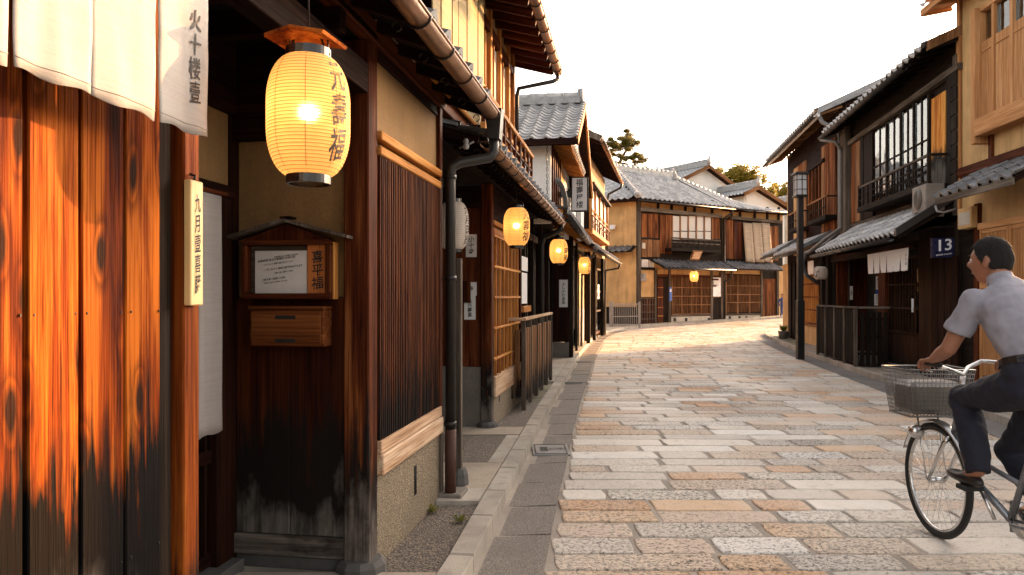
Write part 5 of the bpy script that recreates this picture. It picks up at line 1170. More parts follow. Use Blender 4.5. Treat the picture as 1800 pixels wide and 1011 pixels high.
bx=V(((1095-900)*k,PZ,EYE+(HOR-380)*k))
tree('cloud-pruned pine tree with a bent trunk standing behind the corner house',tuple(bx),[(-.0,0,-5),(-.1,0,0),tuple(pp_(1085,330)),tuple(pp_(1083,300)),tuple(pp_(1092,280)),tuple(pp_(1102,262)),tuple(pp_(1100,250))],[.16,.14,.12,.11,.1,.07,.04],
 [(tuple(pp_(1096,246)),.55),(tuple(pp_(1080,252,.3)),.5),(tuple(pp_(1110,253,-.2)),.45),(tuple(pp_(1076,268,.2)),.45),(tuple(pp_(1120,275,.1)),.45),(tuple(pp_(1108,278,-.3)),.38),(tuple(pp_(1074,290,.3)),.4),(tuple(pp_(1092,292,.1)),.5),(tuple(pp_(1125,298,0)),.35),(tuple(pp_(1082,305,0)),.5)],'needle',.13,9500,flat=.62)
PZ2=62; k2=PZ2/FOC
def p2(px,py,dy=0): return ((px-1300)*k2,dy,(360-py)*k2)
tree('bushy golden-green tree showing above the roofs near the low sun',((1300-900)*k2,PZ2,EYE+(HOR-360)*k2),[(0,0,-6),(0,0,0),p2(1298,330),p2(1292,315)],[.2,.18,.1,.05],[(p2(1290,310),1.),(p2(1283,305,.3),.7),(p2(1306,316),1.),(p2(1322,322,.4),.9),(p2(1334,326),.8),(p2(1312,305,-.4),.6),(p2(1345,335),.8),(p2(1280,322),.8),(p2(1300,328),1.1)],'leaf',.22,1100,'broadleaf_tree',.9)
PZ3=70; k3=PZ3/FOC
def p3(px,py,dy=0): return ((px-1375)*k3,dy,(360-py)*k3)
tree('low green bush-like tree in the gap below the hazy hill',((1375-900)*k3,PZ3,EYE+(HOR-360)*k3),[(0,0,-8),(0,0,0),p3(1378,345)],[.2,.18,.1],[(p3(1378,340),1.1),(p3(1368,346,.3),.9),(p3(1390,344),1.)],'leaf',.22,1100,'broadleaf_tree',.8)
# ================================================================ RIGHT ROW
def RRr(T,name,mat,p0,p1,z0,z1,x0,x1,c=.004,fr=FR):
    """panel on the right row: survey columns p0<p1 (p1 nearer), heights z0..z1, depth x0..x1 (x0 nearest the street)"""
    ya,yb=fr.fy(p1,x0),fr.fy(p0,x0); return MB().box(x0,x1,ya,yb,z0,z1,c).build(name,mat,T)
H2=thing('dark_house','long blackened two-storey house with glazed upper windows and shop below, on the right','house',FR,(0,11.1,.08))
YA,YB,YG=FR.fy(1680,0),FR.fy(1490,0),18.1
one(H2,'upper_wall',M['black'],.05,.15,YA,YB,2.5,5.3); one(H2,'end_wall',M['black'],.05,1.9,YA-.02,YA+.08,.05,5.2); one(H2,'end_wall',M['black'],.05,1.9,YB,YB+.1,2.3,5.2)
zs0=3.15; zs1=4.70
RRr(H2,'head_board',M['grey'],1489,1682,4.74,4.84,-.06,.04,fr=FR)
RRr(H2,'shutter_board',M['shut'],1496,1503,3.0,4.72,-.02,.04); RRr(H2,'shutter_board',M['fence'],1503.6,1511,3.0,4.72,-.02,.04); RRr(H2,'upper_post',M['black'],1512,1517,3.,4.75,-.03,.05)
RRr(H2,'shutter_board',M['dark'],1517.5,1534,3.0,4.72,-.02,.04)
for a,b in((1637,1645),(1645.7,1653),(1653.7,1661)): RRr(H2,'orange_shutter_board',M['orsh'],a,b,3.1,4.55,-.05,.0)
RRr(H2,'upper_post',M['black'],1663,1671,2.9,4.9,-.04,.05); RRr(H2,'upper_post',M['grey'],1674,1682,2.6,5.0,-.03,.05)
for k in range(8): RRr(H2,'clapboard',M['black'],1671,1681,3.0+k*.22,3.0+k*.22+.2,-.05,-.035)
we=[1535,1560,1585,1608,1634]
for i,(a,b) in enumerate(zip(we,we[1:])):
    ya,yb=FR.fy(b,0),FR.fy(a,0); one(H2,'window_post',M['black'],-.03,.04,ya-.03,ya+.03,zs0,zs1)
    one(H2,'window_pane',M['glass'],.0,.006,ya+.03,yb-.03,zs0,zs1,c=.001); one(H2,'window_bar',M['black'],-.015,.02,(ya+yb)/2-.018,(ya+yb)/2+.018,zs0,zs1)
    for z in(zs0+.02,zs0+.8): one(H2,'window_bar',M['black'],-.014,.02,ya+.03,yb-.03,z,z+.03)
    one(H2,'curtain',M['curt2'],.06,.065,ya+.05,yb-.06,zs0,zs0+1.25 if i!=1 else zs0+1.0)
one(H2,'window_post',M['black'],-.03,.04,FR.fy(1535,0)-.03,FR.fy(1535,0)+.03,zs0,zs1)
# balcony
xb_=-.30; b0,b1=FR.fy(1634,xb_),FR.fy(1510,xb_)
K=thing('balcony','black wooden balcony railing before the glazed windows of the dark house on the right','balcony',FR,(xb_,b0,3.1))
one(K,'handrail',M['grey'],xb_-.02,xb_+.025,b0,b1,3.54,3.58); one(K,'floor_beam',M['black'],xb_-.03,xb_+.03,b0-.02,b1+.02,3.06,3.16); one(K,'floor_boards',M['black'],xb_+.03,.04,b0,b1,3.08,3.12); one(K,'middle_rail',M['black'],xb_-.01,xb_+.01,b0,b1,3.40,3.42); one(K,'middle_rail',M['black'],xb_-.01,xb_+.01,b0,b1,3.28,3.30)
for k in range(14): yy=b0+.02+(b1-b0-.04)*k/13; one(K,'baluster',M['black'],xb_-.014,xb_+.014,yy-.014,yy+.014,3.16,3.54)
for yy in(b0,b1-.05): one(K,'corner_post',M['black'],xb_-.026,xb_+.026,yy,yy+.05,3.16,3.60)
one(K,'return_rail',M['black'],xb_+.03,.04,b0,b0+.03,3.54,3.58)
# top eave
XT=-.45; z0=5.05; ye0,ye1=YA-.15,FR.fy(1442,XT-.05)
eave(H2,.1,XT,z0+.22,z0+.05,ye0,ye1,M['black'],M['black'],.35)
gutter(H2,XT-.05,z0,ye0+.8,ye1,.055,M['pipe'],.6)
tiles(H2,(XT-.06,ye0,z0+.07),(0,.26,0),(.24,0,.1),int((ye1-ye0)/.26),8,M['tile'],False,.036,th=.03)
m=MB(); m.prism([(1.45,ye0-.02,z0+.82),(XT,ye0-.02,z0+.0),(XT,ye0-.02,z0+.15),(1.45,ye0-.02,z0+.97)],(0,.06,0)); m.build('verge_board',M['fence'],H2)
m=MB(); m.prism([(1.45,ye0,z0+.80),(.1,ye0,z0+.25),(.1,ye0,z0+.2),(1.9,ye0,z0+.2)],(0,ye1-ye0,0)); m.build('roof_deck',M['dark'],H2)
# lower roof
XL_=-.8; zl_=2.28; yl0,yl1=YA-.0,FR.fy(1432,XL_)
eave(H2,.05,XL_,zl_+.55,zl_+.04,yl0,yl1,M['black'],M['black'],.4)
gutter(H2,XL_-.05,zl_,yl0+.2,yl1,.055,M['pipe'],.6,hooks=False)
tiles(H2,(XL_-.03,yl0,zl_+.07),(0,.24,0),(.22,0,.14),int((yl1-yl0)/.24),4,M['tile'],False,.034,th=.03)
m=MB(); m.prism([(.05,yl0-.05,zl_+.60),(XL_-.05,yl0-.05,zl_+.02),(XL_-.05,yl0-.05,zl_+.14),(.05,yl0-.05,zl_+.74)],(0,.09,0)); m.build('verge_board',M['pipe'],H2)
one(H2,'flashing',M['grey'],-.0,.049,yl0,YB,zl_+.60,zl_+.72)
# ground floor
RRr(H2,'corner_post',M['deep'],1615,1637,.08,2.45,-.05,.07,c=.008)
RRr(H2,'boards_back',M['black'],1637,1684,.08,2.5,.0,.05)
for k in range(4): a=1637+k*11.5; RRr(H2,'wall_board',M['dark'],a+.5,a+11,.12,2.0,-.03,-.001)
RRr(H2,'top_board',M['shut'],1637,1650,2.02,2.3,-.03,-.001)
yd0,yd1=FR.fy(1612,-.02),FR.fy(1557,-.02); zz=2.05
one(H2,'door_back',M['void'],.35,.4,yd0,yd1,.08,2.3); one(H2,'door_pane',M['glass'],.01,.015,yd0,yd1,.78,zz); one(H2,'inner_screen',M['curt2'],.20,.21,yd0+.2,yd1-.3,.8,1.9)
slats(H2,'door_bar',-.02,yd0,yd1,.75,zz,11,.028,.03,M['deep'])
for z in(.72,1.16,1.58,zz): one(H2,'door_rail',M['deep'],-.045,.005,yd0,yd1,z,z+.035)
slats(H2,'door_board',-.01,yd0,yd1,.16,.72,5,(yd1-yd0)/5-.008,.03,M['deep']); one(H2,'door_sill',M['footst'],-.08,.05,yd0-.02,yd1,.07,.155)
one(H2,'lintel',M['dark'],-.06,.06,yd0,YG,2.2,2.34)
RRr(H2,'door_jamb',M['redclean'],1543,1556,.08,2.25,-.06,.06)
one(H2,'recess_wall',M['void'],.75,.8,yd1,YG,.05,2.6); one(H2,'recess_ceiling',M['black'],-.3,.8,YA,YG,2.42,2.45); one(H2,'recess_side',M['redclean'],.06,.75,YG-.05,YG,.08,2.4)
for p in(1466,1476,1490): RRr(H2,'recess_post',M['black'],p,p+3,.08,2.3,.25,.33)
# noren on the right
yn0,yn1=FR.fy(1597,-.5),FR.fy(1525,-.5)
ysn=[yn1+(yn0-yn1)*k/6 for k in range(7)]
noren('short white six-panel shop curtain under the tiled eave of the dark house at right',FR,-.5,ysn,2.16,lambda i:1.80,M['paper'],None,gap=.02,wave=.008,flare=.02)
n_=[o for o in bpy.data.objects if o.get('label','').startswith('short white six-panel')][0]
m=MB(); m.text('小\n十\n寺',(-.515,ysn[-1]+.07,1.97),(0,-1,0),(0,0,1),.07,seed=2); m.build('lettering',M['ink'],n_)
# ac unit
t=thing('air_conditioner','beige air conditioner outdoor unit standing on the lower tiled roof at right','air conditioner',FR,(-.3,11.4,2.6))
one(t,'casing',M['ac'],-.43,-.16,11.2,11.75,2.68,3.09,c=.012); 
m=MB(); m.lathe([(.0001,0),(.165,0),(.165,.006),(.15,.01),(.0001,.01)],24,M=Matrix.Rotation(-PI/2,4,'Y'),c=(-.4305,11.50,2.885)); m.build('fan_grille',M['acd'],t)
for k in range(5): m=MB(); r=.03+.028*k; m.tube([(-.444,11.5+r*math.cos(q*PI/10),2.885+r*math.sin(q*PI/10)) for q in range(20)],.003,4,closed=True); m.build('grille_ring',M['ac'],t)
for yy in(11.28,11.62): one(t,'foot',M['galv'],-.45,-.14,yy,yy+.04,2.60,2.678)
m=MB(); m.tube([(-.3,11.19,2.75),(-.3,11.12,2.66),(-.2,11.14,2.64),(.0,11.15,2.7)],.018,8); m.build('hose',M['galv'],t)
# barrier on the right
fa=V((-.70,13.75,0)); L_=3.05
f=thing('barrier_fence','black slatted timber barrier with a grey rail in front of the dark recess at right','fence',FR,(-.7,13.75,.08))
fy0,fy1=13.75,FR.fy(1441,-.66); zf=1.20
one(f,'top_rail',M['grey'],-.74,-.66,fy0-.02,fy1,zf-.04,zf,c=.006); one(f,'side_rail',M['grey'],-.659,-.12,fy0-.02,fy0+.05,zf-.04,zf)
for k in range(5): yy=fy0+(fy1-fy0-.06)*k/4; one(f,'post',M['grey'],-.735,-.675,yy,yy+.06,.08,zf-.041)
slats(f,'slat',-.70,fy0+.07,fy1-.05,.14,zf-.06,20,.128,.02,M['black'])
for z in(.25,1.08): one(f,'cross_rail',M['black'],-.68,-.655,fy0,fy1,z,z+.05)
slatsx(f,'slat',fy0+.02,-.64,-.14,.1,zf-.10,5,.075,.02,M['black'])
for z in(.3,.62,.95): one(f,'cross_rail',M['black'],-.66,-.13,fy0+.035,fy0+.055,z,z+.05)
# lanterns/plates
lantern('small unlit white globe-like lantern under the eave left of the black barrier',FR,(-.52,FR.fy(1444,-.5),FR.fz(480,-.5,FR.fy(1444,-.5))),.155,.30,'寿\n楽' if '寿\n楽' in GL else T_LAMP,False,PI+rad(25),12,None,False,28,.5,hang=2.3)
def rp(label,p0,p1,q0,q1,x,key=None,mat=None,grp=None):
    yy=FR.fy((p0+p1)/2,x); X0,X1=FR.fx(p0,yy),FR.fx(p1,yy); return paper(label,FR,(X0,yy,FR.fz(q1,x,yy)),(1,0,0),X1-X0,FR.fz(q0,x,yy)-FR.fz(q1,x,yy),key,None,mat)
rp('small white name plate with black script in the dark recess at right',1494,1499,503,527,.2,T_N)
rp('upper white paper strip on the door jamb left of the lattice door at right',1539.5,1545,486,509,-.07,T_W1); rp('lower white rounded paper strip on the door jamb, under the blue tag',1537,1544,517,537,-.07,T_W1); rp('small blue tag between two white strips on the door jamb at right',1540,1545,510,516.4,-.07,None,M['blue'])
rp('pale blue-white paper strip behind the lattice door bars at right',1602,1606,525,549,-.055,None,M['wh'])
# sign 13
t=thing('number_sign','dark navy square sign reading 13 on the black boards at right','sign',FR,(-.1,11.25,2.1))
yy=11.3; X0,X1=FR.fx(1637,yy),FR.fx(1680,yy); Z0,Z1=FR.fz(453,-.1,yy),FR.fz(418,-.1,yy)
MB().box(X0,X1,yy-.02,yy+.05,Z0,Z1,.004).build('panel',M['navy'],t)
m=MB(); m.text(T_13,((X0+X1)/2,yy-.0215,Z0+(Z1-Z0)*.60),(1,0,0),(0,0,1),(Z1-Z0)*.80,jit=0); m.text(T_13,((X0+X1)/2+.004,yy-.0213,Z0+(Z1-Z0)*.60),(1,0,0),(0,0,1),(Z1-Z0)*.80,jit=0)
m.text(T_13s,((X0+X1)/2,yy-.0215,Z0+(Z1-Z0)*.16),(1,0,0),(0,0,1),(Z1-Z0)*.095,jit=0); m.build('lettering',M['wh'],t)
# ---- house R3
H3=thing('timber_house','dark two-storey house with pale eave board and small railed window boxes, far right','house',FR,(0,18,.08))
YC=23.6
one(H3,'upper_wall',M['dark'],.02,.12,YB+.1,YC,2.4,5.7); one(H3,'ground_wall',M['void'],.35,.4,YG,YC,.05,2.6); one(H3,'end_wall',M['ochre'],.02,2.5,YC,YC+.1,.05,5.8)
for a,b,mm in((1395,1402,'ochre'),(1403,1409,'shut'),(1409.5,1416,'fence'),(1443.5,1449,'fence'),(1449.6,1456,'shut'),(1456.6,1462,'shut'),(1462.5,1468,'shut')): RRr(H3,'wall_board' if mm!='ochre' else 'plaster_panel',M[mm],a,b,2.6,5.2,-.02,.02)
RRr(H3,'grey_pilaster',M['grey'],1472,1486,2.5,5.2,-.1,.02)
for k in range(4): p=1420+k*6; RRr(H3,'window_pane',M['glass'],p+1.2,p+5.2,3.5,4.75,-.01,.0,c=.001); RRr(H3,'window_post',M['shut'],p,p+1.4,3.4,4.8,-.04,.02)
RRr(H3,'window_head',M['black'],1417,1446,4.78,4.86,-.08,.02)
for (p0,p1,nm) in((1420,1452,'nearer small black railed window box on the far right house'),(1387,1402,'farther small black railed window box on the far right house')):
    a,b=FR.fy(p1,-.28),FR.fy(p0,-.28); K=thing('window_box',nm,'window box',FR,(-.28,a,3.3),'window boxes on the far right house')
    one(K,'floor_beam',M['black'],-.30,.02,a,b,3.22,3.32); one(K,'handrail',M['fence'],-.30,-.26,a,b,3.74,3.78); one(K,'middle_rail',M['black'],-.29,-.27,a,b,3.5,3.53)
    n=max(4,int((b-a)/.2))
    for k in range(n+1): yy=a+.02+(b-a-.04)*k/n; one(K,'baluster',M['black'],-.29,-.27,yy-.014,yy+.014,3.32,3.74)
    one(K,'side_rail',M['black'],-.26,.0,a,a+.03,3.74,3.78)
XT=-.5; zt3=5.62; yq0,yq1=YB+.6,YC+.9
eave(H3,.05,XT,zt3+.24,zt3+.05,yq0,yq1,M['black'],M['fence'],.4)
one(H3,'pale_eave_board',M['paper'],XT-.01,XT+.05,yq0,yq1,zt3-.02,zt3+.09)
gutter(H3,XT-.07,zt3+.02,yq0,yq1,.05,M['pipe'],.7,hooks=False)
tiles(H3,(XT-.06,yq0,zt3+.12),(0,.26,0),(.24,0,.1),int((yq1-yq0)/.26),10,M['tile'],False,.036,th=.03)
m=MB(); m.prism([(2.6,yq0-.02,zt3+1.40),(XT,yq0-.02,zt3+.05),(XT,yq0-.02,zt3+.2),(2.6,yq0-.02,zt3+1.6)],(0,.08,0)); m.build('verge_board',M['tile'],H3)
m=MB(); m.prism([(2.6,yq0,zt3+1.30),(.1,yq0,zt3+.25),(.1,yq0,zt3+.2),(4.5,yq0,zt3+.2)],(0,yq1-yq0-.3,0)); m.build('roof_deck',M['dark'],H3)
for (a,b,z_,ov) in((YG+.05,21.6,2.48,-.75),(21.65,24.3,2.62,-.62)):
    eave(H3,.05,ov,z_+.4,z_+.04,a,b,M['black'],M['fence'],.5); tiles(H3,(ov-.03,a,z_+.07),(0,.24,0),(.22,0,.12),int((b-a)/.24),3,M['tile'],False,.034,th=.03); gutter(H3,ov-.05,z_,a,b,.05,M['pipe'],.7,hooks=False)
    m=MB(); m.prism([(.05,a-.03,z_+.44),(ov-.05,a-.03,z_+.02),(ov-.05,a-.03,z_+.12),(.05,a-.03,z_+.56)],(0,.05,0)); m.build('verge_board',M['tiled'],H3)
m=MB(); m.tube([(-.45,YB+.65,zt3+.0),(-.4,YB+.6,zt3-.15),(-.1,YB+.4,zt3-.4),(-.08,YB+.3,zt3-.5),(-.08,YB+.3,2.9),(-.3,YB+.6,2.62),(-.7,YB+.9,2.42),(-.75,YB+1.0,2.2),(-.6,YB+1.3,1.9),(-.3,YB+1.35,1.7)],.05,10); m.build('downpipe',M['gpipe'],H3)
m=MB(); m.tube([(-.5,ye1-.05,5.0),(-.3,ye1-.5,4.86),(-.12,YB+.05,4.7),(-.12,YB+.05,2.95),(-.4,YB+.4,2.7),(-.7,YB+.75,2.4)],.042,10); m.build('downpipe',M['gpipe'],H2)
# ground of R3
RRr(H3,'lattice_back',M['redclean'],1412,1440,.62,2.2,.02,.06); RRr(H3,'plaster_base',M['ochre2'],1412,1441,.06,.58,-.01,.06); RRr(H3,'sill',M['fence'],1411,1441,.58,.63,-.05,.06)
slats(H3,'window_slat',-.01,FR.fy(1440,0),FR.fy(1412,0),.64,2.15,18,.03,.02,M['lit'])
for z in(.64,1.0,1.35,1.7,2.12): RRr(H3,'window_rail',M['shut'],1411,1441,z,z+.035,-.03,.0)
for p in(1393,1400,1441,1451): RRr(H3,'ground_post',M['black'],p,p+4,.06,2.4,-.06,.05)
RRr(H3,'plaster_panel',M['ochre'],1376,1385,.1,2.4,-.03,.05); RRr(H3,'ground_post',M['black'],1385.5,1390,.06,2.4,-.05,.05); RRr(H3,'door_dark',M['black'],1390,1411,.06,2.4,.1,.14)
noren('tiny white curtain beside the street lamp pole at right',FR,-.3,[FR.fy(1420,-.3),FR.fy(1425,-.3),FR.fy(1430,-.3)],FR.fz(460,-.3,19.5),lambda i:FR.fz(483,-.3,19.5),M['paper'],gap=.02,wave=.004)
t=thing('flower_pot','small mossy planter at the far corner of the right pavement','planter',FR,(-.25,22.6,.08))
m=MB(); m.lathe([(.0,0),(.12,0),(.16,.22),(.17,.25),(.15,.25),(.13,.2),(.0,.2)],12,(-.3,22.6,.08)); m.build('pot',M['footst'],t)
m=MB()
for k in range(60): a=RN.uniform(0,6.3); e=V((math.cos(a)*.14,math.sin(a)*.14,RN.uniform(.08,.25))); p=V((-.3,22.6,.3)); s_=V((-math.sin(a),math.cos(a),0))*.02; m.add([p,p+e*.6+s_,p+e,p+e*.6-s_],[[0,1,2,3]])
m.build('leaves',M['weed'],t)
# ---- house R1, new cedar and ochre
H1=thing('ochre_house','new ochre house with cedar lattice window box and tiled awning at the right edge','house',F1,(0,9,.08))
y11=F1.fy(1682,0); yn=8.5
one(H1,'wall',M['ochre2'],.03,.15,yn,y11,2.4,5.83); one(H1,'end_wall',M['ochre2'],.03,2,y11-.12,y11,2.6,5.9)
one(H1,'corner_post',M['cedar'],-.01,.028,y11-.09,y11+.01,2.6,5.85,c=.005)
def R1(name,mat,p0,p1,z0,z1,x0,x1,c=.004): return RRr(H1,name,mat,p0,p1,z0,z1,x0,x1,c,F1)
yA=F1.fy(1712,-.06)
zlo=F1.fz(212,-.06,yA); ztop=F1.fz(24,-.06,yA); zlat=F1.fz(84,-.06,yA)
yl_=[F1.fy(p,-.06) for p in(1712,1745,1777,1815)]
one(H1,'window_sill',M['cedar'],-.16,.03,yn,F1.fy(1712,-.16),F1.fz(240,-.16,F1.fy(1714,-.16)),zlo-.03,c=.006); one(H1,'sill_bracket',M['cedar'],-.16,.03,F1.fy(1713,-.16)-.0,F1.fy(1708,-.16)+.03,F1.fz(254,-.16,10.3),ztop,c=.005)
one(H1,'window_head',M['cedar'],-.09,.03,yn,yA,ztop-.06,ztop)
for k,yy in enumerate(yl_): one(H1,'window_post',M['cedar'],-.08,-.03,yy-.06,yy,zlo-.03,ztop-.06)
for a,b in zip(yl_[1:],yl_): 
    slats(H1,'lattice_slat',-.05,a,b-.06,zlo,zlat,14,.022,.018,M['cedar'],.001); one(H1,'lattice_tie',M['cedar'],-.07,-.06,a,b-.06,zlat-.14,zlat-.12)
    one(H1,'window_pane',M['glass'],-.012,-.006,a,b-.06,zlo,ztop-.06,c=.001); one(H1,'screen',M['curt'],.018,.024,a,b-.06,zlo,ztop-.06,c=.001)
one(H1,'wall_beam',M['redclean'],-.03,.03,yn,y11,F1.fz(312,0,y11),F1.fz(303,0,y11)+.04); one(H1,'wall_post',M['redclean'],-.01,.03,F1.fy(1744,0),F1.fy(1738,0),3.2,4.4)
zr=5.74
eave(H1,.1,-.32,zr+.10,zr+.03,yn,y11+.4,M['cedar'],M['cedar'],.4,.03,.05,.06)
one(H1,'eave_board',M['cedar'],-.35,-.31,yn,y11+.4,zr-.03,zr+.08)
tiles(H1,(-.39,yn,zr+.1),(0,.26,0),(.24,0,.09),int((y11+.45-yn)/.26),5,M['tile'],True,.036,th=.032,skip=lambda i,j:i<0)
za=2.72
eave(H1,.03,-.58,za+.38,za+.04,yn,F1.fy(1644,-.58),M['dark'],M['dark'],.35)
ya1=F1.fy(1644,-.6); tiles(H1,(-.62,ya1-8*.25,za+.06),(0,.25,0),(.20,0,.115),8,3,M['tiled'],True,.034,th=.034)
one(H1,'awning_edge',M['grey'],-.61,-.58,yn,ya1,za-.04,za+.05); one(H1,'awning_flashing',M['redclean'],-.02,.028,yn,y11,za+.42,za+.5)
one(H1,'ground_wall',M['black'],.06,.15,yn,y11,.05,2.6); one(H1,'ground_post',M['redclean'],-.02,.06,F1.fy(1722,0),F1.fy(1714,0),.08,2.7)
zt=F1.fz(404,0,F1.fy(1724,0)); yy0=F1.fy(1723,0)
one(H1,'door_head',M['cedar'],-.04,.05,yn,yy0,zt,zt+.09)
for p0,p1 in((1724,1775),(1776,1840)):
    a,b=F1.fy(p1,-.01),F1.fy(p0,-.01); slats(H1,'door_slat',-.0,a+.05,b-.05,.3,zt-.06,18,.02,.02,M['cedar'],.001)
    for q in((a,a+.05),(b-.05,b)): one(H1,'door_stile',M['cedar'],-.03,.03,q[0],q[1],.15,zt-.003)
    for z in(.15,1.5,zt-.06): one(H1,'door_rail',M['cedar'],-.025,.02,a+.051,b-.051,z,z+.055)
    one(H1,'door_panel',M['redclean'],.03,.045,a,b,.15,zt)
t=thing('meter_box','beige utility box high on the dark wall beside the number sign','meter box',F1,(-.1,10.6,2.3)); a,b=F1.fy(1714,-.1),F1.fy(1683,-.1); MB().box(-.10,.055,a+.1,b,F1.fz(404,-.1,b),F1.fz(368,-.1,b),.008).build('casing',M['ochre2'],t); MB().box(-.104,-.101,a+.14,b-.04,F1.fz(398,-.1,b),F1.fz(376,-.1,b),.001).build('door',M['base'],t)
# ---- wall added past the right edge of the frame, keeps low sun off the road
t=thing('sun_block_wall','added plastered wall with a tiled coping, unseen past the right edge, blocking the low sun','wall',F1,(.1,5,.08))
MB().box(0,.2,2.0,8.45,.05,2.35,.01).build('wall_body',M['white'],t); MB().box(-.01,.21,2.0,8.45,.05,.45,.01).build('stone_foot',M['cladding'],t)
tiles(t,(-.2,2.0,2.36),(0,.26,0),(.15,0,.07),24,2,M['tile'],False,.034); tiles(t,(.4,2.0,2.36),(0,.26,0),(-.15,0,.07),24,2,M['tile'],False,.034); ridge(t,V((.1,2.0,2.5)),V((.1,8.3,2.5)),M['tile'],.1,.16)
# ---- street lamp
lx,ly=6.33,16.25
t=thing('street_lamp','tall black street lamp pole with a frosted lantern head on the right kerb','street lamp',FW,(lx,ly,0))
MB().box(lx-.075,lx+.075,ly-.075,ly+.075,0,1.30,.01).build('base_post',M['iron'],t); m=MB(); m.box(lx-.06,lx+.06,ly-.06,ly+.06,1.30,3.57,.01); m.build('pole',M['pipe'],t)
zb,zt=3.59,4.05
MB().box(lx-.13,lx+.13,ly-.13,ly+.13,zb-.03,zb+.02,.01).build('lower_plate',M['pipe'],t); MB().box(lx-.16,lx+.16,ly-.16,ly+.16,zt,zt+.035,.01).build('cap',M['pipe'],t); MB().box(lx-.13,lx+.13,ly-.13,ly+.13,zt+.035,zt+.06,.01).build('cap',M['pipe'],t)
MB().box(lx-.105,lx+.105,ly-.105,ly+.105,zb+.02,zt,.01).build('frosted_glass',M['opal'],t)
for sx in(-1,0,1):
    for sy in(-1,0,1):
        if sx or sy: MB().box(lx+sx*.115-.007,lx+sx*.115+.007,ly+sy*.115-.007,ly+sy*.115+.007,zb+.02,zt,.002).build('bar',M['pipe'],t)
for z in(zb+.13,zt-.12):
    for s_ in(-1,1): MB().box(lx-.122,lx+.122,ly+s_*.118-.005,ly+s_*.118+.005,z,z+.014,.002).build('band',M['pipe'],t); MB().box(lx+s_*.118-.005,lx+s_*.118+.005,ly-.112,ly+.112,z,z+.014,.002).build('band',M['pipe'],t)
# ================================================================ PEOPLE AND BICYCLE
M['skin']=plain('skin',(.30,.13,.075),.6,0,0,80,.15); M['hair']=plaster('black_hair',(.010,.008,.008),.6,220,.95,.3); M['shirt']=plaster('grey_shirt',(.27,.26,.30),.2,14,.9,.1); M['trous']=plaster('navy_trousers',(.008,.009,.020),.3,12,.85,.3); M['shoe']=plain('dark_shoe',(.02,.014,.012),.4)
M['rubber']=plain('black_rubber',(.012,.012,.012),.7); M['bframe']=plain('silver_bicycle_paint',(.22,.23,.25),.3,.6); M['basket']=plain('grey_wire_basket',(.20,.19,.18),.45,.7); M['bluecl']=plaster('blue_cloth',(.03,.06,.2),.2,20,.9,.2)
def skinmesh(name,V_,E,mat,parent,lv=2,warp=None):
    """V_: list of (x,y,z,rx,ry) joints; skin modifier evaluated to one continuous mesh"""
    bm=bmesh.new(); ly=bm.verts.layers.skin.verify(); b=BASE[parent.name]; vv=[]
    for i,q in enumerate(V_):
        v=bm.verts.new((q[0]-b.x,q[1]-b.y,q[2]-b.z)); v[ly].radius=(q[3],q[4] if len(q)>4 else q[3]); vv.append(v)
    for a,c in E: bm.edges.new((vv[a],vv[c]))
    vv[0][ly].use_root=True
    me=bpy.data.meshes.new(name); bm.to_mesh(me); bm.free(); o=bpy.data.objects.new(name,me); COL.objects.link(o); o.parent=parent; BASE[o.name]=b
    s=o.modifiers.new('s','SKIN'); s.use_smooth_shade=True; u=o.modifiers.new('u','SUBSURF'); u.levels=lv; u.render_levels=lv
    if warp: 
        tx=bpy.data.textures.new('folds','CLOUDS'); tx.noise_scale=warp[0]; d=o.modifiers.new('d','DISPLACE'); d.texture=tx; d.strength=warp[1]; d.mid_level=.5; d.texture_coords='LOCAL'
    me.materials.append(mat); return o
def blob(name,fn,mat,parent,n=28,k=20):
    """closed surface from a radius function over the sphere"""
    m=MB(); b=BASE[parent.name]
    vs=[];fs=[]
    for i in range(k+1):
        th=PI*i/k
        for j in range(n): ph=2*PI*j/n; d=V((math.sin(th)*math.cos(ph),math.sin(th)*math.sin(ph),math.cos(th))); vs.append(fn(d))
    for i in range(k):
        for j in range(n): fs.append([i*n+j,(i+1)*n+j,(i+1)*n+(j+1)%n,i*n+(j+1)%n])
    m.add(vs,fs,None,0,True); return m.build(name,mat,parent)
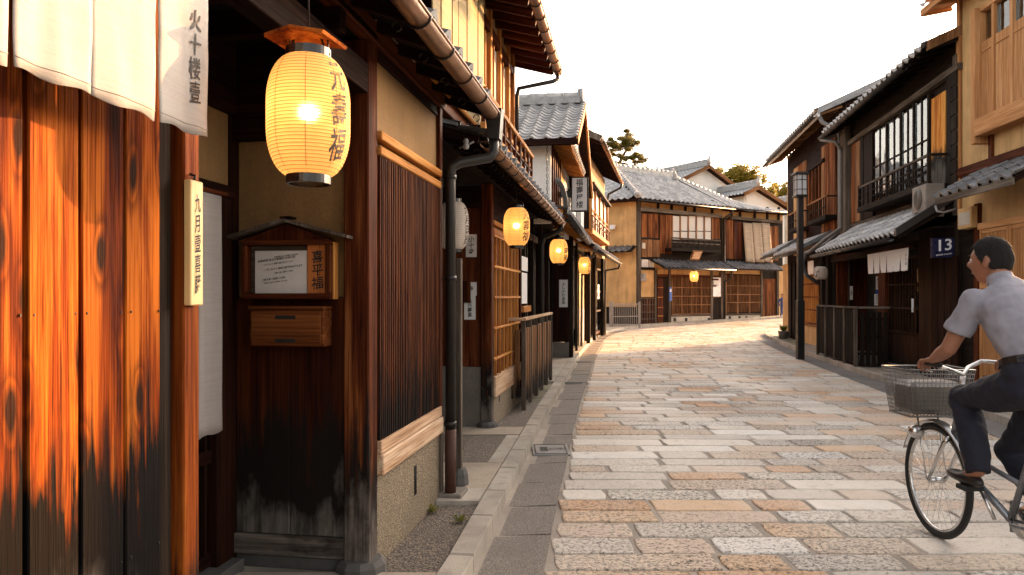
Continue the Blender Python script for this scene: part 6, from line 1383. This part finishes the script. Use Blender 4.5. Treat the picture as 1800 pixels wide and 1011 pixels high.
def head(T,c,fwd,s=1.,hairm=None,tilt=0):
    """head with face; c centre, fwd facing direction (unit xy)"""
    c=V(c); f=V(fwd).normalized(); r=f.cross(V((0,0,1))).normalized(); u=r.cross(f).normalized()
    def P(d):  # d in head coords: x right, y forward, z up
        return c+(r*d.x+f*d.y+u*d.z)*s
    def skull(d):
        x,y,z=d.x*.076,d.y*.095,d.z*.115
        if z<0: k=1-.35*min(1,-z/.115)**1.5; x*=k; y=y*(1-.18*min(1,-z/.115)) + (.012*min(1,-z/.1) if y>0 else .02*min(1,-z/.1))
        if y>0:
            nz=math.exp(-((x/.012)**2))*math.exp(-(((z+.012)/.022)**2)); y+=.024*nz
            ey=(math.exp(-(((abs(x)-.032)/.014)**2)))*math.exp(-(((z-.012)/.012)**2)); y-=.009*ey
            y+=.004*math.exp(-((z-.032)/.01)**2); y+=.006*math.exp(-((x/.022)**2))*math.exp(-(((z+.055)/.010)**2)); y+=.008*math.exp(-((x/.025)**2))*math.exp(-(((z+.098)/.016)**2))
        return P(V((x,y,z)))
    h=blob('head',skull,M['skin'],T,40,34)
    def ear(sx):
        def e(d): return P(V((sx*(.078+d.x*.010),-.006+d.y*.019-(.006 if d.z>0 else 0),-.004+d.z*.032)))
        blob('ear',e,M['skin'],h,14,10)
    ear(-1);ear(1)
    for sx in(-1,1):
        blob('eye',lambda d:P(V((sx*.031+d.x*.012,.076+d.y*.009,.012+d.z*.008))),M['wh'],h,12,8); blob('iris',lambda d:P(V((sx*.031+d.x*.005,.0845+d.y*.003,.012+d.z*.005))),M['ink'],h,8,6)
        m=MB(); m.tube([P(V((sx*(.018+.007*i),.092-.003*i,.034+.003*math.sin(i)))) for i in range(5)],.0028*s,5); m.build('eyebrow',M['hair'],h)
    m=MB(); m.tube([P(V((-.022+.0088*i,.094-.0016*(i-2.5)**2,-.057))) for i in range(6)],.0028*s,5); m.build('mouth',M['rust'],h)
    def hline(az):   # height of the hairline round the head, az 0 = front
        a=abs(az); return .058 if a<.75 else (.058-(a-.75)*.105 if a<1.45 else max(-.052,-.015-(a-1.45)*.06))
    def hr(d):
        az=math.atan2(d.x,d.y); base=V((d.x*.076,d.y*.095,d.z*.115)); hl=hline(az)+.006*noise.noise(V((az*9,d.z*3,1)))
        t=max(0,min(1,(base.z-hl)/.012)); nz_=.035*noise.noise(V((d.x*3.2,d.y*3.2,d.z*3.2)))+.02*noise.noise(V((d.x*14,d.y*14,d.z*5)))
        th=.86+(.23+nz_+(.05 if d.z>.5 else 0))*t*(1. if t>=1 else .8); x,y,z=base*th
        if z<0: y+=.012*min(1,-z/.1)*(0 if d.y>0 else 1.2)
        return P(V((x,y,z)))
    if s>.9:
        m=MB()
        for _ in range(2600):
            az=RN.uniform(-PI,PI); zz=RN.uniform(-.5,1); rr=math.sqrt(max(0,1-zz*zz)); d=V((rr*math.sin(az),rr*math.cos(az),zz)); 
            if d.z*.115<hline(az)+.004: continue
            p=hr(d); ctr=c; n=(p-ctr).normalized(); dn=V((0,0,-1))+r*RN.uniform(-.4,.4)+f*RN.uniform(-.5,.2); dn=(dn-n*dn.dot(n)).normalized(); L=RN.uniform(.012,.028); sd2=n.cross(dn)*.0009
            m.add([p-sd2,p+sd2,p+dn*L+n*.004],[[0,1,2]])
        m.build('hair_strands',M['hair'],T,'stuff')
    blob('hair',hr,hairm or M['hair'],T,64,48); return h
def hand(T,wrist,d,up,side,s=1.,curl=1.2):
    """palm and five fingers curled round a bar; d: direction from wrist, up: back of the hand, side: towards the thumb"""
    w=V(wrist);d=V(d).normalized();up=V(up).normalized();sd=V(side).normalized(); vs=[(*w,.022*s,.017*s),(*(w+d*.03*s),.026*s,.016*s),(*(w+d*.07*s),.034*s,.014*s)]
    o=skinmesh('palm',vs,[(0,1),(1,2)],M['skin'],T,2)
    lens=[.068,.078,.072,.056]
    for i,L in enumerate(lens):
        b=w+d*.075*s+sd*(.028-.019*i)*s; p=[b-d*.02]; dirv=d.copy(); q=b
        for j,fr_ in enumerate((.42,.33,.25)):
            a=curl*(.35+.45*j); dv=(d*math.cos(a)-up*math.sin(a)); q=q+dv*L*fr_*s; p.append(q)
        m=MB(); m.tube([p[0],b,*p[1:]],[.009*s,.0092*s,.0088*s,.008*s,.0062*s],8); m.build('finger',M['skin'],o)
    b=w+d*.025*s+sd*.026*s; m=MB(); m.tube([b-sd*.01,b+sd*.018*s+d*.012*s,b+sd*.020*s+d*.040*s-up*.018*s,b+sd*.008*s+d*.058*s-up*.032*s],[.012*s,.0115*s,.010*s,.007*s],8); m.build('thumb',M['skin'],o)
BX=2.47; FYc,RYc=4.30,3.18
bk=thing('bicycle','silver city bicycle with front basket being ridden at the right edge','bicycle',FW,(BX,3.75,0))
def wheel(yc,nm):
    R_=.33
    m=MB(); m.tube([(BX,yc+(R_-.018)*math.cos(a),.33+(R_-.018)*math.sin(a)) for a in [2*PI*k/64 for k in range(64)]],.019,8,closed=True); w=m.build(nm,M['rubber'],bk)
    m=MB(); m.tube([(BX,yc+(R_-.044)*math.cos(a),.33+(R_-.044)*math.sin(a)) for a in [2*PI*k/64 for k in range(64)]],.011,6,closed=True); m.build('rim',M['steel'],w)
    m=MB(); m.tube([(BX-.045,yc,.33),(BX+.045,yc,.33)],.018,10); m.build('hub',M['steel'],w)
    m0=MB()
    for k in range(32):
        a=2*PI*k/32; b=a+(.5 if k%2 else -.5); sx=(.03 if k%4<2 else -.03); m0.tube([(BX+sx,yc+.02*math.cos(b),.33+.02*math.sin(b)),(BX,yc+.283*math.cos(a),.33+.283*math.sin(a))],.0011,4,caps=False)
    m0.build('spokes',M['steel'],w,'stuff')
wheel(FYc,'front_wheel'); wheel(RYc,'rear_wheel')
def fender(yc,a0,a1,nm):
    m=MB(); n=24; R_=.352
    m.sheet(lambda u,v:V((BX+.03*math.sin((v-.5)*PI),yc+(R_+.012*math.cos((v-.5)*PI)-.012)*math.cos(a0+(a1-a0)*u),.33+(R_+.012*math.cos((v-.5)*PI)-.012)*math.sin(a0+(a1-a0)*u))),n,6); o=m.build(nm,M['steel'],bk); s=o.modifiers.new('s','SOLIDIFY'); s.thickness=.002
fender(FYc,rad(20),rad(175),'front_fender'); fender(RYc,rad(5),rad(215),'rear_fender')
HT=V((BX,4.08,.80)); HB=V((BX,4.13,.62)); BB=V((BX,3.66,.29)); ST=V((BX,3.46,.80)); RA=V((BX,RYc,.33)); FA=V((BX,FYc,.33))
m=MB(); m.tube([HT+(HT-HB)*.15,HB],.019,10); m.tube([HB+V((0,0,.03)),V((BX,3.95,.42)),BB],.019,10); m.tube([HT-V((0,0,.05)),V((BX,3.85,.52)),V((BX,3.58,.48))],.014,8); m.tube([BB,ST],.016,10)
for s_ in(-.055,.055): m.tube([BB,BB+V((s_,-.08,.0)),RA+V((s_,0,0))],.009,6); m.tube([ST-V((0,0,.22)),RA+V((s_,0,0))],.007,6)
m.build('frame',M['bframe'],bk)
m=MB()
for s_ in(-.05,.05): m.tube([HB+V((s_*.5,.0,-.01)),HB+V((s_,.01,-.04)),V((BX+s_,4.21,.47)),FA+V((s_,0,0))],[.013,.013,.012,.009],8)
m.build('fork',M['steel'],bk)
m=MB(); m.tube([HT,HT+V((0,-.03,.16))],.013,8); GL_=V((2.262,4.03,1.035)); GR_=V((2.678,4.03,1.035)); c_=HT+V((0,-.03,.17))
m.tube([GL_+V((0,-.10,0)),GL_,V((2.31,4.14,1.035)),V((2.40,4.12,1.0)),c_,V((2.54,4.12,1.0)),V((2.63,4.14,1.035)),GR_,GR_+V((0,-.10,0))],.0115,8); m.build('handlebar',M['steel'],bk)
for g_ in(GL_,GR_): m=MB(); m.tube([g_+V((0,-.12,0)),g_],.016,10); m.build('grip',M['rubber'],bk); m=MB(); m.tube([g_+V((0,.05,.0)),g_+V((0,.05,-.03)),g_+V((0,-.05,-.045))],.005,6); m.build('brake_lever',M['steel'],bk)
# basket
bx0,bx1,by0,by1,bz0,bz1=2.27,2.67,4.26,4.54,.70,.97
bs=MB()
def bp_(u,v,z): # tapered
    k=.82+.18*(z-bz0)/(bz1-bz0); cx,cy=(bx0+bx1)/2,(by0+by1)/2; return V((cx+(u-cx)*k,cy+(v-cy)*k,z))
m=MB()
for i in range(12):
    z=bz0+(bz1-bz0)*i/11; pts=[bp_(bx0,by0,z),bp_(bx1,by0,z),bp_(bx1,by1,z),bp_(bx0,by1,z)]; m.tube(pts,.0065 if i in(0,11) else .0022,5,closed=True)
for a,b in(((bx0,by0),(bx1,by0)),((bx1,by0),(bx1,by1)),((bx1,by1),(bx0,by1)),((bx0,by1),(bx0,by0))):
    for k in range(16): u=a[0]+(b[0]-a[0])*k/16; v=a[1]+(b[1]-a[1])*k/16; m.tube([bp_(u,v,bz0),bp_(u,v,bz1)],.002,4)
for k in range(12): u=bx0+(bx1-bx0)*(k+.5)/12; m.tube([bp_(u,by0,bz0),bp_(u,by1,bz0)],.002,4)
m.build('basket',M['basket'],bk)
m=MB(); m.box(bx0+.05,bx1-.05,by0+.03,by1-.03,bz0+.008,bz0+.20,.03); m.build('bag_in_basket',M['basket'],bk)
m=MB()
for s_ in(-.06,.06): m.tube([V((BX+s_,4.40,.70)),FA+V((s_,0,0))],.005,6)
m.build('basket_stay',M['steel'],bk)
m=MB(); m.lathe([(.0,0),(.036,.0),(.04,.03),(.03,.07),(.0,.08)],14,M=Matrix.Rotation(-PI/2,4,'X'),c=(BX-.09,4.33,.60)); m.build('headlight',M['steel'],bk)
m=MB(); m.lathe([(.0001,-.004),(.09,-.004),(.09,.004),(.0001,.004)],24,M=Matrix.Rotation(PI/2,4,'Y'),c=(BX+.05,3.66,.29)); m.build('chainring',M['steel'],bk)
m=MB(); m.prism([(BX+.06,3.76,.36),(BX+.06,3.10,.40),(BX+.06,3.10,.30),(BX+.06,3.76,.20)],(.012,0,0),gax=1); m.build('chain_guard',M['bframe'],bk)
ca=rad(58); LP=BB+V((-.10,.165*math.cos(ca),.165*math.sin(ca)))*1; RP=BB+V((.10,-.165*math.cos(ca),-.165*math.sin(ca)))
for p,s_ in((LP,-1),(RP,1)): m=MB(); m.tube([BB+V((.08*s_,0,0)),p],.010,6); m.build('crank',M['steel'],bk); MB().box(p.x-.05+.05*s_,p.x+.05+.05*s_,p.y-.04,p.y+.04,p.z-.012,p.z+.012,.004).build('pedal',M['rubber'],bk)
m=MB(); m.tube([ST-V((0,0,.05)),ST+V((0,-.01,.08))],.0125,8); m.build('seat_post',M['steel'],bk)
def sd_(d): k=1 if d.y<0 else max(.25,1-d.y*.8); return V((BX+d.x*.10*k,3.43+d.y*.14,.905+d.z*.035))
blob('saddle',sd_,M['rubber'],bk,20,12)
m=MB()
for s_ in(-.06,.06): m.tube([(BX+s_,3.40,.72),(BX+s_,2.98,.73)],.006,6); m.tube([(BX+s_,3.05,.73),RA+V((s_,0,0))],.005,6)
for k in range(4): m.tube([(BX-.06,3.1+.09*k,.73),(BX+.06,3.1+.09*k,.73)],.005,6)
m.build('rear_rack',M['steel'],bk)
m=MB(); m.tube([RA+V((-.07,0,-.02)),(BX-.10,3.0,.12),(BX-.16,2.93,.10),(BX-.16,2.93,.10)],.008,6); m.build('kickstand',M['steel'],bk)
# rider
def ellring(m,c,rx,ry,t,n=24):
    c=V(c); t=V(t).normalized(); x=V((1,0,0)); x=(x-t*x.dot(t)).normalized(); y=t.cross(x); return [c+x*rx*math.cos(2*PI*k/n)+y*ry*math.sin(2*PI*k/n) for k in range(n)]
def loft(m,rings,n=24):
    vs=[];fs=[]; cs=[V(r[0]) for r in rings]
    for i,(c,rx,ry) in enumerate(rings):
        t=(cs[min(i+1,len(cs)-1)]-cs[max(i-1,0)]); vs+=ellring(m,c,rx,ry,t,n)
    for i in range(len(rings)-1):
        for k in range(n): fs.append([i*n+k,i*n+(k+1)%n,(i+1)*n+(k+1)%n,(i+1)*n+k])
    fs.append(list(range(n))[::-1]); fs.append([(len(rings)-1)*n+k for k in range(n)]); m.add(vs,fs)
def ball(m,c,r,n=14):
    c=V(c); r=V(r) if isinstance(r,(tuple,list)) else V((r,r,r)); k=10; vs=[c-V((0,0,r.z))]+[c+V((r.x*math.sin(PI*i/k)*math.cos(2*PI*j/n),r.y*math.sin(PI*i/k)*math.sin(2*PI*j/n),-r.z*math.cos(PI*i/k))) for i in range(1,k) for j in range(n)]+[c+V((0,0,r.z))]
    fs=[[0,1+(j+1)%n,1+j] for j in range(n)]+[[1+i*n+j,1+i*n+(j+1)%n,1+(i+1)*n+(j+1)%n,1+(i+1)*n+j] for i in range(k-2) for j in range(n)]+[[1+(k-2)*n+j,1+(k-2)*n+(j+1)%n,1+(k-1)*n] for j in range(n)]
    m.add(vs,fs)
def limb(m,pts,rs,balls=True):
    m.tube(pts,rs,16,sm=False)
    if balls:
        for p,r in list(zip(pts,rs))[:-1]: ball(m,p,r*.99)
def fused(name,m,mat,parent,vox=.011,sm=6,disp=None):
    o=m.build(name,mat,parent); r=o.modifiers.new('r','REMESH'); r.mode='VOXEL'; r.voxel_size=vox; r.use_smooth_shade=True
    s_=o.modifiers.new('s','SMOOTH'); s_.factor=.5; s_.iterations=sm
    if disp:
        tx=bpy.data.textures.new('folds','CLOUDS'); tx.noise_scale=disp[0]; tx.noise_depth=1; d=o.modifiers.new('d','DISPLACE'); d.texture=tx; d.strength=disp[1]; d.mid_level=.5
    return o
rd=thing('person','cyclist with short dark hair in a grey short-sleeved shirt and navy trousers, seen from behind','person',FW,(BX,3.6,0))
hp=V((BX,3.44,.99)); nk=V((BX,3.735,1.475)); hd=V((2.462,3.80,1.575))
Ls,Rs=V((BX-.160,3.695,1.375)),V((BX+.160,3.695,1.375)); Le,Re=V((2.225,3.77,1.13)),V((2.72,3.77,1.13)); Lw,Rw=V((2.255,3.955,1.060)),V((2.685,3.955,1.060))
Lh,Rh=hp+V((-.085,.03,-.02)),hp+V((.085,.03,-.02)); Lk,Rk=V((2.36,3.86,.86)),V((2.58,3.82,.60))
LF,RF=LP+V((-.045,0,0)),RP+V((.05,0,0)); La=LF+V((0,-.06,.10)); Ra=RF+V((0,-.06,.10))
spine=[((BX,3.42,.93),.150,.115),((BX,3.43,1.02),.150,.115),((BX,3.475,1.12),.140,.102),((BX,3.56,1.24),.155,.110),((BX,3.635,1.34),.168,.105),((BX,3.695,1.415),.125,.075),((BX,3.725,1.455),.062,.058)]
m=MB(); loft(m,[(c,a*.93,b*.93) for c,a,b in spine]); limb(m,[(BX,3.70,1.42),nk,nk+V((-.005,.045,.07))],[.056,.052,.052])
for S,E_2,W_2 in((Ls,Le,Lw),(Rs,Re,Rw)): limb(m,[S,S.lerp(E_2,.5),E_2,E_2.lerp(W_2,.45),W_2,W_2+(W_2-E_2).normalized()*.02],[.052,.045,.039,.038,.026,.025])
for H_,K_,A_,F_2 in((Lh,Lk,La,LF),(Rh,Rk,Ra,RF)): limb(m,[H_,K_,K_.lerp(A_,.35)+V((0,-.02,0)),A_,F_2+V((0,.04,.04))],[.078,.050,.046,.036,.034])
body=fused('body',m,M['skin'],rd,.010,5)
m=MB(); loft(m,[(c,a*1.06+.006,b*1.08+.006) for c,a,b in spine[1:]]+[((BX,3.742,1.470),.060,.058)])
for S,E_2 in((Ls,Le),(Rs,Re)): limb(m,[S,S.lerp(E_2,.3),S.lerp(E_2,.66)],[.064,.063,.066])
sh=fused('shirt',m,M['shirt'],body,.009,3,(.075,.020))
m=MB()
for q in range(18):
    a=rad(200+q*8)
m=MB(); loft(m,[((BX,3.735,1.462),.064,.062),((BX,3.742,1.488),.062,.060),((BX,3.748,1.502),.058,.056)]); m.build('collar',M['shirt'],sh)
m=MB(); m.tube([(BX-.02,3.575,1.43),(BX,3.565,1.425),(BX+.02,3.575,1.43)],.002,4); m.build('back_seam',M['shirt'],sh)
m=MB(); loft(m,[((BX,3.468,1.105),.167,.132),((BX,3.44,1.03),.176,.142),((BX,3.42,.93),.168,.138),((BX,3.43,.89),.150,.115)])
for H_,K_,A_ in((Lh,Lk,La),(Rh,Rk,Ra)): limb(m,[H_,H_.lerp(K_,.5)+V((0,0,-.005)),K_,K_.lerp(A_,.5)+V((0,-.018,0)),A_+V((0,-.005,-.015))],[.104,.092,.078,.068,.056])
tr=fused('trousers',m,M['trous'],body,.010,4,(.06,.018))
m=MB(); loft(m,[((BX,3.460,1.075),.175,.140),((BX,3.470,1.108),.171,.136)]); m.build('belt',M['shoe'],body)
head(rd,hd,(-.55,.83,-.02),1.0)
hand(body,Lw,(0.02,1,-.18),(0,.2,1),(1,0,0),1.,1.3); hand(body,Rw,(-.02,1,-.18),(0,.2,1),(-1,0,0),1.,1.3)
for f_ in(LF,RF):
    def so_(d,f_=f_): k=1-.25*max(0,d.y)**2; z=d.z*.045; z=z if z>0 else z*.7; return f_+V((d.x*.046*k,.055+d.y*.145,.035+z*(1.1 if d.y<0 else .75)))
    blob('shoe',so_,M['shoe'],body,20,14)
# far small figure
p=thing('person','small figure in dark blue clothes walking at the far corner behind the right row','person',FW,(12.45,34,.36))
b=V((12.42,34,.37)); s=.62
J=[(*(b+V((0,0,.9*s))),.14*s),(*(b+V((0,0,1.2*s))),.15*s,.11*s),(*(b+V((0,0,1.42*s))),.13*s,.09*s),(*(b+V((0,0,1.55*s))),.055*s),(*(b+V((-.2*s,0,1.38*s))),.06*s),(*(b+V((-.27*s,0,1.1*s))),.05*s),(*(b+V((-.2*s,-.1*s,.9*s))),.04*s),(*(b+V((.2*s,0,1.38*s))),.06*s),(*(b+V((.27*s,0,1.1*s))),.05*s),(*(b+V((.2*s,-.1*s,.9*s))),.04*s),(*(b+V((-.1*s,-.1*s,.48*s))),.07*s),(*(b+V((-.11*s,0,.06*s))),.05*s),(*(b+V((.1*s,.12*s,.48*s))),.07*s),(*(b+V((.11*s,.05*s,.06*s))),.05*s)]
bd=skinmesh('body',J,[(0,1),(1,2),(2,3),(2,4),(4,5),(5,6),(2,7),(7,8),(8,9),(0,10),(10,11),(0,12),(12,13)],M['bluecl'],p,2)
head(p,b+V((0,0,1.68*s)),(-.6,-.8,0),s)
for o in list(bpy.data.objects):
    if o.type=='MESH' and not o.parent and 'kind' not in o and 'label' not in o: o['kind']='structure'
